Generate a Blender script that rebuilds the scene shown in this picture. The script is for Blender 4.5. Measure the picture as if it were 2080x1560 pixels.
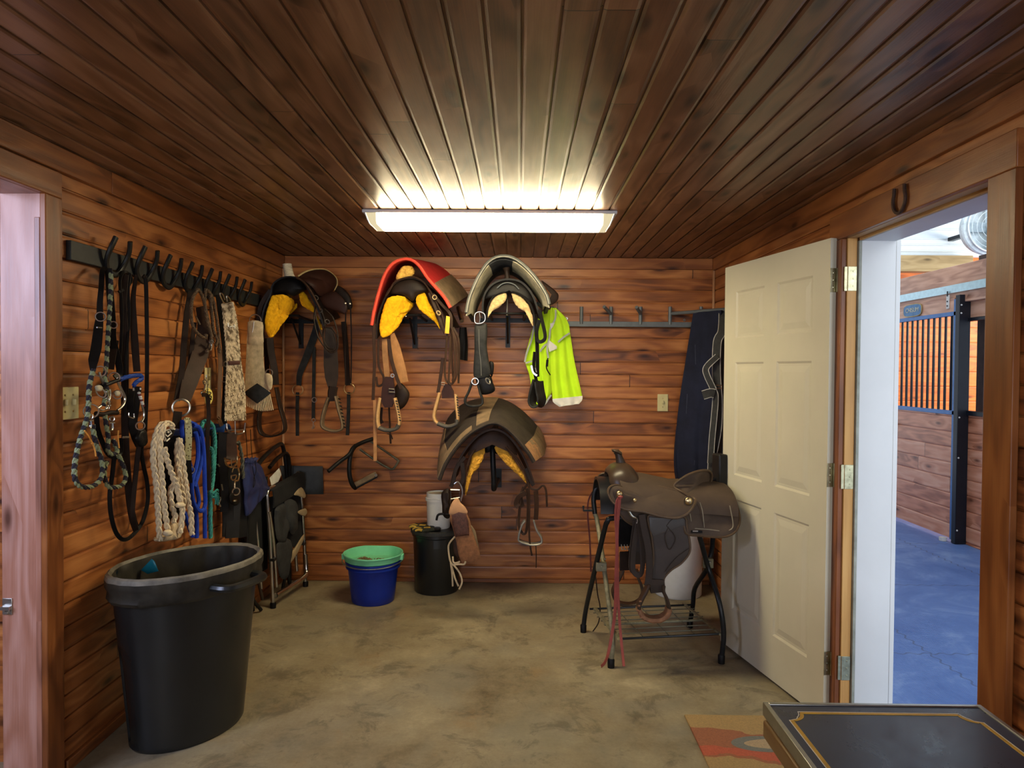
import bpy, bmesh, math, random
from mathutils import Vector as V, Matrix, noise as mnoise
random.seed(7)
PI = math.pi
S = bpy.context.scene
C = S.collection
for o in list(bpy.data.objects): bpy.data.objects.remove(o)
# ------------------------------------------------------------------ camera
FPX = 1440.0
CAM = V((0, 0, 1.478))
ROT = Matrix.Rotation(math.radians(0.597), 3, 'Z') @ Matrix.Rotation(math.radians(90-1.114), 3, 'X') @ Matrix.Rotation(math.radians(0.45), 3, 'Z')
cd = bpy.data.cameras.new('camera'); cam = bpy.data.objects.new('camera', cd); C.objects.link(cam)
cd.sensor_fit = 'HORIZONTAL'; cd.sensor_width = 36; cd.lens = 36*FPX/2080; cd.clip_start = .05; cd.clip_end = 200
cam.matrix_world = Matrix.Translation(CAM) @ ROT.to_4x4()
S.camera = cam
S.view_settings.view_transform = 'Standard'; S.view_settings.look = 'None'
S.view_settings.gamma = 1; S.view_settings.use_curve_mapping = False
S.view_settings.exposure = 0.93
# ------------------------------------------------------------------ world and daylight
w = bpy.data.worlds.new('World'); S.world = w; w.use_nodes = True
bg = w.node_tree.nodes['Background']; bg.inputs[0].default_value = (.78, .88, 1, 1); bg.inputs[1].default_value = .8
def area(name, loc, size, aim, energy, color, spread=180):
    l = bpy.data.lights.new(name, 'AREA'); l.shape = 'RECTANGLE'; l.size, l.size_y = size
    l.energy = energy; l.color = color; l.spread = math.radians(spread)
    o = bpy.data.objects.new(name, l); C.objects.link(o); o.location = loc
    o.rotation_euler = (V(aim)-V(loc)).to_track_quat('-Z', 'Y').to_euler()
    return o
DAY = (.93, .96, 1.0)
# daylight through the window in the front wall behind the camera
area('daylight_front_window', (-.2, -2.30, 1.45), (1.5, 1.1), (-.1, 1.5, 1.6), 36, (.86, .91, 1))
# daylight from the lit room through the left doorway
area('daylight_left_room', (-2.75, .75, 2.0), (1.3, .8), (-1.7, 2.5, 1.7), 34, (.58, .68, 1.0))
# daylight pouring down the barn aisle from its open end and into the stall
area('daylight_aisle', (2.6, -.8, 2.2), (2.0, 2.6), (3.4, 6.5, .6), 44, DAY)
area('daylight_stall', (7.2, 7.2, 2.3), (2.0, 1.0), (5.2, 8.9, 1.2), 80, (1, .93, .82))
area('daylight_loft', (4.0, 6.0, 3.6), (4.0, 2.0), (3.6, 9.5, 3.3), 30, (.9, .96, 1))
# ------------------------------------------------------------------ room numbers
H = 2.256; YB = 4.915; XL = -1.648; XR = 1.341; YF = -2.4
PITCH = .0838; PH = .0254
# ------------------------------------------------------------------ points measured on real planes
def ray(px, py): return ROT @ V(((px-1040)/FPX, -(py-780)/FPX, -1))
def atY(px, py, y): d = ray(px, py); return CAM + d*(y/d.y)
def atX(px, py, x): d = ray(px, py); return CAM + d*(x/d.x)
def atZ(px, py, z): d = ray(px, py); return CAM + d*((z-CAM.z)/d.z)
def B(px, py, off=.02): return atY(px, py, YB-off)          # hangs this far off the back wall
def L(px, py, off=.03): return atX(px, py, XL+off)          # hangs this far off the left wall
# ------------------------------------------------------------------ materials
class NT:
    def __init__(s, name):
        s.m = bpy.data.materials.new(name); s.m.use_nodes = True; s.t = s.m.node_tree
        s.b = s.t.nodes['Principled BSDF']
    def n(s, kind, **kw):
        n = s.t.nodes.new('ShaderNode'+kind)
        for k, v in kw.items():
            if isinstance(v, bpy.types.NodeSocket): s.t.links.new(v, n.inputs[k])
            elif k in n.inputs.keys(): n.inputs[k].default_value = v
            else: setattr(n, k, v)
        return n
    def set(s, sock, v):
        if isinstance(v, bpy.types.NodeSocket): s.t.links.new(v, sock)
        else: sock.default_value = v
    def ma(s, op, a, b=0.0, c=None, clamp=False):
        n = s.t.nodes.new('ShaderNodeMath'); n.operation = op; n.use_clamp = clamp
        s.set(n.inputs[0], a); s.set(n.inputs[1], b)
        if c is not None: s.set(n.inputs[2], c)
        return n.outputs[0]
    def vec(s, x, y, z=0.0):
        n = s.t.nodes.new('ShaderNodeCombineXYZ')
        for i, v in enumerate((x, y, z)): s.set(n.inputs[i], v)
        return n.outputs[0]
    def noise(s, v, scale, detail=4, rough=.55, dist=0.0):
        n = s.t.nodes.new('ShaderNodeTexNoise'); s.set(n.inputs['Vector'], v)
        n.inputs['Scale'].default_value = scale; n.inputs['Detail'].default_value = detail
        n.inputs['Roughness'].default_value = rough; n.inputs['Distortion'].default_value = dist
        return n.outputs['Fac']
    def ramp(s, f, stops):
        n = s.t.nodes.new('ShaderNodeValToRGB'); s.set(n.inputs[0], f); e = n.color_ramp.elements
        while len(e) < len(stops): e.new(.5)
        for el, (p, c) in zip(e, stops): el.position = p; el.color = tuple(c)+(1,) if len(c) == 3 else c
        return n.outputs[0]
    def mix(s, f, a, b, mode='MIX'):
        n = s.t.nodes.new('ShaderNodeMix'); n.data_type = 'RGBA'; n.blend_type = mode
        s.set(n.inputs[0], f); 
        for i, v in ((6, a), (7, b)): s.set(n.inputs[i], (tuple(v)+(1,)) if isinstance(v, tuple) and len(v) == 3 else v)
        return n.outputs[2]
    def bump(s, h, strength=.3, dist=.002):
        n = s.t.nodes.new('ShaderNodeBump'); n.inputs['Strength'].default_value = strength
        n.inputs['Distance'].default_value = dist; s.set(n.inputs['Height'], h)
        s.t.links.new(n.outputs[0], s.b.inputs['Normal'])
    def pos(s, kind='pos'):
        if kind == 'pos': return s.n('NewGeometry').outputs['Position']
        return s.n('TexCoord').outputs[kind]
MC = {}
def k3(c, f): return tuple(min(1, x*f) for x in c)
def mat(name, col, rough=.6, metal=0, var=.25, scale=18, bump=0, bscale=120, coat=0, sheen=0, spec=.28, stops=None):
    if name in MC: return MC[name]
    t = NT(name); p = t.pos()
    f = t.noise(p, scale, 5, .6)
    if stops: c = t.ramp(f, stops)
    else: c = t.ramp(f, [(.28, k3(col, 1-var)), (.72, k3(col, 1+var))])
    t.set(t.b.inputs['Base Color'], c)
    t.b.inputs['Roughness'].default_value = rough; t.b.inputs['Metallic'].default_value = metal
    t.b.inputs['Specular IOR Level'].default_value = spec
    t.b.inputs['Coat Weight'].default_value = coat; t.b.inputs['Sheen Weight'].default_value = sheen
    if bump: t.bump(t.noise(p, bscale, 3, .6), bump, .002)
    MC[name] = t.m; return t.m
def wood(name, along, across, dark, mid, light, rough=.42, pitch=None, phase=0, var=.30, length=3.4, knots=1.0, spec=.4, coat=0, fig=1.0):
    """procedural stained pine. along/across = 0,1,2 world axes; pitch = width of a board, or None for a single board"""
    if name in MC: return MC[name]
    t = NT(name); sx = t.n('SeparateXYZ', Vector=t.pos()).outputs
    a, b, c = sx[along], sx[across], sx[3-along-across]
    if pitch:
        q = t.ma('DIVIDE', t.ma('SUBTRACT', b, phase), pitch); row = t.ma('FLOOR', q); fr = t.ma('FRACT', q)
        r1 = t.n('TexWhiteNoise', noise_dimensions='1D', W=t.ma('ADD', row, .37)).outputs[0]
        col = t.ma('FLOOR', t.ma('DIVIDE', t.ma('ADD', a, t.ma('MULTIPLY', r1, 9.7)), length))
        seam = t.ma('ABSOLUTE', t.ma('SUBTRACT', t.ma('FRACT', t.ma('DIVIDE', t.ma('ADD', a, t.ma('MULTIPLY', r1, 9.7)), length)), .5))
        wn = t.n('TexWhiteNoise', noise_dimensions='2D', Vector=t.vec(row, col))
        rnd, rnd2 = wn.outputs[0], t.n('SeparateColor', Color=wn.outputs[1]).outputs[1]
    else:
        rnd = t.n('ObjectInfo').outputs['Random']; rnd2 = t.ma('FRACT', t.ma('MULTIPLY', rnd, 7.31)); seam = None; row = 0.0
    off = t.ma('MULTIPLY', rnd, 40); off2 = t.ma('MULTIPLY', rnd2, 3.0)
    # knots: cells stretched along the board
    kv = t.vec(t.ma('ADD', t.ma('MULTIPLY', a, 3.0), off), t.ma('ADD', t.ma('MULTIPLY', b, 9.0), off2), 0.0)
    vo = t.n('TexVoronoi', voronoi_dimensions='2D', Vector=kv, Scale=1.0, Randomness=1.0)
    vc = t.n('SeparateColor', Color=vo.outputs['Color']).outputs[0]
    has = t.ma('GREATER_THAN', vc, 1-.30*knots)
    kd = vo.outputs['Distance']
    kn = t.ma('MULTIPLY', has, t.ma('SUBTRACT', 1, t.ma('DIVIDE', kd, .17), clamp=True))
    halo = t.ma('MULTIPLY', has, t.ma('SUBTRACT', 1, t.ma('DIVIDE', kd, .55), clamp=True))
    # cathedral figure, pushed aside by knots
    w1 = t.noise(t.vec(t.ma('ADD', t.ma('MULTIPLY', a, 1.1), off), t.ma('ADD', t.ma('MULTIPLY', b, 7), off2), t.ma('MULTIPLY', c, 3)), 1.0, 2, .5)
    ringph = t.ma('ADD', t.ma('MULTIPLY', w1, 34*fig), t.ma('MULTIPLY', halo, 7))
    rings = t.ma('MULTIPLY', t.ma('ADD', t.ma('SINE', ringph), 1), .5)
    fib = t.noise(t.vec(t.ma('ADD', t.ma('MULTIPLY', a, 5), off), t.ma('MULTIPLY', b, 210), t.ma('MULTIPLY', c, 210)), 1.0, 4, .65)
    blot = t.noise(t.vec(t.ma('ADD', t.ma('MULTIPLY', a, 2.6), off), t.ma('ADD', t.ma('MULTIPLY', b, 9), off2), c), 1.0, 3, .6)
    f = t.ma('ADD', t.ma('MULTIPLY', rings, .26), t.ma('MULTIPLY', fib, .42))
    f = t.ma('ADD', f, t.ma('MULTIPLY', t.ma('SUBTRACT', blot, .5), .62))
    f = t.ma('ADD', f, t.ma('MULTIPLY', t.ma('SUBTRACT', rnd, .5), var))
    f = t.ma('ADD', f, .13)
    c0 = t.ramp(f, [(.10, dark), (.48, mid), (.92, light)])
    c0 = t.mix(t.ma('MULTIPLY', t.ma('POWER', halo, 1.5), .55), c0, k3(dark, .9))
    c0 = t.mix(t.ma('MULTIPLY', kn, 1.3, clamp=True), c0, k3(dark, .55))
    if pitch:
        c0 = t.mix(t.ma('GREATER_THAN', seam, .4993), c0, k3(dark, .2))
    t.set(t.b.inputs['Base Color'], c0)
    t.set(t.b.inputs['Roughness'], t.ma('ADD', t.ma('MULTIPLY', fib, .25), rough-.12))
    t.b.inputs['Specular IOR Level'].default_value = spec; t.b.inputs['Coat Weight'].default_value = coat
    t.b.inputs['Coat Roughness'].default_value = .25
    t.bump(t.ma('ADD', fib, t.ma('MULTIPLY', rings, .8)), .35, .0012)
    MC[name] = t.m; return t.m
# ------------------------------------------------------------------ mesh collector
def cat(pts, n=6, closed=False):
    """smooth curve through the points"""
    P = [V(p) for p in pts]
    if len(P) < 3 and not closed: return P
    out = []; N = len(P)
    rng = range(N) if closed else range(N-1)
    for i in rng:
        p0 = P[(i-1) % N] if closed or i > 0 else P[0]*2-P[1]
        p1, p2 = P[i], P[(i+1) % N]
        p3 = P[(i+2) % N] if closed or i+2 < N else P[-1]*2-P[-2]
        for j in range(n):
            u = j/n
            out.append(.5*((2*p1)+(p2-p0)*u+(2*p0-5*p1+4*p2-p3)*u*u+(3*p1-p0-3*p2+p3)*u**3))
    if not closed: out.append(P[-1])
    return out
def resample(P, n):
    P = [V(p) for p in P]; d = [0]
    for a, b in zip(P, P[1:]): d.append(d[-1]+(b-a).length)
    out = []; j = 0
    for i in range(n):
        s = d[-1]*i/(n-1)
        while j < len(P)-2 and d[j+1] < s: j += 1
        u = (s-d[j])/max(1e-9, d[j+1]-d[j]); out.append(P[j].lerp(P[j+1], min(1, u)))
    return out
class MB:
    def __init__(s): s.v = []; s.f = []
    def add(s, vs, fs):
        o = len(s.v); s.v += [tuple(x) for x in vs]; s.f += [tuple(i+o for i in f) for f in fs]; return s
    def box(s, c, d, rot=None):
        c = V(c); h = V(d)/2; R = rot or Matrix.Identity(3)
        vs = [c+R @ V((x*h.x, y*h.y, z*h.z)) for x in (-1, 1) for y in (-1, 1) for z in (-1, 1)]
        return s.add(vs, [(0, 1, 3, 2), (4, 6, 7, 5), (0, 4, 5, 1), (2, 3, 7, 6), (0, 2, 6, 4), (1, 5, 7, 3)])
    def bx(s, a, b):
        a, b = V(a), V(b); return s.box((a+b)/2, [abs(q) for q in (b-a)])
    def sweep(s, P, prof, ref=None, closed=False, scale=None, caps=True):
        """profile (list of (side, up)) swept along P; ref = up direction or a list of them"""
        P = [V(p) for p in P]; n = len(P); m = len(prof); vs = []; last = None
        for i in range(n):
            a = P[(i-1) % n] if closed or i > 0 else P[0]; b = P[(i+1) % n] if closed or i < n-1 else P[-1]
            t = (b-a).normalized() if (b-a).length > 1e-9 else V((0, 0, 1))
            if ref is None:
                if last is None:
                    up = V((0, 0, 1)) if abs(t.z) < .9 else V((0, -1, 0))
                else: up = last
            else: up = V(ref[i]) if isinstance(ref, list) else V(ref)
            up = up-t*up.dot(t)
            if up.length < 1e-5: up = last or t.orthogonal()
            up = up.normalized(); last = up; sd = t.cross(up)
            k = scale[i] if scale else 1
            vs += [P[i]+sd*(q[0]*k)+up*(q[1]*k) for q in prof]
        fs = []
        for i in range(n if closed else n-1):
            j = (i+1) % n
            for q in range(m): fs.append((i*m+q, i*m+(q+1) % m, j*m+(q+1) % m, j*m+q))
        if not closed and caps: fs += [tuple(range(m-1, -1, -1)), tuple((n-1)*m+q for q in range(m))]
        return s.add(vs, fs)
    def tube(s, P, r, n=8, closed=False, smooth=5, scale=None, ref=None):
        if smooth: P = cat(P, smooth, closed)
        if scale and len(scale) != len(P):
            sc = []
            for i in range(len(P)):
                q = i*(len(scale)-1)/(len(P)-1); j = min(int(q), len(scale)-2); sc.append(scale[j]+(scale[j+1]-scale[j])*(q-j))
            scale = sc
        rx, ry = r if isinstance(r, tuple) else (r, r)
        return s.sweep(P, [(rx*math.cos(2*PI*i/n), ry*math.sin(2*PI*i/n)) for i in range(n)], ref, closed, scale)
    def strap(s, P, w, t=.004, nrm=(0, -1, 0), smooth=5, closed=False, scale=None):
        if smooth: 
            k = len(P); P = cat(P, smooth, closed)
            if isinstance(nrm, list): nrm = [V(nrm[min(i//smooth, k-1)]).lerp(V(nrm[min(i//smooth+1, k-1)]), (i % smooth)/smooth) for i in range(len(P))]
        if scale and len(scale) != len(P):
            sc = []
            for i in range(len(P)):
                q = i*(len(scale)-1)/(len(P)-1); j = min(int(q), len(scale)-2); sc.append(scale[j]+(scale[j+1]-scale[j])*(q-j))
            scale = sc
        a, b = w/2, t/2; e = min(a*.3, b*.7)
        if scale:
            # only the width is scaled
            vs = []; P2 = [V(p) for p in P]; n = len(P2); last = None
            for i in range(n):
                q = (P2[min(n-1, i+1)]-P2[max(0, i-1)]).normalized()
                up = V(nrm[i]) if isinstance(nrm, list) else V(nrm); up = up-q*up.dot(q); up = (last if up.length < 1e-4 and last else up).normalized(); last = up; sd = q.cross(up)
                A = a*scale[i]
                for x, y in ((-A, -b), (A, -b), (A, b), (-A, b)): vs.append(P2[i]+sd*x+up*y)
            fs = []
            for i in range(n-1):
                for k in range(4): fs.append((i*4+k, i*4+(k+1) % 4, i*4+4+(k+1) % 4, i*4+4+k))
            fs += [(3, 2, 1, 0), tuple((n-1)*4+k for k in range(4))]
            return s.add(vs, fs)
        return s.sweep(P, [(-a, -b+e), (-a+e, -b), (a-e, -b), (a, -b+e), (a, b-e), (a-e, b), (-a+e, b), (-a, b-e)], nrm, closed)
    def ring(s, c, nrm, R, r, n=24, m=8, Ry=None, up=None):
        q = V(nrm).normalized(); u = (V(up)-q*V(up).dot(q)).normalized() if up else q.orthogonal().normalized(); v = q.cross(u)
        P = [V(c)+u*(math.cos(2*PI*i/n)*(Ry or R))+v*(math.sin(2*PI*i/n)*R) for i in range(n)]
        return s.sweep(P, [(r*math.cos(2*PI*i/m), r*math.sin(2*PI*i/m)) for i in range(m)], q, True)
    def lathe(s, prof, c=(0, 0, 0), n=32, sx=1, sy=1, caps=True, rz=0, fn=None):
        c = V(c); vs = []; m = len(prof)
        for i in range(n):
            a = 2*PI*i/n
            for r, z in prof:
                k = fn(a, z) if fn else 1
                x, y = r*math.cos(a)*sx*k, r*math.sin(a)*sy*k
                vs.append(c+V((x*math.cos(rz)-y*math.sin(rz), x*math.sin(rz)+y*math.cos(rz), z)))
        fs = []
        for i in range(n):
            j = (i+1) % n
            for q in range(m-1): fs.append((i*m+q, j*m+q, j*m+q+1, i*m+q+1))
        if caps:
            if prof[0][0] > 1e-5: fs.append(tuple(i*m for i in range(n-1, -1, -1)))
            if prof[-1][0] > 1e-5: fs.append(tuple(i*m+m-1 for i in range(n)))
        return s.add(vs, fs)
    def prism(s, pts, d):
        """closed outline extruded by vector d"""
        n = len(pts); d = V(d); P = [V(p) for p in pts]
        return s.add(P+[p+d for p in P], [tuple(range(n-1, -1, -1)), tuple(range(n, 2*n))]+[(i, (i+1) % n, n+(i+1) % n, n+i) for i in range(n)])
    def sheet(s, rows, t=.004, puff=0, closed=False):
        """rows of points made into a solid sheet of thickness t (puff swells the middle)"""
        R = len(rows); N = len(rows[0]); G = [[V(p) for p in r] for r in rows]; top = []; bot = []
        for i in range(R):
            for j in range(N):
                du = G[min(R-1, i+1)][j]-G[max(0, i-1)][j]
                dv = G[i][(j+1) % N if closed else min(N-1, j+1)]-G[i][(j-1) % N if closed else max(0, j-1)]
                q = du.cross(dv); q = q.normalized() if q.length > 1e-12 else V((0, 0, 1))
                u, v = i/(R-1), j/(N-1)
                h = t/2+(puff*(max(0, 4*u*(1-u))*max(0, 4*v*(1-v)))**.5 if puff else 0)
                top.append(G[i][j]+q*h); bot.append(G[i][j]-q*h)
        K = R*N; fs = []
        for i in range(R-1):
            for j in range(N if closed else N-1):
                a, b, c, d = i*N+j, i*N+(j+1) % N, (i+1)*N+(j+1) % N, (i+1)*N+j
                fs += [(a, d, c, b), (K+a, K+b, K+c, K+d)]
        for j in range(N if closed else N-1):
            k = (j+1) % N
            fs += [(j, k, K+k, K+j), ((R-1)*N+k, (R-1)*N+j, K+(R-1)*N+j, K+(R-1)*N+k)]
        if not closed:
            for i in range(R-1):
                a, b = i*N, (i+1)*N; fs.append((b, a, K+a, K+b))
                a, b = i*N+N-1, (i+1)*N+N-1; fs.append((a, b, K+b, K+a))
        return s.add(top+bot, fs)
    def braid(s, P, r, strands=3, turns=40, n=6, closed=False, smooth=8, step=None):
        """rope: strands twisted around the path"""
        P = cat(P, smooth, closed) if smooth else P
        ln = sum((b-a).length for a, b in zip(P, P[1:])); N = max(12, int(ln/(step or r*.9))); P = resample(P, N)
        up = V((0, -1, 0)); fr = []
        for i in range(N):
            t = (P[min(N-1, i+1)]-P[max(0, i-1)]).normalized(); up = up-t*up.dot(t)
            if up.length < 1e-4: up = t.orthogonal()
            up = up.normalized(); fr.append((up.copy(), t.cross(up)))
        for k in range(strands):
            Q = []
            for i in range(N):
                a = 2*PI*(k/strands+turns*ln*i/N)
                Q.append(P[i]+fr[i][0]*(math.cos(a)*r*.52)+fr[i][1]*(math.sin(a)*r*.52))
            s.sweep(Q, [(r*.56*math.cos(2*PI*j/n), r*.56*math.sin(2*PI*j/n)) for j in range(n)])
        return s
    def plait(s, P, w, turns=16, n=6, smooth=8, nrm=(0, -1, 0)):
        """flat three strand plait: strands weave in figure eights"""
        P = cat(P, smooth); ln = sum((b-a).length for a, b in zip(P, P[1:])); N = max(16, int(ln*turns*10)); P = resample(P, N)
        for k in range(3):
            Q = []
            for i in range(N):
                t = (P[min(N-1, i+1)]-P[max(0, i-1)]).normalized(); up = V(nrm); up = (up-t*up.dot(t))
                up = up.normalized() if up.length > 1e-4 else t.orthogonal().normalized(); sd = t.cross(up)
                a = 2*PI*(turns*ln*i/N+k/3)
                Q.append(P[i]+sd*(math.sin(a)*w*.28)+up*(math.sin(2*a)*w*.16))
            s.sweep(Q, [(w*.24*math.cos(2*PI*j/n), w*.20*math.sin(2*PI*j/n)) for j in range(n)])
        return s
def obj(name, mb, m, parent=None, smooth=True, bevel=0, sub=0, disp=None, seg=2):
    me = bpy.data.meshes.new(name); me.from_pydata(mb.v, [], mb.f); me.update()
    b = bmesh.new(); b.from_mesh(me); bmesh.ops.recalc_face_normals(b, faces=b.faces); b.to_mesh(me); b.free()
    if smooth:
        me.polygons.foreach_set('use_smooth', [True]*len(me.polygons))
        try: me.set_sharp_from_angle(angle=math.radians(42))
        except Exception: pass
    o = bpy.data.objects.new(name, me); C.objects.link(o); me.materials.append(m)
    if bevel: q = o.modifiers.new('bevel', 'BEVEL'); q.width = bevel; q.segments = seg; q.limit_method = 'ANGLE'
    if sub: q = o.modifiers.new('sub', 'SUBSURF'); q.levels = q.render_levels = sub
    if disp:
        tx = bpy.data.textures.new(name, 'CLOUDS'); tx.noise_scale = disp[1]; q = o.modifiers.new('d', 'DISPLACE'); q.texture = tx; q.strength = disp[0]; q.texture_coords = 'GLOBAL'
    if parent:
        o.parent = parent
        o.matrix_parent_inverse = Matrix.Translation(-world_loc(parent))
    return o
def world_loc(p):
    v = V((0, 0, 0))
    if p.type == 'EMPTY': v = p.location.copy()
    return v
def tag(o, label, catg, group=None):
    o['label'] = label; o['category'] = catg
    if group: o['group'] = group
    return o
def thing(name, label, catg, loc=(0, 0, 0), group=None):
    o = bpy.data.objects.new(name, None); C.objects.link(o); o.location = loc; o.empty_display_size = .05
    return tag(o, label, catg, group)
def struct(o): o['kind'] = 'structure'; return o
def dup(root, delta, label=None, name=None):
    r = root.copy(); C.objects.link(r); r.location = root.location+V(delta)
    if label: r['label'] = label
    for ch in root.children:
        c = ch.copy(); C.objects.link(c); c.parent = r
        for g in ch.children: d = g.copy(); C.objects.link(d); d.parent = c
    return r
# ================================================================== THE ROOM
DK, MD, LT = (.085, .024, .008), (.33, .108, .027), (.58, .24, .070)
M_wallx = wood('pine_boards_back', 0, 2, DK, MD, LT, pitch=PITCH, phase=PH, rough=.40)
M_wally = wood('pine_boards_side', 1, 2, DK, MD, LT, pitch=PITCH, phase=PH, rough=.40)
CP = .0856
M_ceil = wood('pine_boards_ceiling', 1, 0, (.060, .027, .0125), (.200, .094, .043), (.37, .20, .105), pitch=CP, phase=0, rough=.34, spec=.55, length=2.6)
TD, TM, TL = (.10, .028, .008), (.235, .074, .018), (.40, .15, .042)
M_trimz = wood('pine_trim_upright', 2, 1, TD, TM, TL, rough=.4, var=.25, knots=.5)
M_trimy = wood('pine_trim_long', 1, 2, TD, TM, TL, rough=.4, var=.25, knots=.5)
M_trimx = wood('pine_trim_cross', 0, 2, TD, TM, TL, rough=.4, var=.25, knots=.5)
M_jambz = wood('pine_jamb_worn', 2, 0, (.17, .068, .042), (.35, .155, .10), (.50, .28, .22), rough=.36, var=.3, knots=.6)
M_rawz = wood('pine_raw', 2, 0, (.42, .20, .05), (.62, .34, .10), (.75, .47, .17), rough=.5, var=.1, knots=0, fig=.3)
M_rawy = wood('pine_raw_head', 1, 2, (.40, .22, .08), (.55, .33, .12), (.70, .47, .19), rough=.5, var=.1, knots=0, fig=.3)

def plank_wall(name, m, axis, face, out, lo, hi, zr=(0, H), pitch=PITCH, phase=PH, thick=.10, ceiling=False):
    """one mesh: boards with rounded v-grooves. axis = direction boards run ('x'/'y'), face = plane coordinate, out = room side (+1/-1)"""
    prof = [];  g = .0068; dp = .0095
    k0 = math.floor((zr[0]-phase)/pitch); k1 = math.ceil((zr[1]-phase)/pitch)
    for k in range(k0, k1+1):
        zc = phase+k*pitch
        for dz, d in ((-g*1.7, 0), (-g*.55, -.0022), (-g*.5, -dp), (g*.5, -dp), (g*.55, -.0022), (g*1.7, 0)):
            z = zc+dz
            if zr[0]+1e-4 < z < zr[1]-1e-4: prof.append((d, z))
    prof = [(0, zr[0])]+prof+[(0, zr[1])]
    prof = [(-thick, zr[0])]+prof+[(-thick, zr[1])]
    vs = []
    for t in (lo, hi):
        for d, z in prof:
            f = face+out*d
            if ceiling: vs.append((z, t, f))
            elif axis == 'x': vs.append((t, f, z))
            else: vs.append((f, t, z))
    n = len(prof); fs = [(i, (i+1) % n, n+(i+1) % n, n+i) for i in range(n)]+[tuple(range(n-1, -1, -1)), tuple(range(n, 2*n))]
    mb = MB().add(vs, fs)
    o = obj(name, mb, m, smooth=False); return struct(o)
def merge(name, obs, m):
    mb = MB()
    for o in obs:
        mb.add([v.co for v in o.data.vertices], [tuple(p.vertices) for p in o.data.polygons]); bpy.data.objects.remove(o)
    return struct(obj(name, mb, m, smooth=False))
plank_wall('wall_back', M_wallx, 'x', YB, -1, XL-.1, XR+.14, (0, H+.05))
# left wall with its doorway (y 1.3 .. 2.43)
LD0, LD1, LDH = 1.42, 2.432, 2.072
merge('wall_left', [plank_wall('w', M_wally, 'y', XL, 1, LD1+.02, YB, (0, H+.05)), plank_wall('w', M_wally, 'y', XL, 1, LD0-.02, LD1+.02, (LDH+.02, H+.05)), plank_wall('w', M_wally, 'y', XL, 1, YF, LD0-.02, (0, H+.05))], M_wally)
RD0, RD1, RDH = 2.030, 2.930, 2.030
merge('wall_right', [plank_wall('w', M_wally, 'y', XR, -1, RD1+.02, YB, (0, H+.05)), plank_wall('w', M_wally, 'y', XR, -1, RD0-.02, RD1+.02, (RDH+.02, H+.05)), plank_wall('w', M_wally, 'y', XR, -1, YF, RD0-.02, (0, H+.05))], M_wally)
plank_wall('ceiling', M_ceil, 'y', H, -1, YF, YB, (XL, XR), CP, 0, ceiling=True)
# front wall behind the camera with a window opening
fw = MB()
for a, b in (((XL-.1, 0), (-.95, H)), ((.55, 0), (XR+.1, H)), ((-.95, 0), (.55, .90)), ((-.95, 2.0), (.55, H))):
    fw.bx((a[0], YF-.12, a[1]), (b[0], YF, b[1]))
struct(obj('wall_front', fw, M_wallx, smooth=False))
# concrete floor
t = NT('stained_concrete'); p = t.pos()
n1 = t.noise(p, 1.7, 7, .66, .25); n2 = t.noise(p, 11, 6, .72, .1); n3 = t.noise(p, 60, 4, .7)
f = t.ma('ADD', t.ma('MULTIPLY', n1, .62), t.ma('ADD', t.ma('MULTIPLY', n2, .28), t.ma('MULTIPLY', n3, .14)))
c = t.ramp(f, [(.34, (.095, .068, .036)), (.46, (.20, .156, .090)), (.56, (.27, .22, .135)), (.70, (.42, .35, .22))])
rust = t.ramp(t.noise(p, 2.3, 6, .74, .4), [(.58, (0, 0, 0)), (.72, (1, 1, 1))])
c = t.mix(t.ma('MULTIPLY', rust, .55), c, (.27, .16, .065))
gr = t.ramp(t.noise(t.vec(*[t.n('SeparateXYZ', Vector=p).outputs[i] for i in (1, 0, 2)]), 1.9, 5, .65, .8), [(.50, (0, 0, 0)), (.66, (1, 1, 1))])
c = t.mix(t.ma('MULTIPLY', gr, .45), c, (.16, .15, .115))
dk = t.ramp(t.noise(p, 4.2, 7, .78, .5), [(.38, (1, 1, 1)), (.47, (0, 0, 0))])
c = t.mix(t.ma('MULTIPLY', dk, .5), c, (.060, .048, .030))
t.set(t.b.inputs['Base Color'], c); t.set(t.b.inputs['Roughness'], t.ma('ADD', t.ma('MULTIPLY', n2, .5), .26))
t.bump(t.ma('ADD', n2, t.ma('MULTIPLY', n3, .5)), .25, .003)
M_floor = t.m
struct(obj('floor', MB().bx((XL-1.9, YF-.1, -.12), (XR+.02, YB+.1, 0)), M_floor, smooth=False))
# trims
def bar(name, a, b, m, bevel=.003): return struct(obj(name, MB().bx(a, b), m, bevel=bevel))
bar('trim_1', (XL+.02, YB-.02, 2.178), (XR-.02, YB-.0005, H-.001), M_trimx)                      # top board, back wall
bar('trim_2', (XL+.0005, YF, 2.168), (XL+.02, 2.82, H-.001), M_trimy)                  # top board, left wall, two lengths
bar('trim_3', (XL+.0005, 2.822, 2.168), (XL+.02, YB-.02, H-.001), M_trimy)
bar('trim_4', (XR-.02, YF, 2.172), (XR-.0005, YB-.02, H-.001), M_trimy)
M_strp = wood('pine_strip_pale', 2, 1, (.34, .15, .06), (.50, .26, .12), (.62, .36, .19), rough=.45, var=.1, knots=0)
bar('trim_5', (XL+.0005, YB-.016, .015), (XL+.016, YB-.0005, 2.178), M_strp, .005)      # corner strips
bar('trim_6', (XR-.016, YB-.016, .015), (XR-.0005, YB-.0005, 2.178), M_strp, .005)
q = bar('baseboard_back', (XL, YB-.014, 0), (XR, YB-.0005, .026), M_trimx, .004)
bar('baseboard_left', (XL+.0005, LD1+.1, 0), (XL+.018, YB-.014, .045), M_trimy, .004)
bar('baseboard_right', (XR-.016, RD1+.12, 0), (XR-.0005, YB-.014, .045), M_trimy, .004)
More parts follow.
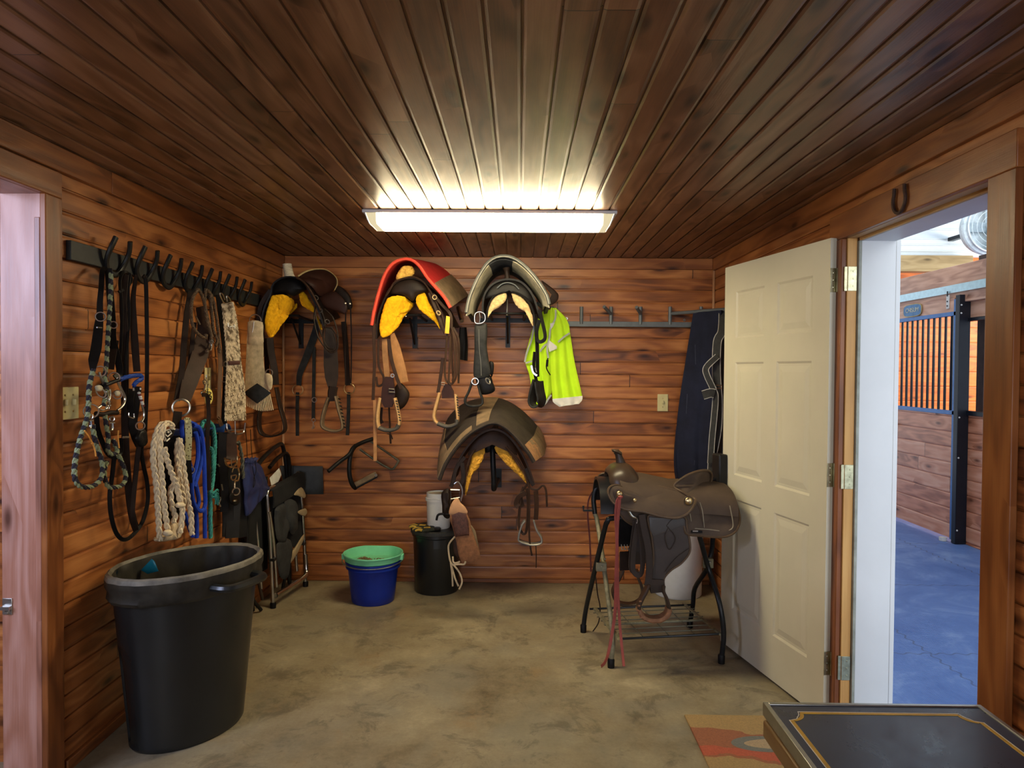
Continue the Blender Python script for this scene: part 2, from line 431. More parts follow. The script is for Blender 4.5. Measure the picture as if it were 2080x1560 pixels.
# left doorway: casing, head, jambs
CW = .09
bar('trim_7', (XL+.0005, LD1-.012, 0), (XL+.022, LD1+CW-.012, LDH), M_trimz)
bar('trim_8', (XL+.0005, LD0-CW, LDH), (XL+.022, LD1+CW-.012, LDH+.09), M_trimy)
bar('trim_9', (XL+.0005, LD0-CW, 0), (XL+.022, LD0+.012, LDH), M_trimz)
bar('trim_10', (XL-.145, LD1, 0), (XL, LD1+.03, LDH+.02), M_jambz, .002)      # jamb facing the camera
bar('trim_11', (XL-.145, LD0-.03, 0), (XL, LD0, LDH+.02), M_jambz, .002)
bar('trim_12', (XL-.145, LD0, LDH), (XL, LD1, LDH+.03), M_jambz, .002)
bar('trim_13', (XL-.020, LD1-.010, 0), (XL-.0005, LD1, 1.99), M_jambz, .002)
M_steel = mat('zinc_steel', (.55, .54, .50), .35, 1, .15)
sp = struct(obj('strike_plate', MB().bx((XL-.142, LD1-.004, .615), (XL-.108, LD1, .672)), M_steel, bevel=.001)); sp.name = 'trim_14'
obj('latch', MB().box((XL-.125, LD1-.010, .640), (.03, .014, .012)).bx((XL-.13, LD1-.012, .62), (XL-.12, LD1-.004, .628)), M_steel, sp)
# right doorway: casing, head board, pine jambs, white cladding of the thick wall
bar('trim_15', (XR-.022, 1.912, 0), (XR-.0005, RD0, RDH), M_trimz)
bar('trim_16', (XR-.022, 1.912, RDH), (XR-.0005, 3.055, RDH+.105), M_trimy)
bar('trim_17', (XR-.022, RD1+.008, 0), (XR-.0005, RD1+.105, RDH), M_trimz)
XO = 1.535
M_white = mat('white_paint', (.62, .63, .61), .45, 0, .05, 3)
bar('trim_18', (XR, RD1, 0), (XR+.040, RD1+.03, RDH-.0), M_rawz, .002)
bar('trim_19', (XR, RD0-.03, 0), (XR+.040, RD0, RDH), M_rawz, .002)
bar('trim_20', (XR, RD0-.03, RDH), (XR+.040, RD1+.03, RDH+.03), M_rawy, .002)
M_strip = mat('grey_weather_strip', (.30, .31, .25), .7)
bar('trim_21', (XR+.041, RD1-.012, 0), (XR+.053, RD1+.01, RDH-.011), M_strip, .002)
bar('trim_22', (XR+.041, RD0, RDH-.012), (XR+.053, RD1-.012, RDH+.01), M_rawy, .002)
bar('trim_23', (XR+.054, RD1-.008, 0), (XO, RD1+.03, RDH), M_white, .002)
bar('trim_24', (XR+.054, RD0-.03, 0), (XO, RD0+.004, RDH), M_white, .002)
bar('trim_25', (XR+.054, RD0-.03, RDH-.012), (XO, RD1+.03, RDH+.03), M_white, .002)
bar('trim_26', (XO, RD1-.008, 0), (XO+.02, RD1+.10, RDH+.1), M_white, .003)
bar('trim_27', (XO, RD0-.1, 0), (XO+.02, RD0+.004, RDH+.1), M_white, .003)
# outer wall of the tack room towards the aisle
ow = MB()
ow.bx((XR+.1, YF, 0), (XO, RD0-.03, 3.4)); ow.bx((XR+.1, RD1+.03, 0), (XO, 10, 3.4)); ow.bx((XR+.1, RD0-.03, RDH+.03), (XO, RD1+.03, 3.4))
struct(obj('wall_aisle', ow, M_white, smooth=False))
# room on the left beyond the doorway
lw = MB()
lw.bx((XL-2.0, 2.6, 0), (XL-.145, 2.7, 2.4)); lw.bx((XL-2.0, YF, 0), (XL-1.9, 2.7, 2.4)); lw.bx((XL-2.0, YF, 2.4), (XL-.10, 2.7, 2.5)); lw.bx((XL-2.0, YF-.1, 0), (XL-.1, YF, 2.5))
struct(obj('wall_side_room', lw, M_wallx, smooth=False))

# ------------------------------------------------------------------ ceiling lamp
fx0, fx1, fy0, fy1 = -.772, .468, 3.452, 3.70
lamp = thing('ceiling_light', 'long fluorescent wraparound lamp glowing on the boarded ceiling', 'ceiling light', ((fx0+fx1)/2, (fy0+fy1)/2, H))
M_lampw = mat('lamp_white_enamel', (.62, .60, .56), .4, 0, .05)
hs = MB().bx((fx0, fy0, H-.016), (fx1, fy1, H-.0005)); obj('housing', hs, M_lampw, lamp, bevel=.003)
t = NT('lamp_diffuser'); 
em = t.n('Emission', Color=(1, .84, .52, 1), Strength=1.0)
sx = t.n('SeparateXYZ', Vector=t.pos()).outputs
pr = t.ma('MULTIPLY', t.ma('SINE', t.ma('MULTIPLY', sx[0], 2*PI/.006)), t.ma('SINE', t.ma('MULTIPLY', sx[1], 2*PI/.006)))
# the two tubes inside stop short of the ends
endf = t.ma('SUBTRACT', .555, t.ma('ABSOLUTE', t.ma('SUBTRACT', sx[0], (fx0+fx1)/2)))
endf = t.ma('MULTIPLY', endf, 30, clamp=True)
st = t.ma('ADD', t.ma('MULTIPLY', endf, 23.0), .42); st = t.ma('ADD', st, t.ma('MULTIPLY', pr, .12))
t.set(em.inputs['Strength'], st)
t.t.links.new(em.outputs[0], t.t.nodes['Material Output'].inputs[0])
M_diff = t.m
e = .022
lens = MB()
A = [(fy0+.008, H-.016), (fy0+.012, 2.205), (fy0+.030, 2.190), (fy1-.030, 2.190), (fy1-.012, 2.205), (fy1-.008, H-.016)]
lens.sweep([(fx0+.014, 0, 0), (fx1-.014, 0, 0)], [(0, 0)]) if 0 else None
vs = []
for x, k in ((fx0+.012, 1), (fx1-.012, -1)):
    for y, z in A: vs.append((x+k*(H-z)*.35, y, z))
n = len(A); lens.add(vs, [(i, (i+1) % n, n+(i+1) % n, n+i) for i in range(n)])
obj('diffuser', lens, M_diff, lamp)
for x, k in ((fx0+.012, 1), (fx1-.012, -1)):
    mb = MB().prism([(x+k*((H-z)*.35-.003), y, z) for y, z in A], (-k*.004, 0, 0)); obj('end_cap', mb, M_lampw, lamp)
# ------------------------------------------------------------------ six-panel door, swung open against the right wall
M_door = mat('door_cream_paint', (.60, .565, .43), .42, 0, .04, 4, bump=.06, bscale=35)
M_brass = mat('hinge_brass', (.42, .40, .25), .38, 1, .35, 40)
DA = V((1.292, 2.977, .014)); dv = V((-.1855, .865, 0)).normalized(); dn = V((dv.y, -dv.x, 0)).normalized(); DW = .888; DHt = 2.025
# front face points towards the room (-dn), built with recessed moulded panels
def dp(u, z, d=0): return DA+dv*u+V((0, 0, z))+dn*d
door = MB()
us = [0, .118, .388, .500, .770, DW]
zs = [0, .215, .800, .925, 1.515, 1.640, 1.885, DHt]
pan = []
for side, d0 in ((1, 0), (-1, .035)):
    for i in range(5):
        for j in range(7):
            u0, u1, z0, z1 = us[i], us[i+1], zs[j], zs[j+1]
            if i in (1, 3) and j in (1, 3, 5):
                rings = [(0, 0), (.010, .006), (.022, .006), (.050, .001)]
                loops = []
                for ins, dep in rings:
                    dd = d0+side*dep
                    loops.append([dp(u0+ins, z0+ins, dd), dp(u1-ins, z0+ins, dd), dp(u1-ins, z1-ins, dd), dp(u0+ins, z1-ins, dd)])
                vv = [p for l in loops for p in l]; ff = []
                for a in range(len(loops)-1):
                    for b in range(4): ff.append((a*4+b, a*4+(b+1) % 4, a*4+4+(b+1) % 4, a*4+4+b))
                ff.append(tuple(len(vv)-4+b for b in range(4)))
                door.add(vv, ff)
            else: door.add([dp(u0, z0, d0), dp(u1, z0, d0), dp(u1, z1, d0), dp(u0, z1, d0)], [(0, 1, 2, 3)])
for u in (0, DW): door.add([dp(u, 0, 0), dp(u, 0, .035), dp(u, DHt, .035), dp(u, DHt, 0)], [(0, 1, 2, 3)])
for z in (0, DHt): door.add([dp(0, z, 0), dp(DW, z, 0), dp(DW, z, .035), dp(0, z, .035)], [(0, 1, 2, 3)])
me_o = obj('door_1', door, M_door, smooth=False); struct(me_o)
bm = bmesh.new(); bm.from_mesh(me_o.data); bmesh.ops.remove_doubles(bm, verts=bm.verts, dist=.0002); bmesh.ops.recalc_face_normals(bm, faces=bm.faces); bm.to_mesh(me_o.data); bm.free()
for z in (.19, .985, 1.80):
    mb = MB(); c = dp(-.010, z, .030)
    mb.tube([c, c+V((0, 0, .100))], .0065, 10, smooth=0)
    mb.box(dp(-.0015, z+.05, .016), (.034, .003, .100), Matrix.Rotation(math.atan2(dn.y, dn.x), 3, 'Z'))
    mb.box((XR+.020, RD1-.0015, z+.064), (.036, .003, .100))
    mb.box((XR-.004, RD1+.018, z+.064), (.014, .035, .100))
    for zz in (.02, .05, .08):
        mb.box(dp(-.0035, z+zz, .012), (.006, .002, .006)); mb.box((XR+.024, RD1-.0035, z+zz+.014), (.006, .002, .006))
    h = obj('hinge', mb, M_brass, me_o, bevel=.0008); h['label'] = 'brass butt hinge'
M_blackp = mat('black_plastic', (.012, .012, .013), .42, 0, .2, 60)
lk = MB().box(dp(DW-.012, .93, -.024), (.085, .050, .185), Matrix.Rotation(math.atan2(dv.y, dv.x), 3, 'Z'))
h = obj('door_handle', lk, M_blackp, me_o, bevel=.008); h['label'] = 'black lock box with lever'
lv = MB().tube([dp(DW-.01, .885, -.05), dp(DW-.02, .880, -.09), dp(DW-.07, .878, -.105)], .010)
obj('lever', lv, M_blackp, h)
# ================================================================== BARN AISLE seen through the doorway
SX = 3.86; SY0, SY1 = 6.23, 7.75
t = NT('rubber_mats'); p = t.pos(); s3 = t.n('SeparateXYZ', Vector=p).outputs
a = t.ma('MULTIPLY', t.ma('ADD', s3[0], s3[1]), 2*PI/.020); b = t.ma('MULTIPLY', t.ma('SUBTRACT', s3[0], s3[1]), 2*PI/.020)
dm = t.ma('MULTIPLY', t.ma('SINE', a), t.ma('SINE', b))
wv = t.ma('MULTIPLY', t.ma('SINE', t.ma('MULTIPLY', s3[0], 75)), .010)
wv2 = t.ma('MULTIPLY', t.ma('SINE', t.ma('MULTIPLY', s3[1], 75)), .010)
sm = t.ma('LESS_THAN', t.ma('ABSOLUTE', t.ma('SUBTRACT', t.ma('FRACT', t.ma('DIVIDE', t.ma('ADD', t.ma('ADD', s3[1], .53), wv), 1.22)), .5)), .0045)
sm2 = t.ma('LESS_THAN', t.ma('ABSOLUTE', t.ma('SUBTRACT', t.ma('FRACT', t.ma('DIVIDE', t.ma('ADD', t.ma('SUBTRACT', s3[0], .35), wv2), 1.22)), .5)), .0045)
n1 = t.noise(p, 2.2, 6, .7, .8)
c = t.ramp(n1, [(.33, (.065, .155, .42)), (.52, (.11, .215, .50)), (.72, (.24, .36, .62))])
c = t.mix(t.ma('MULTIPLY', t.ma('MAXIMUM', sm, sm2), .6), c, (.05, .07, .13))
c = t.mix(t.ma('MULTIPLY', t.ma('ADD', dm, 1), .09), c, (.10, .14, .22))
t.set(t.b.inputs['Base Color'], c); t.b.inputs['Roughness'].default_value = .55; t.bump(dm, .5, .002)
struct(obj('floor_aisle', MB().bx((XR+.02, -3, -.12), (9.2, 10.2, -.002)), t.m, smooth=False))
SD, SM_, SL = (.28, .085, .038), (.60, .235, .125), (.76, .40, .26)
M_stally = wood('stall_boards_front', 1, 2, SD, SM_, SL, pitch=.135, phase=.02, rough=.35, var=.3, knots=.7)
M_stallx = wood('stall_boards_inner', 0, 2, (.40, .09, .012), (.66, .17, .022), (.80, .26, .05), pitch=.185, phase=.02, rough=.5, var=.25, knots=.7)
M_stallt = wood('stall_head_boards', 1, 2, (.34, .15, .09), (.58, .31, .20), (.74, .46, .34), pitch=.19, phase=.03, rough=.35, var=.3, knots=.7)
M_blue = mat('blue_painted_steel', (.07, .16, .36), .35, .3, .15)
M_blk = mat('black_steel', (.008, .009, .014), .35, 0, .2)
M_galv = mat('galvanised', (.50, .66, .70), .32, .6, .12, 30)
# stall front wall, right part beside the post
plank_wall('wall_stall', M_stally, 'y', SX+.02, -1, 3.0, SY0-.02, (0, 1.12), .135, .02, .05)
bar('trim_28', (SX-.03, 3.0, 2.10), (SX+.06, 10, 2.43), M_stallt, .004)
bar('trim_29', (SX-.0, 3.0, 1.12), (SX+.05, SY0-.02, 1.16), M_blk, .003)
bar('trim_30', (SX+.02, 3.0, 1.96), (SX+.06, SY0-.02, 2.10), M_stallt, .003)
bar('trim_36', (SX+.0, 3.0, 1.93), (SX+.05, SY0-.02, 1.96), M_blk, .003)
plank_wall('wall_stall_far', M_stallx, 'x', 9.0, -1, SX, 9.2, (0, 3.6), .185, .02)
plank_wall('wall_stall_side', M_stally, 'y', 9.1, -1, 3.0, 9.0, (0, 1.5), .135, .02)
# narrow posts inside the stall
bar('trim_31', (SX+.25, 8.85, 0), (SX+.36, 8.99, 2.6), mat('treated_post', (.42, .31, .15), .7), .004)
bar('trim_37', (SX+.10, SY0-.14, 0), (SX+.24, SY0-.04, 2.5), mat('dark_post', (.05, .03, .025), .6), .004)
# tie beam across the aisle and white ribbed steel above
M_beam = wood('treated_beam', 0, 2, (.22, .15, .06), (.38, .27, .12), (.52, .40, .20), rough=.6, var=.1, knots=1)
bar('trim_32', (XO, 8.0, 2.62), (SX+1.2, 8.14, 2.80), M_beam, .004)
rib = MB(); prof = []
z = 2.80
while z < 4.2:
    prof += [(8.10, z), (8.10, z+.05), (8.085, z+.055), (8.085, z+.066), (8.10, z+.071)]; z += .071 if int(z*100) % 3 else .105
prof = [(8.16, 2.80)]+prof+[(8.16, prof[-1][1])]
n = len(prof); rib.add([(x, y, z) for x in (XO, 9.1) for y, z in prof], [(i, (i+1) % n, n+(i+1) % n, n+i) for i in range(n)])
M_rib = mat('white_ribbed_steel', (.72, .80, .84), .4, 0, .03)
struct(obj('wall_gable', rib, M_rib, smooth=False))
struct(obj('ceiling_barn', MB().bx((XO-.1, 2, 3.9), (9.2, 10, 4.0)), M_rib, smooth=False))
fanx = 1
fan = thing('wall_fan', 'round white barn fan high on the wall past the tie beam', 'fan', (4.55, 7.4, 3.2))
fm = MB()
fc = atY(2012, 462, 7.4)
obj('shroud', MB().lathe([(0, .0), (.262, 0), (.27, .02), (.27, .16), (.255, .16), (.25, .03), (0, .02)], (0, 0, 0), 40), mat('fan_shroud', (.58, .64, .66), .45), fan).data.transform(Matrix.Translation(fc+V((0, .10, 0))) @ Matrix.Rotation(PI/2, 4, 'X'))
fm.ring(fc, (0, -1, 0), .27, .03, 32, 8, Ry=.27)
for r in (.22, .17, .12, .07): fm.ring(fc+V((0, -.05, 0)), (0, -1, 0), r, .003, 28, 4)
obj('guard', fm, mat('fan_white', (.62, .70, .72), .4), fan)
fb = MB()
for k in range(4):
    R = Matrix.Rotation(k*PI/2, 3, 'Y'); P = [fc+R @ V((r, 0, 0)) for r in (.04, .12, .23)]
    fb.strap(P, .10, .004, (R @ V((0, -1, .5))))
fb.tube([fc+V((0, -.04, 0)), fc+V((0, .06, 0))], .05, 12, smooth=0)
obj('blades', fb, mat('fan_grey', (.35, .42, .45), .4), fan)
obj('bracket', MB().bx(fc+V((-.03, .03, -.02)), (fc.x+.03, 8.08, fc.z+.02)), M_blk, fan)
# sliding stall door with bars
sd = thing('stall_door', 'sliding stall door with blue framed bars above pine boards', 'stall door', (SX-.03, (SY0+SY1)/2, 0))
xd = SX-.05
plank = plank_wall('lower_boards', M_stally, 'y', xd, -1, SY0, SY1, (.03, 1.12), .135, .02, .035); del plank['kind']; plank.parent = sd; plank.matrix_parent_inverse = Matrix.Translation(-sd.location)
fr = MB()
for z in (1.135, 2.005): fr.bx((xd-.006, SY0, z-.018), (xd+.04, SY1, z+.018))
for y in (SY0+.02, SY1-.02): fr.bx((xd-.006, y-.02, .02), (xd+.04, y+.02, 2.13))
obj('frame', fr, M_blue, sd, bevel=.002)
nb = 16
for k in range(nb):
    y = SY0+.04+(SY1-SY0-.08)*(k+.6)/nb
    obj('bar', MB().tube([(xd+.015, y, 1.14), (xd+.015, y, 2.0)], .0115, 8, smooth=0), M_blk, sd)
obj('head_board', MB().bx((xd, SY0+.04, 2.02), (xd+.035, SY1-.04, 2.145)), M_stallt, sd, bevel=.003)
for y in (SY0+.13, SY1-.42):
    hg = obj('hanger', MB().bx((xd-.008, y-.02, 2.055), (xd-.0005, y+.02, 2.175)), M_lampw, sd, bevel=.001)
    obj('bolt', MB().box((xd-.010, y, 2.08), (.006, .012, .012)).box((xd-.010, y, 2.12), (.006, .012, .012)).tube([(xd-.01, y, 2.165), (xd-.01, y, 2.21)], .006, 8, smooth=0), M_blk, hg)
lt = MB()
for y in (SY1-.55, SY1-.30):
    lt.bx((xd-.008, y-.012, .93), (xd, y+.012, 1.00)).bx((xd-.03, y-.015, .955), (xd-.008, y+.015, .975))
lt.tube([(xd-.03, SY1-.62, .955), (xd-.03, SY1-.25, .955)], .007, 8, smooth=0)
obj('latch', lt, M_steel, sd)
tr = tag(obj('door_track', MB().sweep([(xd-.0, 3.2, 2.225), (xd-.0, 10, 2.225)], [(-.03+.03, -.035), (.03, -.03), (.035, -.005), (.022, .01), (.004, .03), (.0, .035)], (0, 0, 1)), M_galv), 'galvanised sliding track above the barred stall door', 'track')
pt = obj('steel_post', MB().bx((SX-.075, SY0-.075, 0), (SX+.02, SY0-.015, 2.16)), M_blk, bevel=.003)
tag(pt, 'black steel post at the edge of the stall door', 'post')
for z in (.12, .75, 1.10, 2.0, 2.07): obj('bolt', MB().lathe([(.0, 0), (.008, 0), (.006, .006), (0, .008)], (0, 0, 0), 10), M_lampw, pt).data.transform(Matrix.Translation((SX-.06, SY0-.075, z)) @ Matrix.Rotation(PI/2, 4, 'X'))
gl = tag(obj('door_guide', MB().lathe([(.03, 0), (.032, .03), (.0, .032)], (SX-.10, SY0+.06, 0), 16), M_lampw), 'small white roller guide on the floor by the stall door', 'roller')
# name board
c0 = V((xd-.012, 6.92, 2.088)); npts = []
for i in range(48):
    a = 2*PI*i/48; ca, sa = math.cos(a), math.sin(a)
    npts.append(c0+V((0, .155*math.copysign(abs(ca)**.6, ca), .057*math.copysign(abs(sa)**.5, sa))))
nb_ = obj('name_sign', MB().prism(npts, (.010, 0, 0)), mat('sign_blue', (.07, .18, .34), .4), bevel=.002)
tag(nb_, 'blue wooden name sign above the stall bars reading CHISUM', 'sign')
obj('rim', MB().tube([p+V((.004, 0, 0)) for p in npts], .005, 6, True, 0), mat('sign_gold', (.45, .33, .12), .4, .5), nb_)
cu = bpy.data.curves.new('t', 'FONT'); cu.body = 'CHISUM'; cu.size = .062; cu.align_x = 'CENTER'; cu.align_y = 'CENTER'; cu.extrude = .0012
to = bpy.data.objects.new('t', cu); C.objects.link(to); dg = bpy.context.evaluated_depsgraph_get(); me = bpy.data.meshes.new_from_object(to.evaluated_get(dg)); bpy.data.objects.remove(to)
me.transform(Matrix.Translation(c0+V((-.002, 0, 0))) @ Matrix.Rotation(-PI/2, 4, 'Z') @ Matrix.Rotation(PI/2, 4, 'X')); me.materials.clear(); me.materials.append(mat('sign_letter', (.55, .52, .40), .5))
lo = bpy.data.objects.new('lettering', me); C.objects.link(lo); lo.parent = nb_
# ================================================================== HELPERS FOR TACK
def cr(x0, y0, s, pts): return [(x0+x*s, y0+y*s) for x, y in pts]
def ys(pts, Y): return Y if isinstance(Y, (list, tuple)) else [Y]*len(pts)
def at(pts, Y):
    Y = ys(pts, Y)
    if len(Y) == 2 and len(pts) != 2: Y = [Y[0]+(Y[1]-Y[0])*i/(len(pts)-1) for i in range(len(pts))]
    return [atY(x, y, q) for (x, y), q in zip(pts, Y)]
def onL(pts, off=.03):
    offs = off if isinstance(off, (list, tuple)) else [off]*len(pts)
    if len(offs) == 2 and len(pts) != 2: offs = [offs[0]+(offs[1]-offs[0])*i/(len(pts)-1) for i in range(len(pts))]
    return [atX(x, y, XL+o) for (x, y), o in zip(pts, offs)]
def mid(P): return sum(P, V((0, 0, 0)))/len(P)
def pill(mb, P, thick, nrm=None, steps=(1, .93, .75, .5, .25), smooth=3, back=1.0, lump=0, lscale=40):
    """a padded shape: outline P swollen by thick on both faces"""
    P = cat(P, smooth, True) if smooth else [V(p) for p in P]
    c = mid(P); n = len(P)
    if nrm is None:
        nn = V((0, 0, 0))
        for i in range(n): nn += (P[i]-c).cross(P[(i+1) % n]-c)
        nrm = nn.normalized()
        if nrm.y > 0: nrm = -nrm
    else: nrm = V(nrm).normalized()
    vs = []; fs = []
    def lp(k, h):
        for p in P:
            q = c+(p-c)*k
            if lump and h: q = q+nrm*(lump*mnoise.noise(q*lscale))
            vs.append(q+nrm*h)
    hs = [thick*math.sqrt(max(0, 1-k**3)) for k in steps]
    lp(1, 0)
    for k, h in zip(steps[1:], hs[1:]): lp(k, h)
    m = len(steps)
    for a in range(m-1):
        for i in range(n): j = (i+1) % n; fs.append((a*n+i, a*n+j, a*n+n+j, a*n+n+i))
    cc = c+nrm*(thick+(lump*mnoise.noise(c*lscale) if lump else 0)); vs.append(cc); ci = len(vs)-1
    for i in range(n): fs.append(((m-1)*n+i, (m-1)*n+(i+1) % n, ci))
    o2 = len(vs)
    for k, h in zip(steps[1:], hs[1:]): lp(k, -h*back)
    for i in range(n): j = (i+1) % n; fs.append((i, o2+i, o2+j, j))
    for a in range(m-2):
        for i in range(n): j = (i+1) % n; fs.append((o2+a*n+i, o2+a*n+n+i, o2+a*n+n+j, o2+a*n+j))
    vs.append(c-nrm*thick*back); ci = len(vs)-1
    for i in range(n): fs.append((o2+(m-2)*n+(i+1) % n, o2+(m-2)*n+i, ci))
    return mb.add(vs, fs)
def band(mb, P, wy, t, smooth=4, closed=False, wdir=(0, 1, 0), scale=None):
    """strap bent like a hoop: its width runs along wdir"""
    P = cat(P, smooth, closed) if smooth else P
    n = len(P); N = []
    for i in range(n):
        a = P[(i-1) % n] if closed or i else P[0]; b = P[(i+1) % n] if closed or i < n-1 else P[-1]
        N.append((b-a).normalized().cross(V(wdir)))
    return mb.strap(P, wy, t, N, 0, closed, scale)
def drape(mb, Lp, Rp, n=14, m=24, amp=.012, nf=3.5, t=.004, seed=0, flare=1, dirn=(0, -1, 0)):
    """cloth between a left and a right edge, with folds deepening downwards"""
    Lp, Rp = resample(cat(Lp, 6), n), resample(cat(Rp, 6), n); rows = []; d = V(dirn)
    for i in range(n):
        u = i/(n-1); r = []
        for j in range(m):
            v = j/(m-1); p = Lp[i].lerp(Rp[i], v)
            k = amp*(.25+.75*u**flare)*(math.sin(2*PI*nf*v+seed+1.6*mnoise.noise(V((v*2, u*1.3, seed))))+.5*mnoise.noise(V((v*6+seed, u*3, seed))))
            r.append(p+d*k)
        rows.append(r)
    return mb.sheet(rows, t)
SPL = {'fender', 'lining_edge', 'rigging_strap', 'rigging', 'brackets', 'stirrup_leather', 'strings', 'reins', 'inner_strap', 'straps', 'lower_straps', 'stirrup_hood', 'latigo', 'lace', 'stirrup_lacing', 'cheek_strap', 'netting', 'orange_tie', 'rosette', 'white_marks', 'fork_binding', 'drawstring'}
SPC = {'buckle', 'conchos', 'snap', 'ring', 'bit_ring', 'bolt', 'screw', 'bead_row', 'button_knots'}
def islands(mb, cluster):
    n = len(mb.v); p = list(range(n))
    def fd(a):
        while p[a] != a: p[a] = p[p[a]]; a = p[a]
        return a
    for f in mb.f:
        r = fd(f[0])
        for i in f[1:]: p[fd(i)] = r
    g = {}
    for i in range(n): g.setdefault(fd(i), []).append(i)
    G = list(g.values())
    if cluster:
        bb = lambda L: [(min(mb.v[i][k] for i in L)-.001, max(mb.v[i][k] for i in L)+.001) for k in range(3)]
        done = False
        while not done:
            done = True
            for a in range(len(G)):
                for b in range(a+1, len(G)):
                    A, B_ = bb(G[a]), bb(G[b])
                    if all(x[0] < y[1] and y[0] < x[1] for x, y in zip(A, B_)): G[a] += G.pop(b); done = False; break
                if not done: break
    out = []
    for L in G:
        ix = {v: k for k, v in enumerate(L)}; m = MB(); m.v = [mb.v[i] for i in L]; m.f = [tuple(ix[i] for i in f) for f in mb.f if f[0] in ix]; out.append(m)
    return out
def one(name, fn, m, parent=None, **kw):
    mb = MB(); fn(mb)
    if parent and (name in SPL or name in SPC):
        nm = {'conchos': 'concho', 'brackets': 'bracket', 'strings': 'string', 'reins': 'rein', 'straps': 'strap', 'lower_straps': 'lower_strap', 'white_marks': 'lint_streak', 'bead_row': 'bead', 'button_knots': 'knot', 'netting': 'net_cord'}.get(name, name)
        return [obj(nm, q, m, parent, **kw) for q in islands(mb, name in SPC)][0]
    return obj(name, mb, m, parent, **kw)
def P_(name, P, th, m, parent, **kw):
    if name == 'sheepskin_lining': kw['sub'] = 3; kw['disp'] = (.009, .016)
    ok = {k: kw.pop(k) for k in list(kw) if k in ('nrm', 'steps', 'smooth', 'back', 'lump', 'lscale')}
    mb = MB(); pill(mb, P, th, **ok); return obj(name, mb, m, parent, **kw)
def T_(name, P, r, m, parent=None, n=8, **kw): return obj(name, MB().tube(P, r, n, **kw), m, parent)
def S_(name, P, w, m, parent=None, t=.004, nrm=(0, -1, 0), **kw): return obj(name, MB().strap(P, w, t, nrm, **kw), m, parent)
# leather, cloth, metal
BRN = mat('brown_leather', (.040, .020, .0115), .50, 0, .35, 14, .25, 160, spec=.14)
DBR = mat('dark_leather', (.019, .011, .0075), .46, 0, .4, 12, .25, 160, spec=.14)
BLKL = mat('black_leather', (.0075, .0065, .006), .42, 0, .4, 14, .25, 160, spec=.14)
GBL = mat('worn_black_leather', (.021, .021, .020), .5, 0, .5, 22, .3, 120, spec=.14)
RED_BR = mat('oxblood_leather', (.034, .013, .009), .45, 0, .3, 12, .2, 160, spec=.14)
TAN = mat('tan_leather', (.42, .20, .075), .6, 0, .25, 20, .2, 160)
SUEDE = mat('rust_suede', (.20, .085, .035), .85, 0, .3, 60, .4, 200)
RAW = mat('rawhide_edge', (.52, .38, .17), .55, 0, .3, 30)
FLC = mat('yellow_sheepskin', (.93, .43, .006), .95, 0, .22, 45, 1.0, 75)
FLT = mat('tan_sheepskin', (.60, .42, .19), .95, 0, .25, 45, .8, 75, sheen=.3)
FLO = mat('ochre_sheepskin', (.62, .30, .03), .95, 0, .3, 45, 1.0, 75)
CHR = mat('polished_steel', (.50, .48, .43), .30, 1, .2, 30)
BRS = mat('brass', (.55, .42, .22), .3, 1, .2, 40)
IRON = mat('black_iron', (.012, .012, .012), .42, .2, .3, 40, .2, 120)
GREYP = mat('grey_enamel', (.14, .155, .16), .45, .2, .12, 20)
FELT_R = mat('red_felt', (.50, .020, .018), .9, 0, .15, 30, .3, 160)
FELT_RB = mat('red_felt_edge', (.80, .085, .050), .9, 0, .15, 30, .3, 160)
FELT_G = mat('grey_felt', (.125, .128, .113), .95, 0, .45, 10, .5, 110)
FELT_GL = mat('worn_wool_lining', (.42, .385, .27), .95, 0, .45, 14, .6, 90)
FELT_GD = mat('dark_wool_lining', (.028, .030, .034), .95, 0, .5, 14, .5, 90)
FELT_B = mat('brown_felt', (.034, .025, .019), .95, 0, .35, 12, .5, 140)
WEAR = mat('wear_leather', (.205, .14, .08), .7, 0, .35, 16, .3, 120)
STIRW = mat('stirrup_wood', (.55, .32, .13), .45, 0, .3, 18)
STRING = mat('mohair_string', (.50, .40, .24), .9, 0, .3, 30, .4, 200)
# ================================================================== SADDLE 1 roping saddle in the corner
A5 = lambda p: cr(500, 520, .1282, p)
A3 = lambda p: cr(480, 520, .2564, p)
s1 = thing('western_saddle', 'dark roping saddle with white-wrapped horn and yellow fleece in the left corner', 'saddle', (-1.34, 4.6, 1.75), 'saddles on wall racks')
P_('sheepskin_lining', at(A5([(290, 1060), (310, 950), (350, 780), (400, 640), (440, 612), (600, 607), (700, 650), (770, 715), (760, 800), (700, 880), (640, 1000), (560, 1100), (470, 1230), (400, 1298), (340, 1270), (300, 1180)]), [4.38]*6+[4.45, 4.52, 4.55, 4.55]+[4.46]*3+[4.40]*3), .022, FLC, s1, lump=.008, lscale=30, sub=1)
P_('sheepskin_lining', at(A5([(640, 850), (800, 740), (800, 820), (720, 900), (640, 1000), (560, 1080), (520, 1000)]), 4.58), .012, FLC, s1, lump=.006)
P_('sheepskin_lining', at(A5([(830, 600), (900, 550), (980, 660), (1060, 790), (1100, 900), (1000, 860), (880, 780), (850, 680)]), 4.45), .014, FLC, s1, lump=.005)
P_('sheepskin_lining', at(A5([(1095, 930), (1130, 950), (1200, 1120), (1190, 1180), (1120, 1060)]), 4.45), .010, FLC, s1)
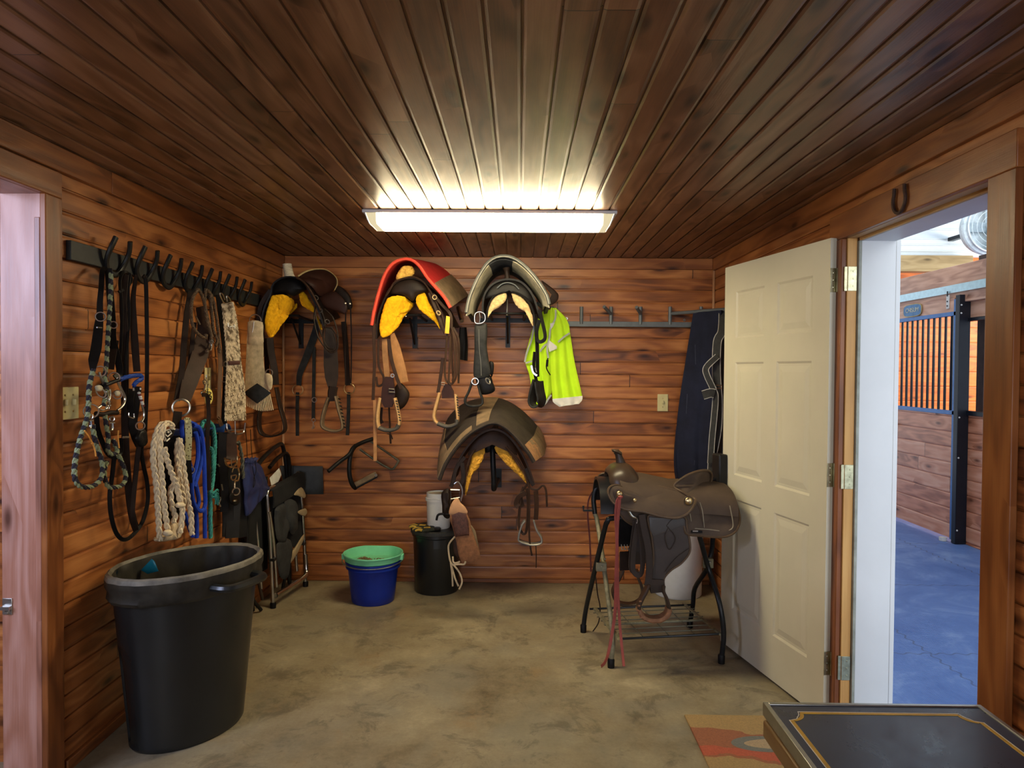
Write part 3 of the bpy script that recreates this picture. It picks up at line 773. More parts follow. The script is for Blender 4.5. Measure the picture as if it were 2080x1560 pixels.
# tree, fork and skirts: inverted U shells swept back to the wall
r0 = A5([(270, 1180), (250, 1000), (300, 780), (390, 600), (420, 450), (560, 350), (720, 330), (880, 380), (980, 520), (1080, 720), (1160, 900), (1230, 1120)])
r1 = A5([(300, 1120), (300, 950), (350, 760), (450, 590), (520, 460), (640, 400), (800, 390), (940, 430), (1040, 560), (1120, 740), (1200, 900), (1270, 1080)])
r2 = A5([(640, 1000), (650, 860), (670, 720), (700, 620), (760, 530), (860, 470), (1000, 480), (1130, 540), (1230, 640), (1330, 760), (1420, 880), (1480, 980)])
one('skirt', lambda b: b.sheet([resample(cat(at(r, y), 4), 30) for r, y in ((r0, 4.36), (r1, 4.50), (r2, 4.82))], .010), BLKL, s1)
P_('fork', at(A5([(400, 590), (420, 480), (520, 380), (640, 345), (780, 340), (880, 400), (960, 520), (900, 560), (830, 600), (760, 640), (690, 640), (600, 600), (480, 600)]), 4.42), .035, BLKL, s1)
one('fork_binding', lambda b: b.tube(at(A5([(800, 345), (900, 400), (1000, 520), (1080, 660), (1180, 860)]), 4.35), .007), BRN, s1)
hp = at(A5([(690, 345), (680, 300), (668, 240), (655, 190), (650, 150), (648, 128)]), 4.43)
hn = one('horn', lambda b: b.tube(hp, .026, 20, scale=[1.35, 1.1, .95, .92, 1.0, 1.08], smooth=3), mat('horn_wrap', (.62, .56, .42), .7, 0, .12, 60), s1); hn['label'] = 'horn wrapped in white rubber'
one('wrap', lambda b: [b.ring(hp[1].lerp(hp[4], k/8), hp[4]-hp[1], .0275-.001*k/8, .0022, 24, 6) for k in range(9)], mat('horn_wrap', 0), hn)
cp = A5([(820, 320), (950, 245), (1100, 212), (1240, 218), (1350, 272), (1428, 360), (1438, 450), (1395, 540), (1330, 580), (1240, 640), (1150, 620), (1050, 500), (920, 390)])
P_('seat', at(cp, [4.50, 4.55, 4.62, 4.68, 4.70, 4.72, 4.72, 4.70, 4.66, 4.62, 4.56, 4.50, 4.48]), .026, RED_BR, s1)
T_('cantle_binding', at(cp[:8], [4.49, 4.54, 4.61, 4.67, 4.69, 4.71, 4.71, 4.70]), .0055, RAW, s1)
P_('jockey', at(A5([(1180, 640), (1380, 560), (1480, 620), (1560, 700), (1605, 800), (1600, 880), (1560, 925), (1500, 900), (1350, 850), (1250, 810), (1170, 720)]), 4.60), .010, RED_BR, s1)
P_('rear_skirt', at(A5([(1440, 470), (1550, 520), (1650, 640), (1685, 790), (1640, 850), (1500, 820), (1380, 700), (1400, 560)]), 4.72), .012, DBR, s1)
one('conchos', lambda b: [b.tube(at(A5([q, (q[0]+8, q[1]+16)]), 4.58), .007, smooth=0) for q in ((1570, 745), (1640, 750), (1110, 640), (1110, 690))], CHR, s1)
fl = one('fender', lambda b: (b.strap(at(A3([(265, 650), (275, 760), (300, 900), (310, 1020)]), 4.40), .045, .008, (.5, -1, 0)), b.strap(at(A3([(235, 650), (240, 800), (245, 930)]), 4.42), .030, .006)), DBR, s1)
one('fender', lambda b: (b.strap(at(A3([(735, 560), (745, 720), (750, 860), (755, 960), (760, 1040)]), 4.42), .085, .007, (.4, -1, 0), scale=[.5, .95, 1.05, .95, .6]), b.strap(at(A3([(770, 1035), (760, 1090), (765, 1150)]), 4.40), .055, .03)), DBR, s1)
st = one('stirrup', lambda b: band(b, at(A3([(318, 1040), (345, 1180), (385, 1330), (375, 1395), (300, 1425), (225, 1420), (185, 1370), (185, 1250), (230, 1150)]), 4.38), .060, .011), DBR, s1)
st = one('stirrup', lambda b: band(b, at(A3([(790, 1110), (815, 1220), (845, 1330), (830, 1375), (765, 1385), (695, 1360), (680, 1310), (705, 1200), (735, 1120)]), 4.40), .065, .014), mat('grimy_wood', (.14, .095, .055), .5, 0, .4, 25), s1)
one('stirrup_lacing', lambda b: [b.tube(at(A3([(806+k*5.5, 1130+k*28), (826+k*5.5, 1136+k*28)]), 4.375), .004, 6, smooth=0) for k in range(9)], BLKL, s1)
# latigo straps on the left, tie strings, lariat coil
one('latigo', lambda b: (b.strap(at(A3([(270, 270), (215, 350), (185, 430), (175, 560), (190, 700), (215, 800)]), 4.40), .026, .004, (.3, -1, 0)), b.strap(at(A3([(180, 400), (205, 520), (215, 640), (235, 800)]), 4.42), .016, .004)), BRN, s1)
one('strings', lambda b: [b.strap(at(A3(q), 4.62), .009, .003) for q in ([(868, 400), (862, 700), (866, 1020)], [(905, 400), (912, 700), (908, 1010)], [(270, 660), (275, 800), (285, 900)])], DBR, s1)
lr = one('coiled_strap', lambda b: [b.tube(at(A3(q), 4.37), .0045, 7) for q in ([(640, 360), (615, 480), (640, 620), (690, 710), (750, 765), (800, 735), (800, 650), (760, 580), (700, 570), (685, 640), (720, 720), (770, 740)],
    [(660, 400), (700, 520), (690, 640), (710, 735), (770, 750), (790, 690), (770, 610)], [(700, 420), (760, 480), (790, 560), (806, 640), (800, 710)], [(620, 430), (640, 520), (680, 640)])], DBR, s1)
one('buckle', lambda b: [b.ring(at(A3([q]), 4.37)[0], (0, -1, .2), .016, .003, 16, 6, Ry=.011) for q in ((632, 330), (722, 520), (665, 430))], CHR, s1)
# string cinch with diamond patch
c1 = thing('string_cinch', 'cream string cinch with dark diamond patch hanging beside the corner saddle', 'cinch', tuple(at(A3([(165, 1240)]), 4.10)[0]), 'cinches')
def cords(b, tops, bots, Y, r, n, sway=0):
    for k in range(n):
        u = k/(n-1); t0 = V(tops[0]).lerp(V(tops[-1]), u); m0 = V(bots[0][0]).lerp(V(bots[0][1]), u); m1 = V(bots[1][0]).lerp(V(bots[1][1]), u)+V((0, 0, -.02*math.sin(PI*u)))
        b.tube([t0, t0.lerp(m0, .5), m0, m0.lerp(m1, .5), m1], r, 6, smooth=3)
q = at(A3([(95, 522), (205, 525), (78, 900), (215, 880), (62, 1175), (292, 1220)]), 4.10)
one('cords', lambda b: cords(b, (q[0], q[1]), ((q[2], q[3]), (q[4], q[5])), 4.10, .0036, 17), STRING, c1)
P_('upper_web', at(A3([(95, 520), (205, 525), (212, 620), (208, 700), (98, 705), (94, 640)]), 4.097), .006, STRING, c1)
P_('upper_web', at(A3([(232, 930), (284, 950), (284, 1040), (260, 1060), (235, 1000)]), 4.095), .005, STRING, c1)
P_('diamond_patch', at(A3([(55, 1085), (110, 1045), (165, 1008), (220, 1045), (277, 1085), (220, 1130), (165, 1170), (110, 1130)]), 4.088), .004, GBL, c1, smooth=1)
one('cinch_ring', lambda b: (b.ring(at(A3([(150, 510)]), 4.10)[0], (0, -1, 0), .034, .003, 24, 6), b.tube(at(A3([(140, 520), (135, 570), (125, 605)]), 4.09), .0025), b.ring(at(A3([(260, 925)]), 4.10)[0], (0, -1, 0), .020, .003, 16, 6)), CHR, c1)
# breast collar behind saddle 1
bc = thing('breast_collar', 'black breast collar with two brass rings hanging behind the corner saddle', 'breast collar', tuple(at(A3([(620, 560)]), 4.86)[0]), 'breast collars')
one('shoulder_strap', lambda b: b.strap(at(A3([(640, 520), (615, 640), (560, 790), (505, 930), (495, 1025)]), 4.85), .045, .008, (0, -1, 0), scale=[.7, 1.1, 1.1, .9, .7]), GBL, bc)
one('shoulder_strap', lambda b: b.strap(at(A3([(850, 520), (870, 760), (885, 1025)]), 4.85), .036, .008, (0, -1, 0)), DBR, bc)
one('tug_strap', lambda b: b.strap(at(A3([(485, 1080), (482, 1250), (484, 1425)]), 4.86), .024, .005), GBL, bc)
one('tug_strap', lambda b: b.strap(at(A3([(890, 1080), (888, 1250), (880, 1420)]), 4.86), .024, .005), GBL, bc)
one('ring', lambda b: [b.ring(at(A3([q]), 4.85)[0], (0, -1, 0), .036, .0035, 28, 8) for q in ((486, 1062), (895, 1052))], BRS, bc)
one('centre_strap', lambda b: b.strap(at(A3([(615, 720), (615, 900), (612, 1100), (610, 1290)]), 4.86), .024, .005), GBL, bc)
one('snap', lambda b: (b.ring(at(A3([(612, 1300)]), 4.855)[0], (0, -1, 0), .012, .003, 14, 6), b.tube(at(A3([(610, 1315), (608, 1345), (600, 1365), (614, 1362), (618, 1340)]), 4.855), .0032), b.ring(at(A3([(618, 1140)]), 4.85)[0], (0, -1, 0), .016, .003, 16, 6)), CHR, bc)
# ================================================================== SADDLE RACKS
def rack(px, py, Yb, w, label, arm=.50, drop=70):
    """folding steel wall rack: two rails reaching out from the wall, a cross bar and a drilled strap"""
    base = atY(px, py, YB-.004); t = thing('saddle_rack', label, 'saddle rack', tuple(base), 'steel saddle racks')
    f = atY(px, py, YB-arm)
    zt = base.z
    for sx in (-1, 1):
        one('rail', lambda b: b.tube([V((base.x+sx*w*.5, YB-.01, zt)), V((base.x+sx*w*.5, YB-arm, zt+.01))], .009, 8, smooth=0), IRON, t)
    one('cross_bar', lambda b: b.tube([V((base.x-w*.62, YB-arm, zt+.01)), V((base.x+w*.62, YB-arm, zt+.01))], .008, 8, smooth=0), IRON, t)
    one('wall_bar', lambda b: b.bx((base.x-w*.9, YB-.008, zt-.018), (base.x+w*.9, YB-.001, zt+.012)), IRON, t, bevel=.001)
    one('drilled_strap', lambda b: (b.bx((base.x-.016, YB-.012, zt-.19), (base.x+.016, YB-.001, zt+.03)), b.tube([V((base.x, YB-.02, zt-.16)), V((base.x, YB-arm*.6, zt))], .007, smooth=0)), IRON, t)
    one('upright_pin', lambda b: b.tube([V((base.x, YB-arm, zt)), V((base.x, YB-arm+.01, zt+.14))], .006, 8, smooth=0), CHR, t)
    return t
rack(612, 652, 0, .16, 'black steel rack arm under the corner saddle', arm=.36)
rack(843, 652, 0, .16, 'black steel rack arm under the red-padded saddle', arm=.40)
rack(1032, 650, 0, .22, 'black steel rack with drilled strap under the grey-padded saddle', arm=.44)
# ================================================================== SADDLE 2 with red pad
A4 = lambda p: cr(720, 500, .2949, p)
s2 = thing('western_saddle', 'dark brown saddle with thick yellow fleece and wooden stirrups under a red felt pad', 'saddle', (-.72, 4.5, 1.95), 'saddles on wall racks')
pd = thing('saddle_pad', 'bright red felt saddle pad draped over the middle saddle near the ceiling', 'saddle pad', (-.70, 4.55, 2.1), 'saddle pads')
f0 = A4([(118, 545), (135, 450), (165, 330), (208, 200), (268, 118), (345, 90), (400, 98), (450, 140), (500, 215), (560, 285), (620, 355), (660, 425)])
g0 = A4([(175, 520), (185, 430), (215, 330), (270, 230), (350, 160), (440, 125), (520, 118), (590, 145), (645, 190), (700, 245), (740, 290), (775, 345)])
h0 = [((a[0]+b[0])/2, (a[1]+b[1])/2-1) for a, b in zip(f0, g0)]
rows = [resample(cat(at(r, y), 4), 34) for r, y in ((f0, 4.32), (h0, 4.56), (g0, 4.86))]
one('felt', lambda b: b.sheet(rows, .016), FELT_R, pd)
one('front_edge', lambda b: b.tube([p+V((0, -.004, 0)) for p in rows[0]], (.010, .014), 8, smooth=0, ref=(0, -1, 0)), FELT_RB, pd)
def patch(rows, i0, i1, j0, j1, lift=.010, n=6, m=8):
    out = []
    for a in range(n):
        u = i0+(i1-i0)*a/(n-1); iu = min(int(u), len(rows)-2); fu = u-iu; r = []
        for c in range(m):
            v = j0+(j1-j0)*c/(m-1); jv = min(int(v), len(rows[0])-2); fv = v-jv
            p = (rows[iu][jv].lerp(rows[iu][jv+1], fv)).lerp(rows[iu+1][jv].lerp(rows[iu+1][jv+1], fv), fu)
            q = (rows[iu+1][jv]-rows[iu][jv]).cross(rows[iu][jv+1]-rows[iu][jv]).normalized()
            if q.z < -.05: q = -q
            r.append(p+q*lift)
        out.append(r)
    return out
for a, b_ in ((26.5, 33), (0, 5)): 
    one('wear_patch', lambda b: b.sheet(patch(rows, .05, 2, a, b_), .004), WEAR, pd)
P_('fleece_tuft', at(A4([(285, 215), (310, 160), (345, 135), (400, 140), (415, 180), (395, 210), (345, 230), (300, 235)]), 4.40), .030, mat('golden_fleece', (.78, .46, .09), .95, 0, .25, 45, 1.0, 75), s2, lump=.016, lscale=45, sub=3, disp=(.010, .016))
one('skirt', lambda b: b.sheet([resample(cat(at(A4(r), y), 4), 30) for r, y in (([(150, 640), (160, 500), (200, 380), (245, 290), (310, 235), (400, 220), (470, 245), (520, 310), (570, 400), (620, 500), (650, 600)], 4.38), ([(180, 600), (200, 480), (250, 370), (300, 290), (370, 245), (440, 240), (500, 270), (550, 330), (600, 400), (650, 480), (680, 560)], 4.56), ([(230, 560), (260, 460), (310, 380), (370, 320), (430, 290), (500, 290), (560, 320), (610, 370), (650, 430), (690, 500), (720, 560)], 4.84))], .010), DBR, s2)
P_('fork', at(A4([(245, 325), (272, 262), (330, 232), (400, 222), (460, 245), (508, 300), (480, 320), (430, 340), (400, 380), (350, 345), (290, 335)]), 4.41), .022, DBR, s2)
one('fork_binding', lambda b: b.tube(at(A4([(215, 345), (245, 300), (275, 250), (330, 225), (400, 212), (465, 238), (515, 300), (560, 380), (600, 470), (625, 560)]), 4.37), .006), BRN, s2)
P_('sheepskin_lining', at(A4([(170, 590), (178, 500), (208, 400), (240, 348), (330, 340), (380, 372), (412, 408), (372, 450), (340, 490), (300, 560), (235, 622), (190, 635)]), [4.36]*4+[4.40, 4.46, 4.50, 4.50, 4.46, 4.42, 4.38, 4.36]), .022, FLC, s2, lump=.016, lscale=42, sub=1)
P_('sheepskin_lining', at(A4([(425, 342), (480, 318), (505, 370), (542, 440), (572, 510), (594, 580), (560, 530), (500, 482), (432, 420)]), 4.42), .014, FLC, s2, lump=.010, lscale=42, sub=1)
P_('gullet', at(A4([(355, 345), (390, 318), (425, 345), (425, 385), (395, 388), (370, 370)]), 4.52), .01, BLKL, s2)
# right rigging, rings, tag, strings
one('rigging', lambda b: (b.strap(at(A4([(520, 320), (560, 420), (600, 520), (630, 600)]), 4.38), .030, .008, (.3, -1, .2)), b.strap(at(A4([(540, 330), (600, 400), (660, 470), (668, 560)]), 4.36), .020, .006, (.3, -1, .2))), BRN, s2)
one('buckle', lambda b: (b.ring(at(A4([(578, 460)]), 4.345)[0], (.3, -1, 0), .014, .0045, 16, 6, Ry=.010), b.ring(at(A4([(552, 352)]), 4.35)[0], (.3, -1, 0), .013, .003, 16, 6)), BRS, s2)
tg = P_('paper_tag', at(A4([(632, 480), (658, 486), (652, 604), (622, 600)]), 4.33), .0012, mat('orange_card', (.85, .42, .03), .6), s2, smooth=0); tg['label'] = 'orange paper tag'
one('reins', lambda b: [b.strap(at(A4(q), y), .013, .004, (.5, -1, 0)) for q, y in (([(640, 600), (630, 720), (622, 850), (630, 920), (655, 945), (680, 930), (672, 800), (668, 560)], 4.35), ([(670, 560), (700, 660), (712, 800), (700, 900), (672, 948), (650, 930), (655, 800), (660, 620)], 4.34), ([(680, 560), (716, 640), (720, 800), (716, 945)], 4.37), ([(675, 570), (690, 700), (692, 850), (675, 930)], 4.33))], BRN, s2)
one('fender', lambda b: b.strap(at(A4([(260, 600), (285, 700), (310, 830), (330, 940)]), 4.42), .066, .006, (-.2, -1, 0), scale=[.4, .85, 1.15, 1.2]), TAN, s2)
one('fender', lambda b: (b.strap(at(A4([(205, 640), (212, 760), (225, 900)]), 4.42), .036, .006), None), TAN, s2)
one('rigging', lambda b: b.strap(at(A4([(608, 770), (598, 860), (584, 960), (575, 1010)]), 4.40), .020, .006), BRN, s2)
one('latigo', lambda b: (b.strap(at(A4([(140, 420), (133, 600), (138, 800), (132, 960), (128, 1060)]), 4.36), .019, .005), b.strap(at(A4([(165, 640), (165, 800), (180, 860), (200, 900), (195, 950), (160, 960), (150, 900)]), 4.38), .014, .004), b.strap(at(A4([(235, 640), (255, 780), (290, 900), (320, 980)]), 4.37), .022, .006)), BRN, s2)
l2 = S_('long_latigo', at(A4([(140, 1060), (141, 1200), (142, 1350), (142, 1480)]), 4.36), .021, TAN, s2, t=.005); l2['label'] = 'pale tan end of the latigo'
one('stirrup_hood', lambda b: (b.strap(at(A4([(240, 900), (235, 980), (232, 1060), (235, 1110)]), 4.36), .085, .03, scale=[.55, .9, 1.0, .5]), b.strap(at(A4([(640, 950), (642, 1000), (645, 1045)]), 4.36), .080, .03, scale=[.4, .9, .9])), RED_BR, s2)
P_('bell_leather', at(A4([(310, 940), (360, 980), (380, 1030), (345, 1105), (290, 1120), (270, 1000)]), 4.44), .02, DBR, s2)
one('buckle', lambda b: (b.tube(at(A4([(238, 982), (276, 986), (276, 1006), (238, 1004)]), 4.335), .004, 6, closed=True, smooth=0), b.ring(at(A4([(262, 892)]), 4.34)[0], (0, -1, 0), .010, .003, 14, 6), b.tube(at(A4([(598, 938), (622, 940), (620, 956), (598, 954)]), 4.34), .003, 6, closed=True, smooth=0)), CHR, s2)
for q in ([(180, 1045), (166, 1120), (160, 1200), (172, 1250), (225, 1268), (285, 1258), (310, 1215), (298, 1130), (278, 1045)], [(588, 1010), (560, 1110), (548, 1180), (575, 1222), (640, 1242), (700, 1225), (712, 1180), (703, 1100), (698, 1020)]):
    st = one('stirrup', lambda b: band(b, at(A4(q), 4.36), .055, .017), STIRW, s2)
    one('tread', lambda b: band(b, at(A4([(q[3][0]-2, q[3][1]), q[4], q[5], (q[6][0]-4, q[6][1]+12)]), 4.36), .062, .022), mat('worn_tread', (.07, .062, .05), .5, 0, .4, 30), st)
    one('lacing', lambda b: [b.tube(at(A4([(q[8][0]+(q[6][0]-q[8][0])*k/9+2, q[8][1]+(q[6][1]-q[8][1])*k/9), (q[8][0]+(q[6][0]-q[8][0])*k/9+14, q[8][1]+(q[6][1]-q[8][1])*k/9+6)]), 4.335), .004, 6, smooth=0) for k in range(1, 9)], BLKL, st)
one('cord_end', lambda b: (b.tube(at(A4([(238, 1110), (242, 1200), (245, 1290), (250, 1360)]), 4.42), .006), b.tube(at(A4([(225, 1290), (250, 1300), (262, 1330)]), 4.42), .004), b.strap(at(A4([(185, 1110), (180, 1190), (192, 1220)]), 4.44), .022, .004)), BRN, s2)
# ================================================================== SADDLE 3 with grey pad
A6 = lambda p: cr(920, 500, .2308, p)
s3 = thing('western_saddle', 'black saddle with tan fleece and wide black stirrup leathers under a grey pad', 'saddle', (-.08, 4.5, 1.95), 'saddles on wall racks')
pd = thing('saddle_pad', 'thick grey and black wool saddle pad arched over the black saddle', 'saddle pad', (-.08, 4.55, 2.1), 'saddle pads')
f0 = A6([(118, 585), (140, 470), (190, 340), (255, 215), (330, 125), (420, 88), (520, 100), (610, 155), (705, 250), (775, 345), (830, 440), (848, 512)])
def toward(pts, k, dy=0): return [(1055+(x-1055)*k, 752+(y-752)*k+dy) for x, y in pts]
rows = [resample(cat(at(r, y), 4), 34) for r, y in ((f0, 4.30), (f0, 4.312), (toward(f0, .93, 0), 4.58), (toward(f0, .87, 4), 4.86))]
one('outer_cover', lambda b: b.sheet(rows, .022), FELT_G, pd)
inn = [[p+V((0, .02*(i > 0), -.020)) for p in r] for i, r in enumerate(rows)]
one('wool_lining', lambda b: b.sheet([inn[0][:14], [p.lerp(mid(inn[0]), .10)+V((0, .05, 0)) for p in inn[0][:14]], [p.lerp(mid(inn[2]), .10) for p in inn[2][:14]]], .006), FELT_GL, pd)
one('wool_lining', lambda b: b.sheet([inn[0][19:], [p.lerp(mid(inn[0]), .10)+V((0, .05, 0)) for p in inn[0][19:]], [p.lerp(mid(inn[2]), .10) for p in inn[2][19:]]], .006), FELT_GL, pd)
one('spine_lining', lambda b: b.sheet([inn[0][13:20], [p.lerp(mid(inn[0]), .10)+V((0, .05, 0)) for p in inn[0][13:20]], [p.lerp(mid(inn[2]), .10) for p in inn[2][13:20]]], .006), FELT_GD, pd)
one('front_edge', lambda b: b.tube([p+V((0, -.002, 0)) for p in rows[0]], (.011, .013), 8, smooth=0, ref=(0, -1, 0)), FELT_G, pd)
one('piping', lambda b: b.tube([p+V((0, -.014, 0))+(p-mid(rows[0])).normalized()*(-.004) for p in rows[0]], .0028, 6, smooth=0), mat('pad_piping', (.42, .41, .35), .8), pd)
one('skirt', lambda b: b.sheet([resample(cat(at(A6(r), y), 4), 30) for r, y in (([(265, 640), (262, 520), (280, 420), (340, 340), (420, 300), (500, 292), (590, 310), (660, 370), (710, 450), (740, 540), (770, 640)], 4.38), ([(300, 600), (310, 500), (340, 410), (390, 350), (450, 320), (520, 315), (590, 335), (640, 390), (680, 450), (705, 520), (730, 600)], 4.6), ([(340, 580), (360, 480), (400, 410), (440, 370), (480, 350), (530, 350), (580, 370), (620, 420), (650, 480), (670, 540), (690, 600)], 4.84))], .012), BLKL, s3)
P_('fork', at(A6([(265, 470), (290, 390), (360, 325), (440, 300), (530, 300), (620, 325), (690, 400), (720, 500), (650, 470), (590, 420), (540, 390), (480, 385), (420, 400), (350, 450)]), 4.41), .030, BLKL, s3)
T_('fork_rim', at(A6([(388, 370), (430, 335), (485, 322), (540, 338), (580, 378)]), 4.37), .004, GREYP, s3)
T_('horn', at(A6([(478, 300), (478, 260), (474, 225), (470, 190)]), 4.44), .016, DBR, s3, n=14, scale=[1.2, 1, 1, 1.5])
T_('horn_ring', at(A6([(458, 292), (478, 298), (498, 292)]), 4.40), .006, CHR, s3)
P_('sheepskin_lining', at(A6([(300, 640), (315, 540), (365, 450), (460, 405), (470, 460), (425, 525), (345, 572)]), 4.40), .016, FLT, s3, lump=.008, lscale=40, sub=1)
P_('sheepskin_lining', at(A6([(515, 410), (560, 422), (620, 462), (672, 535), (700, 620), (712, 705), (692, 690), (655, 592), (575, 542), (530, 480)]), 4.40), .012, FLT, s3, lump=.008, lscale=40, sub=1)
one('lining_edge', lambda b: (b.tube(at(A6([(295, 650), (308, 540), (358, 445), (455, 398)]), 4.385), .006), b.tube(at(A6([(520, 402), (580, 420), (640, 462), (690, 530), (722, 630), (730, 720)]), 4.385), .008)), BLKL, s3)
P_('back_band', at(A6([(775, 300), (850, 350), (915, 405), (930, 440), (915, 485), (860, 520), (845, 480), (880, 455), (880, 430), (830, 380)]), 4.7), .006, BRN, s3)
fd = P_('fender', at(A6([(192, 700), (240, 690), (300, 692), (298, 880), (318, 1020), (330, 1130), (240, 1160), (182, 1140), (190, 900)]), 4.37), .012, GBL, s3)
T_('fender_seam', at(A6([(228, 730), (232, 900), (245, 1030), (250, 1140)]), 4.355), .002, mat('grey_thread', (.12, .12, .11), .8), fd)
P_('fender_end', at(A6([(200, 1130), (320, 1130), (352, 1200), (370, 1270), (310, 1303), (240, 1290)]), 4.39), .014, BLKL, s3)
P_('fender_end', at(A6([(320, 1020), (360, 1030), (355, 1120), (335, 1150)]), 4.42), .008, BLKL, s3)
one('buckle', lambda b: (b.tube(at(A6([(195, 600), (235, 578), (278, 600), (280, 655), (240, 680), (195, 670)]), 4.35), .0034, 6, closed=True), b.tube(at(A6([(232, 585), (238, 640), (230, 680)]), 4.345), .003), b.ring(at(A6([(195, 1190)]), 4.345)[0], (0, -1, 0), .020, .0034, 20, 6), b.ring(at(A6([(308, 1187)]), 4.345)[0], (.6, -1, 0), .020, .0045, 20, 6, Ry=.012)), CHR, s3)
one('stirrup', lambda b: band(b, at(A6([(175, 1180), (140, 1280), (108, 1350), (125, 1395), (185, 1408), (250, 1395), (262, 1355), (240, 1290), (225, 1220)]), 4.38), .07, .013), GBL, s3)
one('stirrup_leather', lambda b: (b.strap(at(A6([(725, 600), (735, 760), (742, 900), (745, 1150)]), 4.36), .026, .007, (.6, -1, 0)), b.strap(at(A6([(760, 560), (790, 680), (812, 800), (780, 840), (745, 830), (735, 760), (760, 650)]), 4.34), .022, .007, (.3, -1, 0)), b.strap(at(A6([(720, 930), (712, 1060), (735, 1190)]), 4.36), .022, .006, (.6, -1, 0))), BLKL, s3)
one('stirrup', lambda b: band(b, at(A6([(740, 1180), (715, 1270), (700, 1360), (720, 1400), (762, 1400), (780, 1350), (765, 1270), (755, 1190)]), 4.36), .10, .012, wdir=(.55, .84, 0)), GBL, s3)
one('keeper', lambda b: (b.strap(at(A6([(690, 1050), (705, 1110), (740, 1140)]), 4.34), .014, .005), b.tube(at(A6([(725, 1070), (735, 1110)]), 4.335), .004)), CHR, s3)
# ================================================================== VEST on its peg, coat rail
YEL = mat('lime_fabric', (.56, .86, .015), .75, 0, .10, 6, .12, 60, sheen=.1)
REFL = mat('reflective_tape', (.42, .43, .38), .45, 0, .12, 40)
CREAM = mat('vest_hem', (.72, .70, .62), .7, 0, .1, 20)
vs_ = thing('safety_vest', 'lime yellow high-visibility vest with pale hem hanging from a peg', 'vest', tuple(at([(1112, 628)], 4.80)[0]))
one('back_panel', lambda b: drape(b, at(A6([(800, 560), (715, 690), (665, 860), (628, 1010), (665, 1100), (690, 1250), (705, 1400)]), 4.82), at(A6([(870, 560), (868, 700), (870, 950), (872, 1150), (868, 1290), (800, 1410)]), 4.80), amp=.014, nf=2.4, seed=2), YEL, vs_)
one('front_panel', lambda b: drape(b, at(A6([(860, 540), (850, 700), (862, 900), (865, 1150), (880, 1350)]), 4.765), at(A6([(905, 545), (1005, 650), (1032, 780), (1062, 980), (1100, 1160), (1138, 1330)]), 4.79), amp=.014, nf=2.6, seed=5), YEL, vs_)
one('hem', lambda b: drape(b, at(A6([(875, 1345), (885, 1375), (940, 1412)]), 4.752), at(A6([(1140, 1318), (1136, 1355), (1105, 1388)]), 4.765), amp=.008, nf=2.6, seed=5, n=5, t=.006), CREAM, vs_)
one('tape', lambda b: [b.strap(at(A6(q), y), .012, .003) for q, y in (([(925, 845), (975, 800), (1028, 765)], 4.752), ([(905, 560), (900, 640), (860, 720), (850, 800), (830, 900), (840, 985)], 4.750), ([(715, 700), (690, 830), (650, 940), (632, 1020)], 4.79), ([(640, 1030), (700, 1010)], 4.785), ([(765, 930), (800, 880), (830, 860)], 4.78), ([(700, 1395), (790, 1405), (865, 1310)], 4.785))], REFL, vs_)
one('lapel', lambda b: pill(b, at(A6([(850, 830), (915, 880), (915, 905), (850, 930), (838, 880)]), 4.748), .004, smooth=0), CREAM, vs_)
one('care_label', lambda b: pill(b, at(A6([(855, 680), (898, 672), (880, 710), (862, 730)]), 4.746), .002, smooth=0), CREAM, vs_)
one('cord_lock', lambda b: (b.tube(at(A6([(835, 985), (822, 1060), (835, 1100), (858, 1135)]), 4.75), .004), b.tube(at(A6([(832, 1000), (826, 1060)]), 4.748), .008)), BLKL, vs_)
rail = thing('coat_rail', 'long grey steel rail with angled pegs on the back wall', 'coat rail', tuple(B(1250, 659, .02)))
xa, xb = B(1095, 659, .02).x, XR-.03; zr_ = B(1280, 659, .02).z
one('rail_bar', lambda b: b.bx((xa, YB-.036, zr_-.018), (xb, YB-.001, zr_+.018)), GREYP, rail, bevel=.002)
def peg(px, arm, end):
    p = B(px, 640, .03); top = B(px, 623, .03)
    one('peg', lambda b: (b.tube([V((p.x, YB-.03, zr_)), V((p.x, YB-.03, top.z))], .0125, 12, smooth=0), b.tube([V((p.x, YB-.035, top.z-.05)), end], .0115, 12, smooth=0) if arm else None), GREYP, rail)
peg(1181, 0, None); peg(1241, 1, atY(1227, 623, YB-.12)); peg(1301, 1, atY(1293, 624, YB-.12)); peg(1361, 0, None); peg(1424, 0, None); peg(1121, 1, atY(1091, 616, YB-.13))
one('swing_arm', lambda b: b.tube([B(1364, 637, .035), atY(1467, 629, 4.52), atY(1500, 626, 4.42)], .012, 12, smooth=0), GREYP, rail)
one('screw', lambda b: [b.ring(B(x, y, .012), (0, 1, 0), .006, .004, 10, 6) for x, y in ((1151, 647), (1390, 650))], CHR, rail)
# blankets and straps behind the door
NAVY = mat('navy_canvas', (.010, .0125, .029), .85, 0, .35, 9, .3, 120)
nv = thing('horse_blanket', 'dark navy horse blanket folded over the rail arm behind the open door', 'blanket', tuple(atY(1420, 640, 4.7)))
one('folded_cloth', lambda b: drape(b, at([(1411, 636), (1406, 664), (1395, 729), (1381, 814), (1372, 884), (1370, 941), (1376, 985)], 4.72), at([(1468, 630), (1470, 700), (1472, 800), (1468, 900), (1462, 1010)], 4.50), amp=.016, nf=2.2, t=.030, seed=3), NAVY, nv)
one('white_marks', lambda b: [b.strap(at(q, 4.58), .003, .002) for q in ([(1412, 700), (1413, 740)], [(1396, 800), (1394, 840)], [(1411, 935), (1410, 945)])], mat('lint', (.05, .06, .09), .9), nv)
GSTR = mat('grey_webbing', (.045, .047, .044), .8, 0, .2, 40)
WEDGE = mat('web_white_edge', (.50, .50, .45), .7)
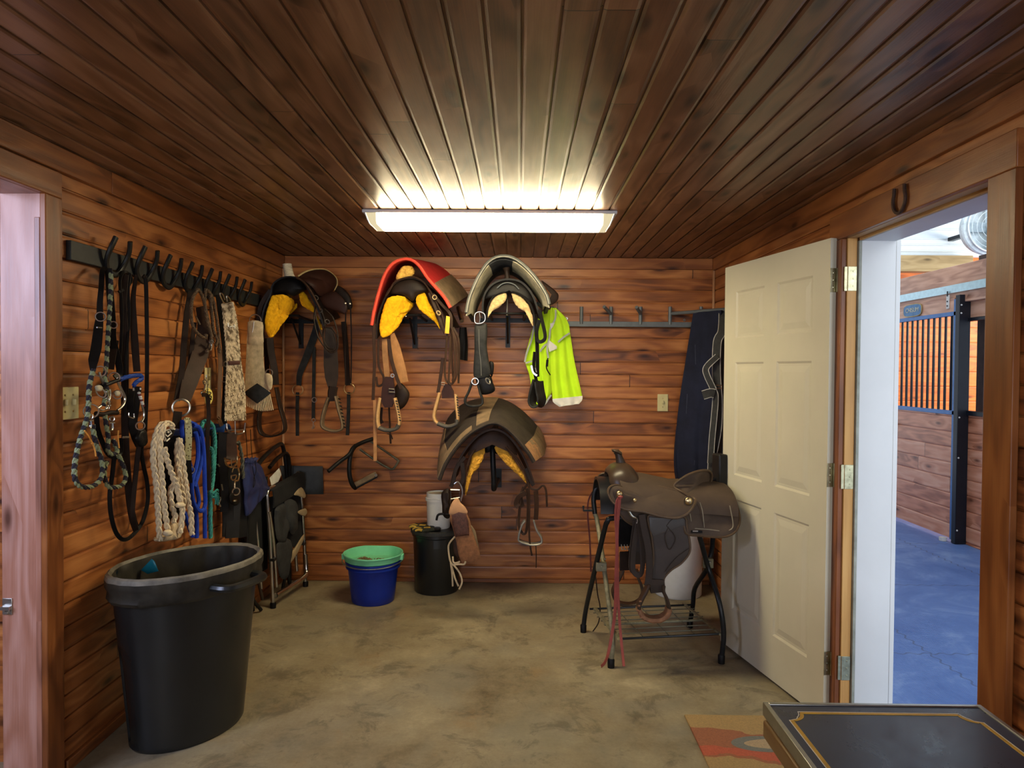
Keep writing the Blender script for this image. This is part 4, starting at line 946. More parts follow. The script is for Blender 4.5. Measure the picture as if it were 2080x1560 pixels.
hs_ = thing('webbing_harness', 'grey webbing harness with white edges hanging in front of the navy blanket', 'harness', tuple(atY(1455, 700, 4.4)))
B9 = lambda p: cr(1130, 560, .282, p)
for nm, q, wd, yy in (('long_strap', [(1200, 250), (1192, 400), (1158, 480), (1152, 700), (1165, 900), (1160, 1100), (1125, 1300), (1115, 1480)], .05, 4.42), ('loop_strap', [(1160, 580), (1080, 660), (1085, 720), (1130, 820), (1145, 900), (1120, 1180), (1110, 1350)], .036, 4.40), ('stub_strap', [(1055, 860), (1110, 845), (1140, 850)], .055, 4.39), ('side_strap', [(1195, 420), (1190, 700), (1180, 1000), (1175, 1320)], .05, 4.44)):
    P = at(B9(q), [4.52]+[yy]*(len(q)-1) if nm == 'long_strap' else yy); o_ = S_(nm, P, wd, GSTR, hs_, nrm=(-.3, -1, 0))
    c_ = cat(P, 5); e1, e2 = [], []
    for i, p in enumerate(c_):
        t_ = (c_[min(i+1, len(c_)-1)]-c_[max(0, i-1)]).normalized(); sd = t_.cross(V((-.3, -1, 0)).normalized()).normalized()
        e1.append(p+sd*wd*.48+V((0, -.003, 0))); e2.append(p-sd*wd*.48+V((0, -.003, 0)))
    one('edge', lambda b: (b.strap(e1, .004, .003, (-.3, -1, 0), 0), b.strap(e2, .004, .003, (-.3, -1, 0), 0)), WEDGE, o_)
one('buckle', lambda b: b.tube(at(B9([(1150, 790), (1192, 790), (1192, 812), (1150, 810)]), 4.38), .003, 6, closed=True, smooth=0), CHR, hs_)
# wall switch and peg with black sleeve
CRM = mat('ivory_plate', (.62, .54, .27), .4, 0, .05)
def plate(name, label, c, w, h, nrm, toggles):
    t = thing(name, label, 'wall plate', tuple(c)); n = V(nrm); sd = V((0, 0, 1)).cross(n)
    def fb(b):
        d = sd*w+V((0, 0, h))+n*.006; b.box(c+n*.003, [abs(x) for x in d])
    one('cover', fb, CRM, t, bevel=.002)
    for k in toggles:
        one('toggle', lambda b: b.box(c+sd*k+n*.012+V((0, 0, .004)), [abs(x) for x in (sd*.010+V((0, 0, .022))+n*.014)]), CRM, t, bevel=.002)
        one('screw', lambda b: [b.box(c+sd*k+n*.0065+V((0, 0, z)), [abs(x) for x in (sd*.007+V((0, 0, .007))+n*.002)]) for z in (-.03, .03)], BRS, t)
    return t
plate('light_switch', 'ivory light switch on the back wall left of the navy blanket', B(1346, 818, .001), .073, .118, (0, -1, 0), (0,))
sl = thing('grooming_pouch', 'narrow black sleeve hanging from a peg between the red and grey padded saddles', 'pouch', tuple(B(941, 660, .1)))
one('sleeve', lambda b: drape(b, at(A4([(728, 560), (722, 650), (722, 780)]), 4.78), at(A4([(768, 560), (776, 650), (774, 790)]), 4.78), amp=.010, nf=1.2, t=.012, n=8, m=10), BLKL, sl)
one('peg', lambda b: b.tube([B(930, 625, .03), atY(938, 652, 4.74)], .013, 12, smooth=0), CHR, sl)
# ================================================================== SADDLE 4 low on the wall
A7 = lambda p: cr(800, 790, .2884, p)
s4 = thing('western_saddle', 'low-hung brown saddle with ochre fleece below the black saddle', 'saddle', (-.19, 4.4, .95), 'saddles on wall racks')
pd = thing('saddle_pad', 'large brown felt saddle pad with tan spine strip over the low-hung saddle', 'saddle pad', (-.19, 4.5, 1.2), 'saddle pads')
f0 = A7([(322, 640), (358, 545), (425, 435), (520, 330), (620, 265), (700, 240), (775, 265), (855, 335), (915, 410), (960, 470), (985, 515)])
g0 = A7([(345, 400), (352, 330), (385, 215), (470, 125), (560, 85), (660, 72), (760, 78), (860, 128), (950, 205), (1030, 305), (1062, 400)])
g1 = A7([(318, 560), (335, 430), (390, 320), (490, 215), (590, 165), (685, 150), (775, 165), (860, 225), (950, 310), (1025, 400), (1048, 470)])
rows = [resample(cat(at(r, y), 4), 34) for r, y in ((f0, 4.16), (g1, 4.48), (g0, 4.84))]
one('felt', lambda b: b.sheet(rows, .018), FELT_B, pd)
one('front_edge', lambda b: b.tube([p+V((0, -.004, 0)) for p in rows[0]], (.011, .016), 8, smooth=0, ref=(0, -1, 0)), FELT_B, pd)
one('spine_strip', lambda b: b.sheet(patch(rows, .1, 2, 15.2, 18.2, .011), .004), WEAR, pd)
one('wear_patch', lambda b: b.sheet(patch(rows, .05, 1.6, 0, 6, .011), .004), WEAR, pd)
one('wear_patch', lambda b: b.sheet(patch(rows, .4, 2, 28.5, 33, .011), .004), WEAR, pd)
one('wear_patch', lambda b: b.sheet(patch(rows, .05, .75, 28.5, 33, .011), .004), mat('rust_wear', (.36, .19, .09), .8, 0, .3, 30), pd)
one('edge_wear', lambda b: b.sheet(patch(rows, .02, .25, 4, 14, .012), .004), WEAR, pd)
one('skirt', lambda b: b.sheet([resample(cat(at(A7(r), y), 4), 30) for r, y in (([(400, 690), (420, 600), (470, 480), (540, 380), (620, 310), (700, 285), (780, 310), (850, 380), (910, 470), (950, 560), (985, 660)], 4.20), ([(420, 640), (450, 540), (510, 430), (570, 350), (640, 300), (700, 280), (770, 300), (830, 360), (890, 440), (930, 520), (960, 600)], 4.5), ([(450, 600), (480, 500), (540, 410), (600, 340), (650, 300), (700, 285), (760, 300), (810, 350), (860, 420), (900, 500), (930, 560)], 4.82))], .012), BRN, s4)
P_('fork', at(A7([(520, 470), (550, 390), (620, 320), (700, 295), (780, 320), (840, 390), (870, 470), (800, 420), (740, 395), (690, 370), (640, 395), (580, 430)]), 4.23), .022, BRN, s4)
P_('gullet', at(A7([(625, 395), (660, 365), (710, 370), (725, 400), (730, 460), (690, 440), (645, 450)]), 4.42), .010, BLKL, s4)
P_('sheepskin_lining', at(A7([(635, 405), (640, 460), (600, 550), (540, 620), (512, 745), (500, 740), (512, 620), (545, 500), (565, 430)]), 4.24), .015, FLO, s4, lump=.008, sub=1)
P_('sheepskin_lining', at(A7([(705, 402), (780, 412), (860, 520), (912, 592), (940, 675), (890, 620), (800, 540), (730, 460)]), 4.24), .013, FLO, s4, lump=.008, sub=1)
one('lining_edge', lambda b: (b.tube(at(A7([(490, 740), (500, 610), (535, 490), (570, 425)]), 4.21), .007), b.tube(at(A7([(790, 405), (870, 500), (930, 600), (955, 700)]), 4.21), .008)), BRN, s4)
one('rigging_strap', lambda b: (b.strap(at(A7([(500, 480), (440, 560), (420, 650), (400, 690)]), 4.19), .022, .006), b.strap(at(A7([(480, 520), (490, 620), (470, 680)]), 4.18), .026, .006), b.strap(at(A7([(930, 560), (960, 640), (985, 680)]), 4.20), .022, .006)), DBR, s4)
P_('leather_bundle', at(A7([(335, 735), (380, 700), (400, 740), (395, 800), (405, 880), (380, 915), (345, 890), (340, 820)]), 4.22), .025, DBR, s4, lump=.012)
T_('bundle_tie', at(A7([(300, 925), (310, 890), (340, 880), (400, 885)]), 4.20), .007, BLKL, s4)
one('cinch_buckle', lambda b: (b.tube(at(A7([(402, 710), (462, 712), (466, 765), (400, 775)]), 4.13), .005, 6, closed=True, smooth=0), b.tube(at(A7([(425, 670), (450, 655), (475, 690), (482, 740), (470, 790)]), 4.12), .005)), CHR, s4)
P_('stirrup_hood', at(A7([(435, 770), (455, 772), (470, 800), (500, 830), (515, 880), (400, 890), (390, 850), (410, 800)]), 4.10), .008, mat('pale_tan_leather', (.50, .26, .12), .6, 0, .15, 20), s4)
P_('cinch_pad', at(A7([(395, 885), (515, 878), (545, 980), (580, 1080), (608, 1195), (480, 1230), (440, 1080), (415, 980)]), 4.10), .010, SUEDE, s4, smooth=2)
P_('maker_patch', at(A7([(408, 890), (510, 880), (530, 1020), (520, 1030), (450, 1040), (432, 1030)]), 4.088), .006, mat('embossed_patch', (.07, .026, .016), .5, 0, .4, 60, .6, 120), s4, smooth=2)
P_('cinch_pad_back', at(A7([(530, 960), (575, 1000), (610, 1190), (590, 1120)]), 4.16), .008, WEAR, s4, smooth=2)
one('lace', lambda b: [b.strap(at(A7(q), y), .010, .003, (.3, -1, 0)) for q, y in (([(430, 1040), (390, 1090), (385, 1140), (400, 1220), (430, 1250), (465, 1300), (480, 1360), (460, 1412)], 4.10), ([(400, 1225), (410, 1300), (415, 1390)], 4.12), ([(405, 1240), (430, 1330), (455, 1390)], 4.13), ([(400, 1240), (460, 1235), (495, 1235), (505, 1215)], 4.09), ([(415, 1180), (420, 1220), (445, 1225), (465, 1215)], 4.08))], mat('lace_leather', (.42, .32, .19), .6), s4)
P_('tug', at(A7([(415, 1060), (435, 1040), (460, 1140), (465, 1190), (425, 1160)]), 4.12), .006, BRN, s4)
one('stirrup_leather', lambda b: [b.strap(at(A7(q), y), w_, .005, (.3, -1, 0)) for q, y, w_ in (([(950, 680), (955, 800), (953, 1000), (960, 1100), (972, 1175)], 4.15, .011), ([(940, 670), (900, 740), (885, 860), (880, 960), (910, 1020), (935, 990), (945, 820), (935, 700)], 4.16, .016), ([(960, 700), (1010, 710), (1050, 680), (1072, 720), (1078, 830)], 4.18, .012), ([(1000, 720), (1005, 820), (1000, 920)], 4.18, .028), ([(930, 730), (880, 760), (862, 810), (880, 830)], 4.15, .03), ([(1000, 1100), (1003, 1180), (1002, 1260)], 4.35, .006), ([(915, 690), (895, 760), (910, 830)], 4.17, .02))], BRN, s4)
one('stirrup', lambda b: band(b, at(A7([(985, 925), (1005, 990), (1040, 1050), (1030, 1085), (960, 1092), (890, 1070), (878, 1045), (900, 960), (925, 925)]), 4.17), .06, .010), mat('pewter_stirrup', (.24, .23, .20), .45, .4, .2), s4)
hk = thing('saddle_hook', 'thick black tube hook on the wall under the low-hung saddle', 'hook', tuple(B(1001, 930, .02)))
one('hook', lambda b: b.tube([V((atY(1001, 900, 4.3).x, YB-.01, 1.09)), V((atY(1001, 900, 4.3).x, 4.55, 1.09)), atY(1001, 905, 4.36), atY(1001, 930, 4.33), atY(1003, 975, 4.33), atY(1003, 993, 4.36), atY(1006, 985, 4.5), atY(1012, 975, 4.88)], .0165, 12, smooth=4), IRON, hk)
one('wall_plate', lambda b: b.bx(V(B(1007, 990, .006)), V(B(1019, 952, .001))), IRON, hk)
# ================================================================== EMPTY FOLDING RACK
A10 = lambda p: cr(660, 860, .2435, p)
er = thing('folding_saddle_rack', 'empty black tubular saddle rack folded on the wall above the buckets', 'saddle rack', tuple(B(735, 930, .02)))
one('arm', lambda b: b.tube(at(A10([(28, 400), (110, 330), (200, 262), (235, 205), (300, 165), (400, 128)]), [4.60, 4.66, 4.72, 4.76, 4.82, 4.88]), .0135, 10), IRON, er)
one('arm', lambda b: b.tube(at(A10([(255, 185), (222, 235), (205, 320), (205, 430), (228, 510), (255, 540)]), [4.80, 4.76, 4.74, 4.74, 4.76, 4.80]), .0150, 10), IRON, er)
one('bumper', lambda b: b.strap(at(A10([(255, 512), (430, 420)]), 4.76), .034, .012, (0, -1, 0), smooth=0), WEAR, er, bevel=.003)
one('bracket', lambda b: b.strap(at(A10([(262, 535), (435, 442)]), 4.78), .018, .018, (0, -1, 0), smooth=0), IRON, er, bevel=.002)
one('bolt', lambda b: b.ring(at(A10([(426, 432)]), 4.748)[0], (0, 1, 0), .006, .004, 12, 6), CHR, er)
one('frame', lambda b: b.tube(at(A10([(290, 215), (430, 315), (530, 372), (570, 378), (610, 320), (600, 300), (440, 190), (380, 150)]), [4.80, 4.80, 4.79, 4.78, 4.80, 4.82, 4.86, 4.88]), .0075, 8), mat('scuffed_iron', (.10, .095, .07), .5, .3, .6, 30), er)
# ================================================================== LEFT WALL
A1 = lambda p: cr(100, 460, .2564, p)
A2 = lambda p: cr(100, 800, .2564, p)
Abit = lambda p: cr(140, 740, .16667, p)
Acin = lambda p: cr(370, 580, .2053, p)
Arop = lambda p: cr(300, 840, .1731, p)
FN = (.62, -.78, 0)          # hanging tack turns its face into the room
# horseshoe rack
hr = thing('horseshoe_rack', 'long black board with seven upright horseshoes as tack hooks', 'tack rack', (XL+.01, 3.4, 1.9))
one('board', lambda b: b.bx((XL+.0005, 2.56, 1.866), (XL+.020, 4.42, 1.937)), mat('black_board', (.022, .024, .024), .5, 0, .35, 20), hr, bevel=.002)
for k in range(7):
    yc = 2.82+.218*k; P = []
    for i in range(13):
        a = math.radians(-218+256*i/12) if 0 else math.radians(140+260*i/12)
        P.append(V((XL+.027+.030*max(0, math.sin(a)+.6), yc+.066*math.cos(a), 1.925+.078*math.sin(a)+.0)))
    P[0].z += .012; P[-1].z += .012
    one('horseshoe', lambda b: b.sweep(cat(P, 3), [(.0125*math.cos(t), .0085*math.sin(t)) for t in [2*PI*i/8 for i in range(8)]], (1, 0, 0)), IRON, hr)
plate('light_switch', 'wide ivory two-gang switch plate near the left doorway casing', V((XL+.001, 2.565, 1.345)), .116, .118, (1, 0, 0), (-.023, .023))
plate('light_switch', 'ivory wall plate half hidden behind the hanging tack', V((XL+.001, 3.72, 1.42)), .073, .118, (1, 0, 0), (0,))
# bridle with curb bits
br = thing('bridle', 'black bridle with silver curb bits on the leftmost horseshoe', 'bridle', tuple(onL([(205, 560)], .07)[0]), 'tack on the left wall')
one('headstall', lambda b: b.strap(onL(A1([(440, 325), (420, 360), (412, 480), (402, 600), (400, 700), (390, 800), (372, 960), (350, 1060), (345, 1140)]), [.05, .06]+[.08]*7), .022, .005, FN, scale=[.8, .8, .8, .9, 1, 1.4, 1.6, 1.5, .8]), BLKL, br)
one('cheek_strap', lambda b: b.strap(onL(A1([(470, 330), (480, 500), (500, 760), (505, 900), (540, 1040), (560, 1160), (520, 1200)]), .055), .026, .005, FN), BLKL, br)
one('cheek_strap', lambda b: b.strap(onL(A1([(520, 900), (500, 1000), (480, 1130)]), .05), .03, .005, FN), DBR, br)
one('buckle', lambda b: (b.ring(onL(A1([(405, 715)]), .085)[0], FN, .0165, .0028, 18, 6, Ry=.017), b.tube(onL(A1([(378, 800), (415, 803)]), .09), .0028, 6, smooth=0), b.ring(onL(A1([(508, 780)]), .065)[0], FN, .013, .0026, 18, 6)), CHR, br)
for q, q2 in (([(370, 95), (385, 150), (432, 262), (470, 350), (455, 430), (410, 490), (350, 535)], (380, 85)), ([(590, 160), (600, 225), (640, 310), (680, 400), (672, 470), (640, 520), (590, 560)], (550, 160))):
    bt = one('bit_shank', lambda b: b.tube(onL(Abit(q), .09), .0052, 8, scale=[.8, 1, 1, 1.1, 1, .9, .8]), CHR, br)
    one('ring', lambda b: b.ring(onL(Abit([q2]), .09)[0], FN, .019, .0026, 20, 6), CHR, bt)
one('mouthpiece', lambda b: (b.tube(onL(Abit([(330, 600), (420, 610), (500, 590), (590, 590)]), .08), .009), b.tube(onL(Abit([(350, 290), (400, 270), (430, 260)]), .08), .012), b.tube(onL(Abit([(440, 255), (520, 225), (600, 195)]), .09), .007)), DBR, br)
one('bit_ring', lambda b: (b.ring(onL(Abit([(270, 570)]), .095)[0], FN, .024, .0028, 24, 6), b.ring(onL(Abit([(390, 345)]), .095)[0], FN, .020, .003, 20, 6, Ry=.012), b.ring(onL(Abit([(590, 370)]), .08)[0], FN, .016, .003, 20, 6), b.tube(onL(Abit([(360, 540), (400, 560), (450, 545), (470, 510), (490, 440), (505, 380), (500, 300)]), .09), .0035)), CHR, br)
one('curb_chain', lambda b: [b.ring(onL(Abit([(470+22*math.sin(k*.8), 530-26*k)]), .10)[0], (math.cos(k*1.57), -1, math.sin(k*1.57)), .0065, .0018, 10, 5) for k in range(8)], CHR, br)
one('snap', lambda b: [(b.ring(onL(Abit([(x, y)]), .10)[0], FN, .0085, .0024, 14, 5), b.tube(onL(Abit([(x, y+50), (x+5, y+110), (x-5, y+140)]), .10), .005, 6), b.tube(onL(Abit([(x-25, y+50), (x+35, y+48)]), .10), .0022, 5, smooth=0)) for x, y in ((525, 665), (260, 640))], CHR, br)
P_('rosette', onL(Abit([(320, 270), (370, 250), (410, 280), (395, 325), (340, 325)]), .10), .006, mat('pale_rosette', (.42, .38, .28), .6, 0, .4, 60), br)
P_('rosette', onL(Abit([(560, 330), (600, 320), (625, 355), (600, 390), (565, 375)]), .09), .006, mat('pale_rosette', 0), br)
# rope reins green/black
t = NT('green_black_rope'); p = t.pos(); sx_ = t.n('SeparateXYZ', Vector=p).outputs
f = t.ma('SINE', t.ma('ADD', t.ma('MULTIPLY', sx_[2], 2*PI/.042), t.ma('MULTIPLY', sx_[1], 110)))
c = t.mix(t.ma('GREATER_THAN', t.ma('ADD', f, t.ma('MULTIPLY', t.ma('SUBTRACT', t.noise(p, 140, 2), .5), 1.2)), .0), (.018, .014, .020), (.23, .26, .135)); t.set(t.b.inputs['Base Color'], c); t.b.inputs['Roughness'].default_value = .9
GBR = t.m
rr = thing('rope_reins', 'green and black striped rope reins looped below the curb-bit bridle', 'reins', tuple(onL([(226, 560)], .09)[0]), 'tack on the left wall')
one('upper_rope', lambda b: b.braid(onL(A1([(490, 365), (488, 480), (480, 640), (470, 800), (460, 960), (452, 1100), (440, 1190), (455, 1300), (430, 1420)]), .095), .0085, 3, 16, 6), GBR, rr)
one('left_loop', lambda b: b.braid(onL(Abit([(300, 60), (250, 260), (240, 460), (230, 620), (190, 760), (140, 900), (95, 1080), (68, 1260), (75, 1400), (130, 1480), (220, 1500), (320, 1470), (390, 1390), (410, 1280), (395, 1160), (360, 1060), (330, 960), (300, 840), (290, 740)]), .10), .0092, 3, 16, 6), GBR, rr)
one('right_loop', lambda b: b.braid(onL(Abit([(440, 620), (458, 760), (480, 900), (470, 1000), (490, 1075), (550, 1095), (590, 1050), (560, 980), (540, 920)]), .085), .0090, 3, 16, 6), GBR, rr)
one('right_loop', lambda b: b.braid(onL(Abit([(600, 1100), (640, 1190), (680, 1300), (690, 1390), (650, 1470), (560, 1500), (480, 1490), (440, 1400), (430, 1300), (460, 1180)]), .075), .0090, 3, 16, 6), GBR, rr)
one('orange_tie', lambda b: (b.tube(onL(Abit([(190, 808), (240, 880), (285, 960), (315, 1040), (328, 1120)]), .112), .0026), b.tube(onL(Abit([(602, 805), (600, 900), (612, 1020)]), .11), .0026), b.lathe([(.0, -.006), (.006, 0), (0, .006)], onL(Abit([(287, 965)]), .112)[0], 10)), mat('orange_cord', (.62, .27, .05), .7), rr)
# blue wrapped noseband with its headstall
nb2 = thing('headstall', 'dark headstall with blue wrapped noseband and beaded silver shank', 'bridle', tuple(onL([(275, 565)], .06)[0]), 'tack on the left wall')
one('noseband', lambda b: b.tube(onL(Abit([(440, 255), (520, 222), (610, 190)]), .10), .0075), BLKL, nb2)
w_ = one('blue_wrap', lambda b: (b.braid(onL(Abit([(610, 190), (700, 158), (800, 138), (880, 140), (885, 180), (840, 205), (800, 240), (790, 262)]), .095), .0090, 4, 24, 6),), mat('royal_blue_cord', (.012, .055, .30), .6, 0, .15), nb2); w_['label'] = 'bright blue cord wrapping'
one('crown_strap', lambda b: (b.strap(onL(A1([(690, 385), (665, 560), (668, 760), (680, 960), (695, 1150)]), .05), .024, .005, FN, scale=[.5, .8, 1.1, 1.2, 1.1]), ), DBR, nb2)
one('cheek', lambda b: b.strap(onL(Abit([(830, 270), (820, 400), (800, 560), (780, 700), (790, 800), (820, 900), (860, 980)]), .07), .034, .006, FN), BLKL, nb2)
one('cheek', lambda b: b.strap(onL(Abit([(760, 300), (740, 460), (760, 640), (770, 760)]), .06), .030, .006, FN), BLKL, nb2)
one('knot', lambda b: pill(b, onL(Abit([(820, 860), (870, 790), (920, 800), (935, 900), (930, 980), (880, 1010), (840, 980), (810, 920)]), .08), .016, lump=.006), BLKL, nb2)
one('snap', lambda b: (b.tube(onL(Abit([(890, 500), (912, 580), (910, 650), (885, 700)]), .10), .0042), b.ring(onL(Abit([(868, 750)]), .10)[0], FN, .0165, .0030, 20, 6), b.tube(onL(Abit([(730, 590), (735, 640), (790, 655), (792, 600)]), .09), .0028), b.tube(onL(Abit([(785, 285), (790, 320)]), .10), .004, smooth=0), b.tube(onL(Abit([(870, 285), (872, 310)]), .10), .004, smooth=0)), CHR, nb2)
one('bead_row', lambda b: [b.lathe([(0, -.006), (.0065, -.003), (.0065, .003), (0, .006)], onL(Abit([(855+k*7, 350+k*22)]), .10)[0], 10) for k in range(8) if k % 3 != 1], mat('white_bead', (.6, .58, .52), .4), nb2)
one('bead_row', lambda b: [b.lathe([(0, -.006), (.0065, -.003), (.0065, .003), (0, .006)], onL(Abit([(855+k*7, 350+k*22)]), .10)[0], 10) for k in range(8) if k % 3 == 1], mat('maroon_bead', (.12, .02, .02), .4), nb2)
# long black leather reins
rn = thing('leather_reins', 'long black leather reins hanging in a deep loop almost to the bin', 'reins', tuple(onL([(265, 560)], .05)[0]), 'tack on the left wall')
for q, off, wd in ((A1([(600, 380), (585, 600), (600, 900), (600, 1200)])+A2([(600, 200), (605, 420), (618, 620), (640, 860), (665, 1000), (695, 1085)]), .045, .028), (A2([(730, 300), (705, 460), (685, 640), (668, 800), (660, 960), (690, 1080)]), .065, .020), (A1([(745, 390), (765, 430), (772, 700), (775, 1000), (772, 1300)])+A2([(765, 160), (755, 340), (730, 440), (745, 560), (775, 700), (780, 850), (740, 1010), (660, 1120), (590, 1155), (530, 1100), (490, 960), (480, 800), (500, 640), (515, 500)]), .06, .0165), (A1([(640, 370), (625, 500), (632, 700), (620, 900), (600, 1160), (600, 1500)]), .055, .012), (A1([(550, 520), (620, 480), (650, 410), (600, 360), (560, 430), (575, 640), (570, 900), (555, 1150)]), .045, .012)):
    S_('rein', onL(q, off), wd, DBR if wd > .017 else BLKL, rn, t=.005, nrm=FN)
S_('rein', onL(A2([(375, 180), (385, 280), (420, 380), (470, 480), (540, 500), (570, 440), (565, 350)]), .05), .018, BLKL, rn, nrm=FN)
one('keeper', lambda b: b.strap(onL(A2([(583, 345), (632, 342)]), .075), .008, .004, FN, smooth=0), CHR, rn)
# breast collar with steel ring and braided rawhide loops
b2 = thing('breast_collar', 'wide brown leather breast collar strap with large steel ring on the left wall', 'breast collar', tuple(onL([(410, 600)], .07)[0]), 'breast collars')
one('collar_strap', lambda b: b.strap(onL(A1([(1190, 640), (1225, 800), (1215, 930), (1170, 1080), (1110, 1240), (1070, 1380)]), .07), .066, .008, FN, scale=[.5, .9, 1.2, 1.15, 1.1, .8]), BRN, b2)
one('inner_strap', lambda b: (b.strap(onL(A1([(1120, 520), (1090, 700), (1070, 900), (1050, 1150), (1010, 1380)]), .04), .028, .005, FN), b.strap(onL(A1([(1150, 760), (1130, 950), (1110, 1150)]), .04), .022, .005, FN)), DBR, b2)
one('steel_ring', lambda b: b.ring(onL(A1([(1045, 1435)]), .08)[0], FN, .038, .0055, 28, 8), CHR, b2)
one('lower_strap', lambda b: b.strap(onL(A2([(1020, 140), (1010, 220), (1000, 270)]), .08), .038, .006, FN), DBR, b2)
lp_ = thing('braided_reins', 'brown braided rawhide reins coiled over the middle horseshoe', 'reins', tuple(onL([(410, 590)], .09)[0]), 'tack on the left wall')
BRD = mat('braided_brown', (.095, .058, .030), .65, 0, .35, 60, .4, 220)
for q in ([(1180, 495), (1140, 560), (1125, 640), (1130, 760), (1160, 830), (1210, 875), (1245, 882)], [(1240, 495), (1232, 600), (1245, 740), (1280, 860), (1270, 960), (1250, 985)], [(1180, 495), (1215, 560), (1240, 660), (1265, 780), (1290, 880)], [(1250, 500), (1290, 560), (1320, 700), (1340, 860), (1350, 1000)], [(1275, 540), (1290, 700), (1300, 820), (1330, 900), (1320, 950)]):
    one('braid', lambda b: b.braid(onL(A1(q), .10), .0085, 3, 30, 6), BRD, lp_)
one('button_knots', lambda b: [b.lathe([(.0, -.010), (.010, -.006), (.011, .006), (0, .010)], onL(A1([q]), .105)[0], 10) for q in ((1250, 990), (1285, 900), (1240, 865))], BRD, lp_)
one('snap', lambda b: (b.tube(onL(A1([(1275, 895), (1285, 940), (1275, 985)]), .115), .005), b.ring(onL(A1([(1283, 915)]), .115)[0], FN, .009, .0028, 12, 6), b.tube(onL(A1([(1162, 712), (1195, 775)]), .11), .0032, smooth=0)), CHR, lp_)
ts = thing('leather_strap', 'long tan leather tie-down strap hanging left of the mohair cinch', 'strap', tuple(onL([(446, 720)], .07)[0]), 'tack on the left wall')
S_('strap_body', onL(A1([(1345, 960), (1355, 1100), (1348, 1300), (1342, 1500)])+A2([(1345, 200), (1385, 300)]), .075), .021, mat('aged_tan', (.12, .06, .025), .55, 0, .3), ts, nrm=FN)
S_('upper_strap', onL(A1([(1340, 880), (1360, 990), (1375, 1110)]), .08), .012, BRN, ts, nrm=FN)
kb = thing('halter', 'black nylon halter strap with small ring behind the mohair cinch', 'halter', tuple(onL([(450, 604)], .05)[0]), 'halters')
S_('crown_strap', onL(A1([(1340, 540), (1360, 700), (1385, 900), (1400, 1090), (1395, 1300), (1385, 1540)])+A2([(1390, 260)]), .055), .030, BLKL, kb, nrm=FN)
one('ring', lambda b: (b.ring(onL(A1([(1385, 1210)]), .075)[0], FN, .015, .0025, 18, 6), b.ring(onL(A1([(1405, 1090)]), .07)[0], FN, .015, .0028, 18, 6)), CHR, kb)
# mohair cinch
t = NT('twisted_mohair'); p = t.pos(); sx_ = t.n('SeparateXYZ', Vector=p).outputs
d_ = t.ma('ADD', t.ma('MULTIPLY', sx_[1], 120), t.ma('MULTIPLY', sx_[2], 42)); f = t.noise(t.vec(d_, t.ma('MULTIPLY', sx_[2], 26), 0.0), 1.0, 2, .5)
t.set(t.b.inputs['Base Color'], t.ramp(f, [(.40, (.17, .115, .06)), (.47, (.48, .37, .22)), (.60, (.74, .60, .38))])); t.b.inputs['Roughness'].default_value = .95; MOH = t.m
mc = thing('mohair_cinch', 'brown and cream mohair cinch with steel roller buckles on the left wall', 'cinch', tuple(onL([(462, 620)], .09)[0]), 'cinches')
Lc = onL(A1([(1370, 612), (1390, 800), (1410, 1080), (1400, 1300), (1395, 1540)]), .10); Rc = onL(A1([(1450, 600), (1484, 760), (1515, 1080), (1545, 1300), (1550, 1535)]), .15)
nL, nR = resample(cat(Lc, 5), 24), resample(cat(Rc, 5), 24)
for k in range(11): 
    u = k/10
mq = MB()
for k in range(12):
    u = k/11; mq.braid([nL[i].lerp(nR[i], u) for i in range(24)], .0058, 2, 22, 5, smooth=2, step=.007)
obj('cords', mq, MOH, mc)
LB = mat('cinch_label', (.075, .028, .018), .55, 0, .2)
lab = P_('leather_label', onL(A1([(1405, 742), (1488, 748), (1496, 832), (1420, 836)]), [.108, .142, .142, .108]), .004, LB, mc, smooth=0)
one('emblem', lambda b: (b.tube(onL(A1([(1432, 795), (1455, 790), (1475, 800), (1492, 802)]), .142), .0028, 6), b.tube(onL(A1([(1468, 776), (1470, 808)]), .142), .003, 6, smooth=0), b.strap(onL(A1([(1418, 762), (1420, 795)]), .130), .008, .001, FN, smooth=0)), CREAM, lab)
P_('leather_keeper', onL(A1([(1415, 1066), (1508, 1062), (1512, 1094), (1420, 1100)]), [.108, .152, .152, .108]), .006, LB, mc, smooth=0)
one('buckle', lambda b: (b.tube(onL(A2([(1405, 235), (1412, 285), (1440, 312), (1500, 318), (1540, 300), (1552, 230)]), [.11, .115, .12, .14, .15, .155]), .005), b.tube(onL(A2([(1410, 290), (1545, 285)]), [.115, .15]), .0035, smooth=0), b.tube(onL(A2([(1472, 215), (1475, 318)]), .14), .003, smooth=0)), CHR, mc)
one('buckle', lambda b: (b.tube(onL(A1([(1382, 605), (1360, 560), (1352, 530), (1372, 535), (1392, 580)]), .115), .0035), b.tube(onL(A1([(1410, 595), (1405, 550), (1425, 565), (1440, 600)]), .125), .0035)), CHR, mc)
# net toy and narrow strap
nt = thing('rope_toy', 'yellow and white knotted tie with black netting on a steel snap', 'tie', tuple(onL([(420, 780)], .07)[0]), 'tack on the left wall')
P_('yellow_body', onL(Acin([(230, 1060), (255, 1015), (285, 1040), (294, 1100), (285, 1160), (250, 1190), (232, 1140)]), .08), .012, mat('pale_yellow', (.75, .62, .16), .7), nt)
one('netting', lambda b: [b.tube(onL(Acin(q), .098), .0026, 6) for q in ([(240, 1050), (285, 1060), (265, 1100), (290, 1130)], [(230, 1100), (262, 1100), (275, 1150), (245, 1180)], [(255, 1020), (250, 1080), (290, 1100), (262, 1160)])], BLKL, nt)
one('snap', lambda b: (b.tube(onL(Acin([(240, 885), (235, 925), (205, 950), (225, 985), (240, 950), (220, 925)]), .08), .0034), b.tube(onL(Acin([(228, 985), (215, 1040), (190, 1055), (200, 1080), (240, 1100)]), .085), .004)), CHR, nt)
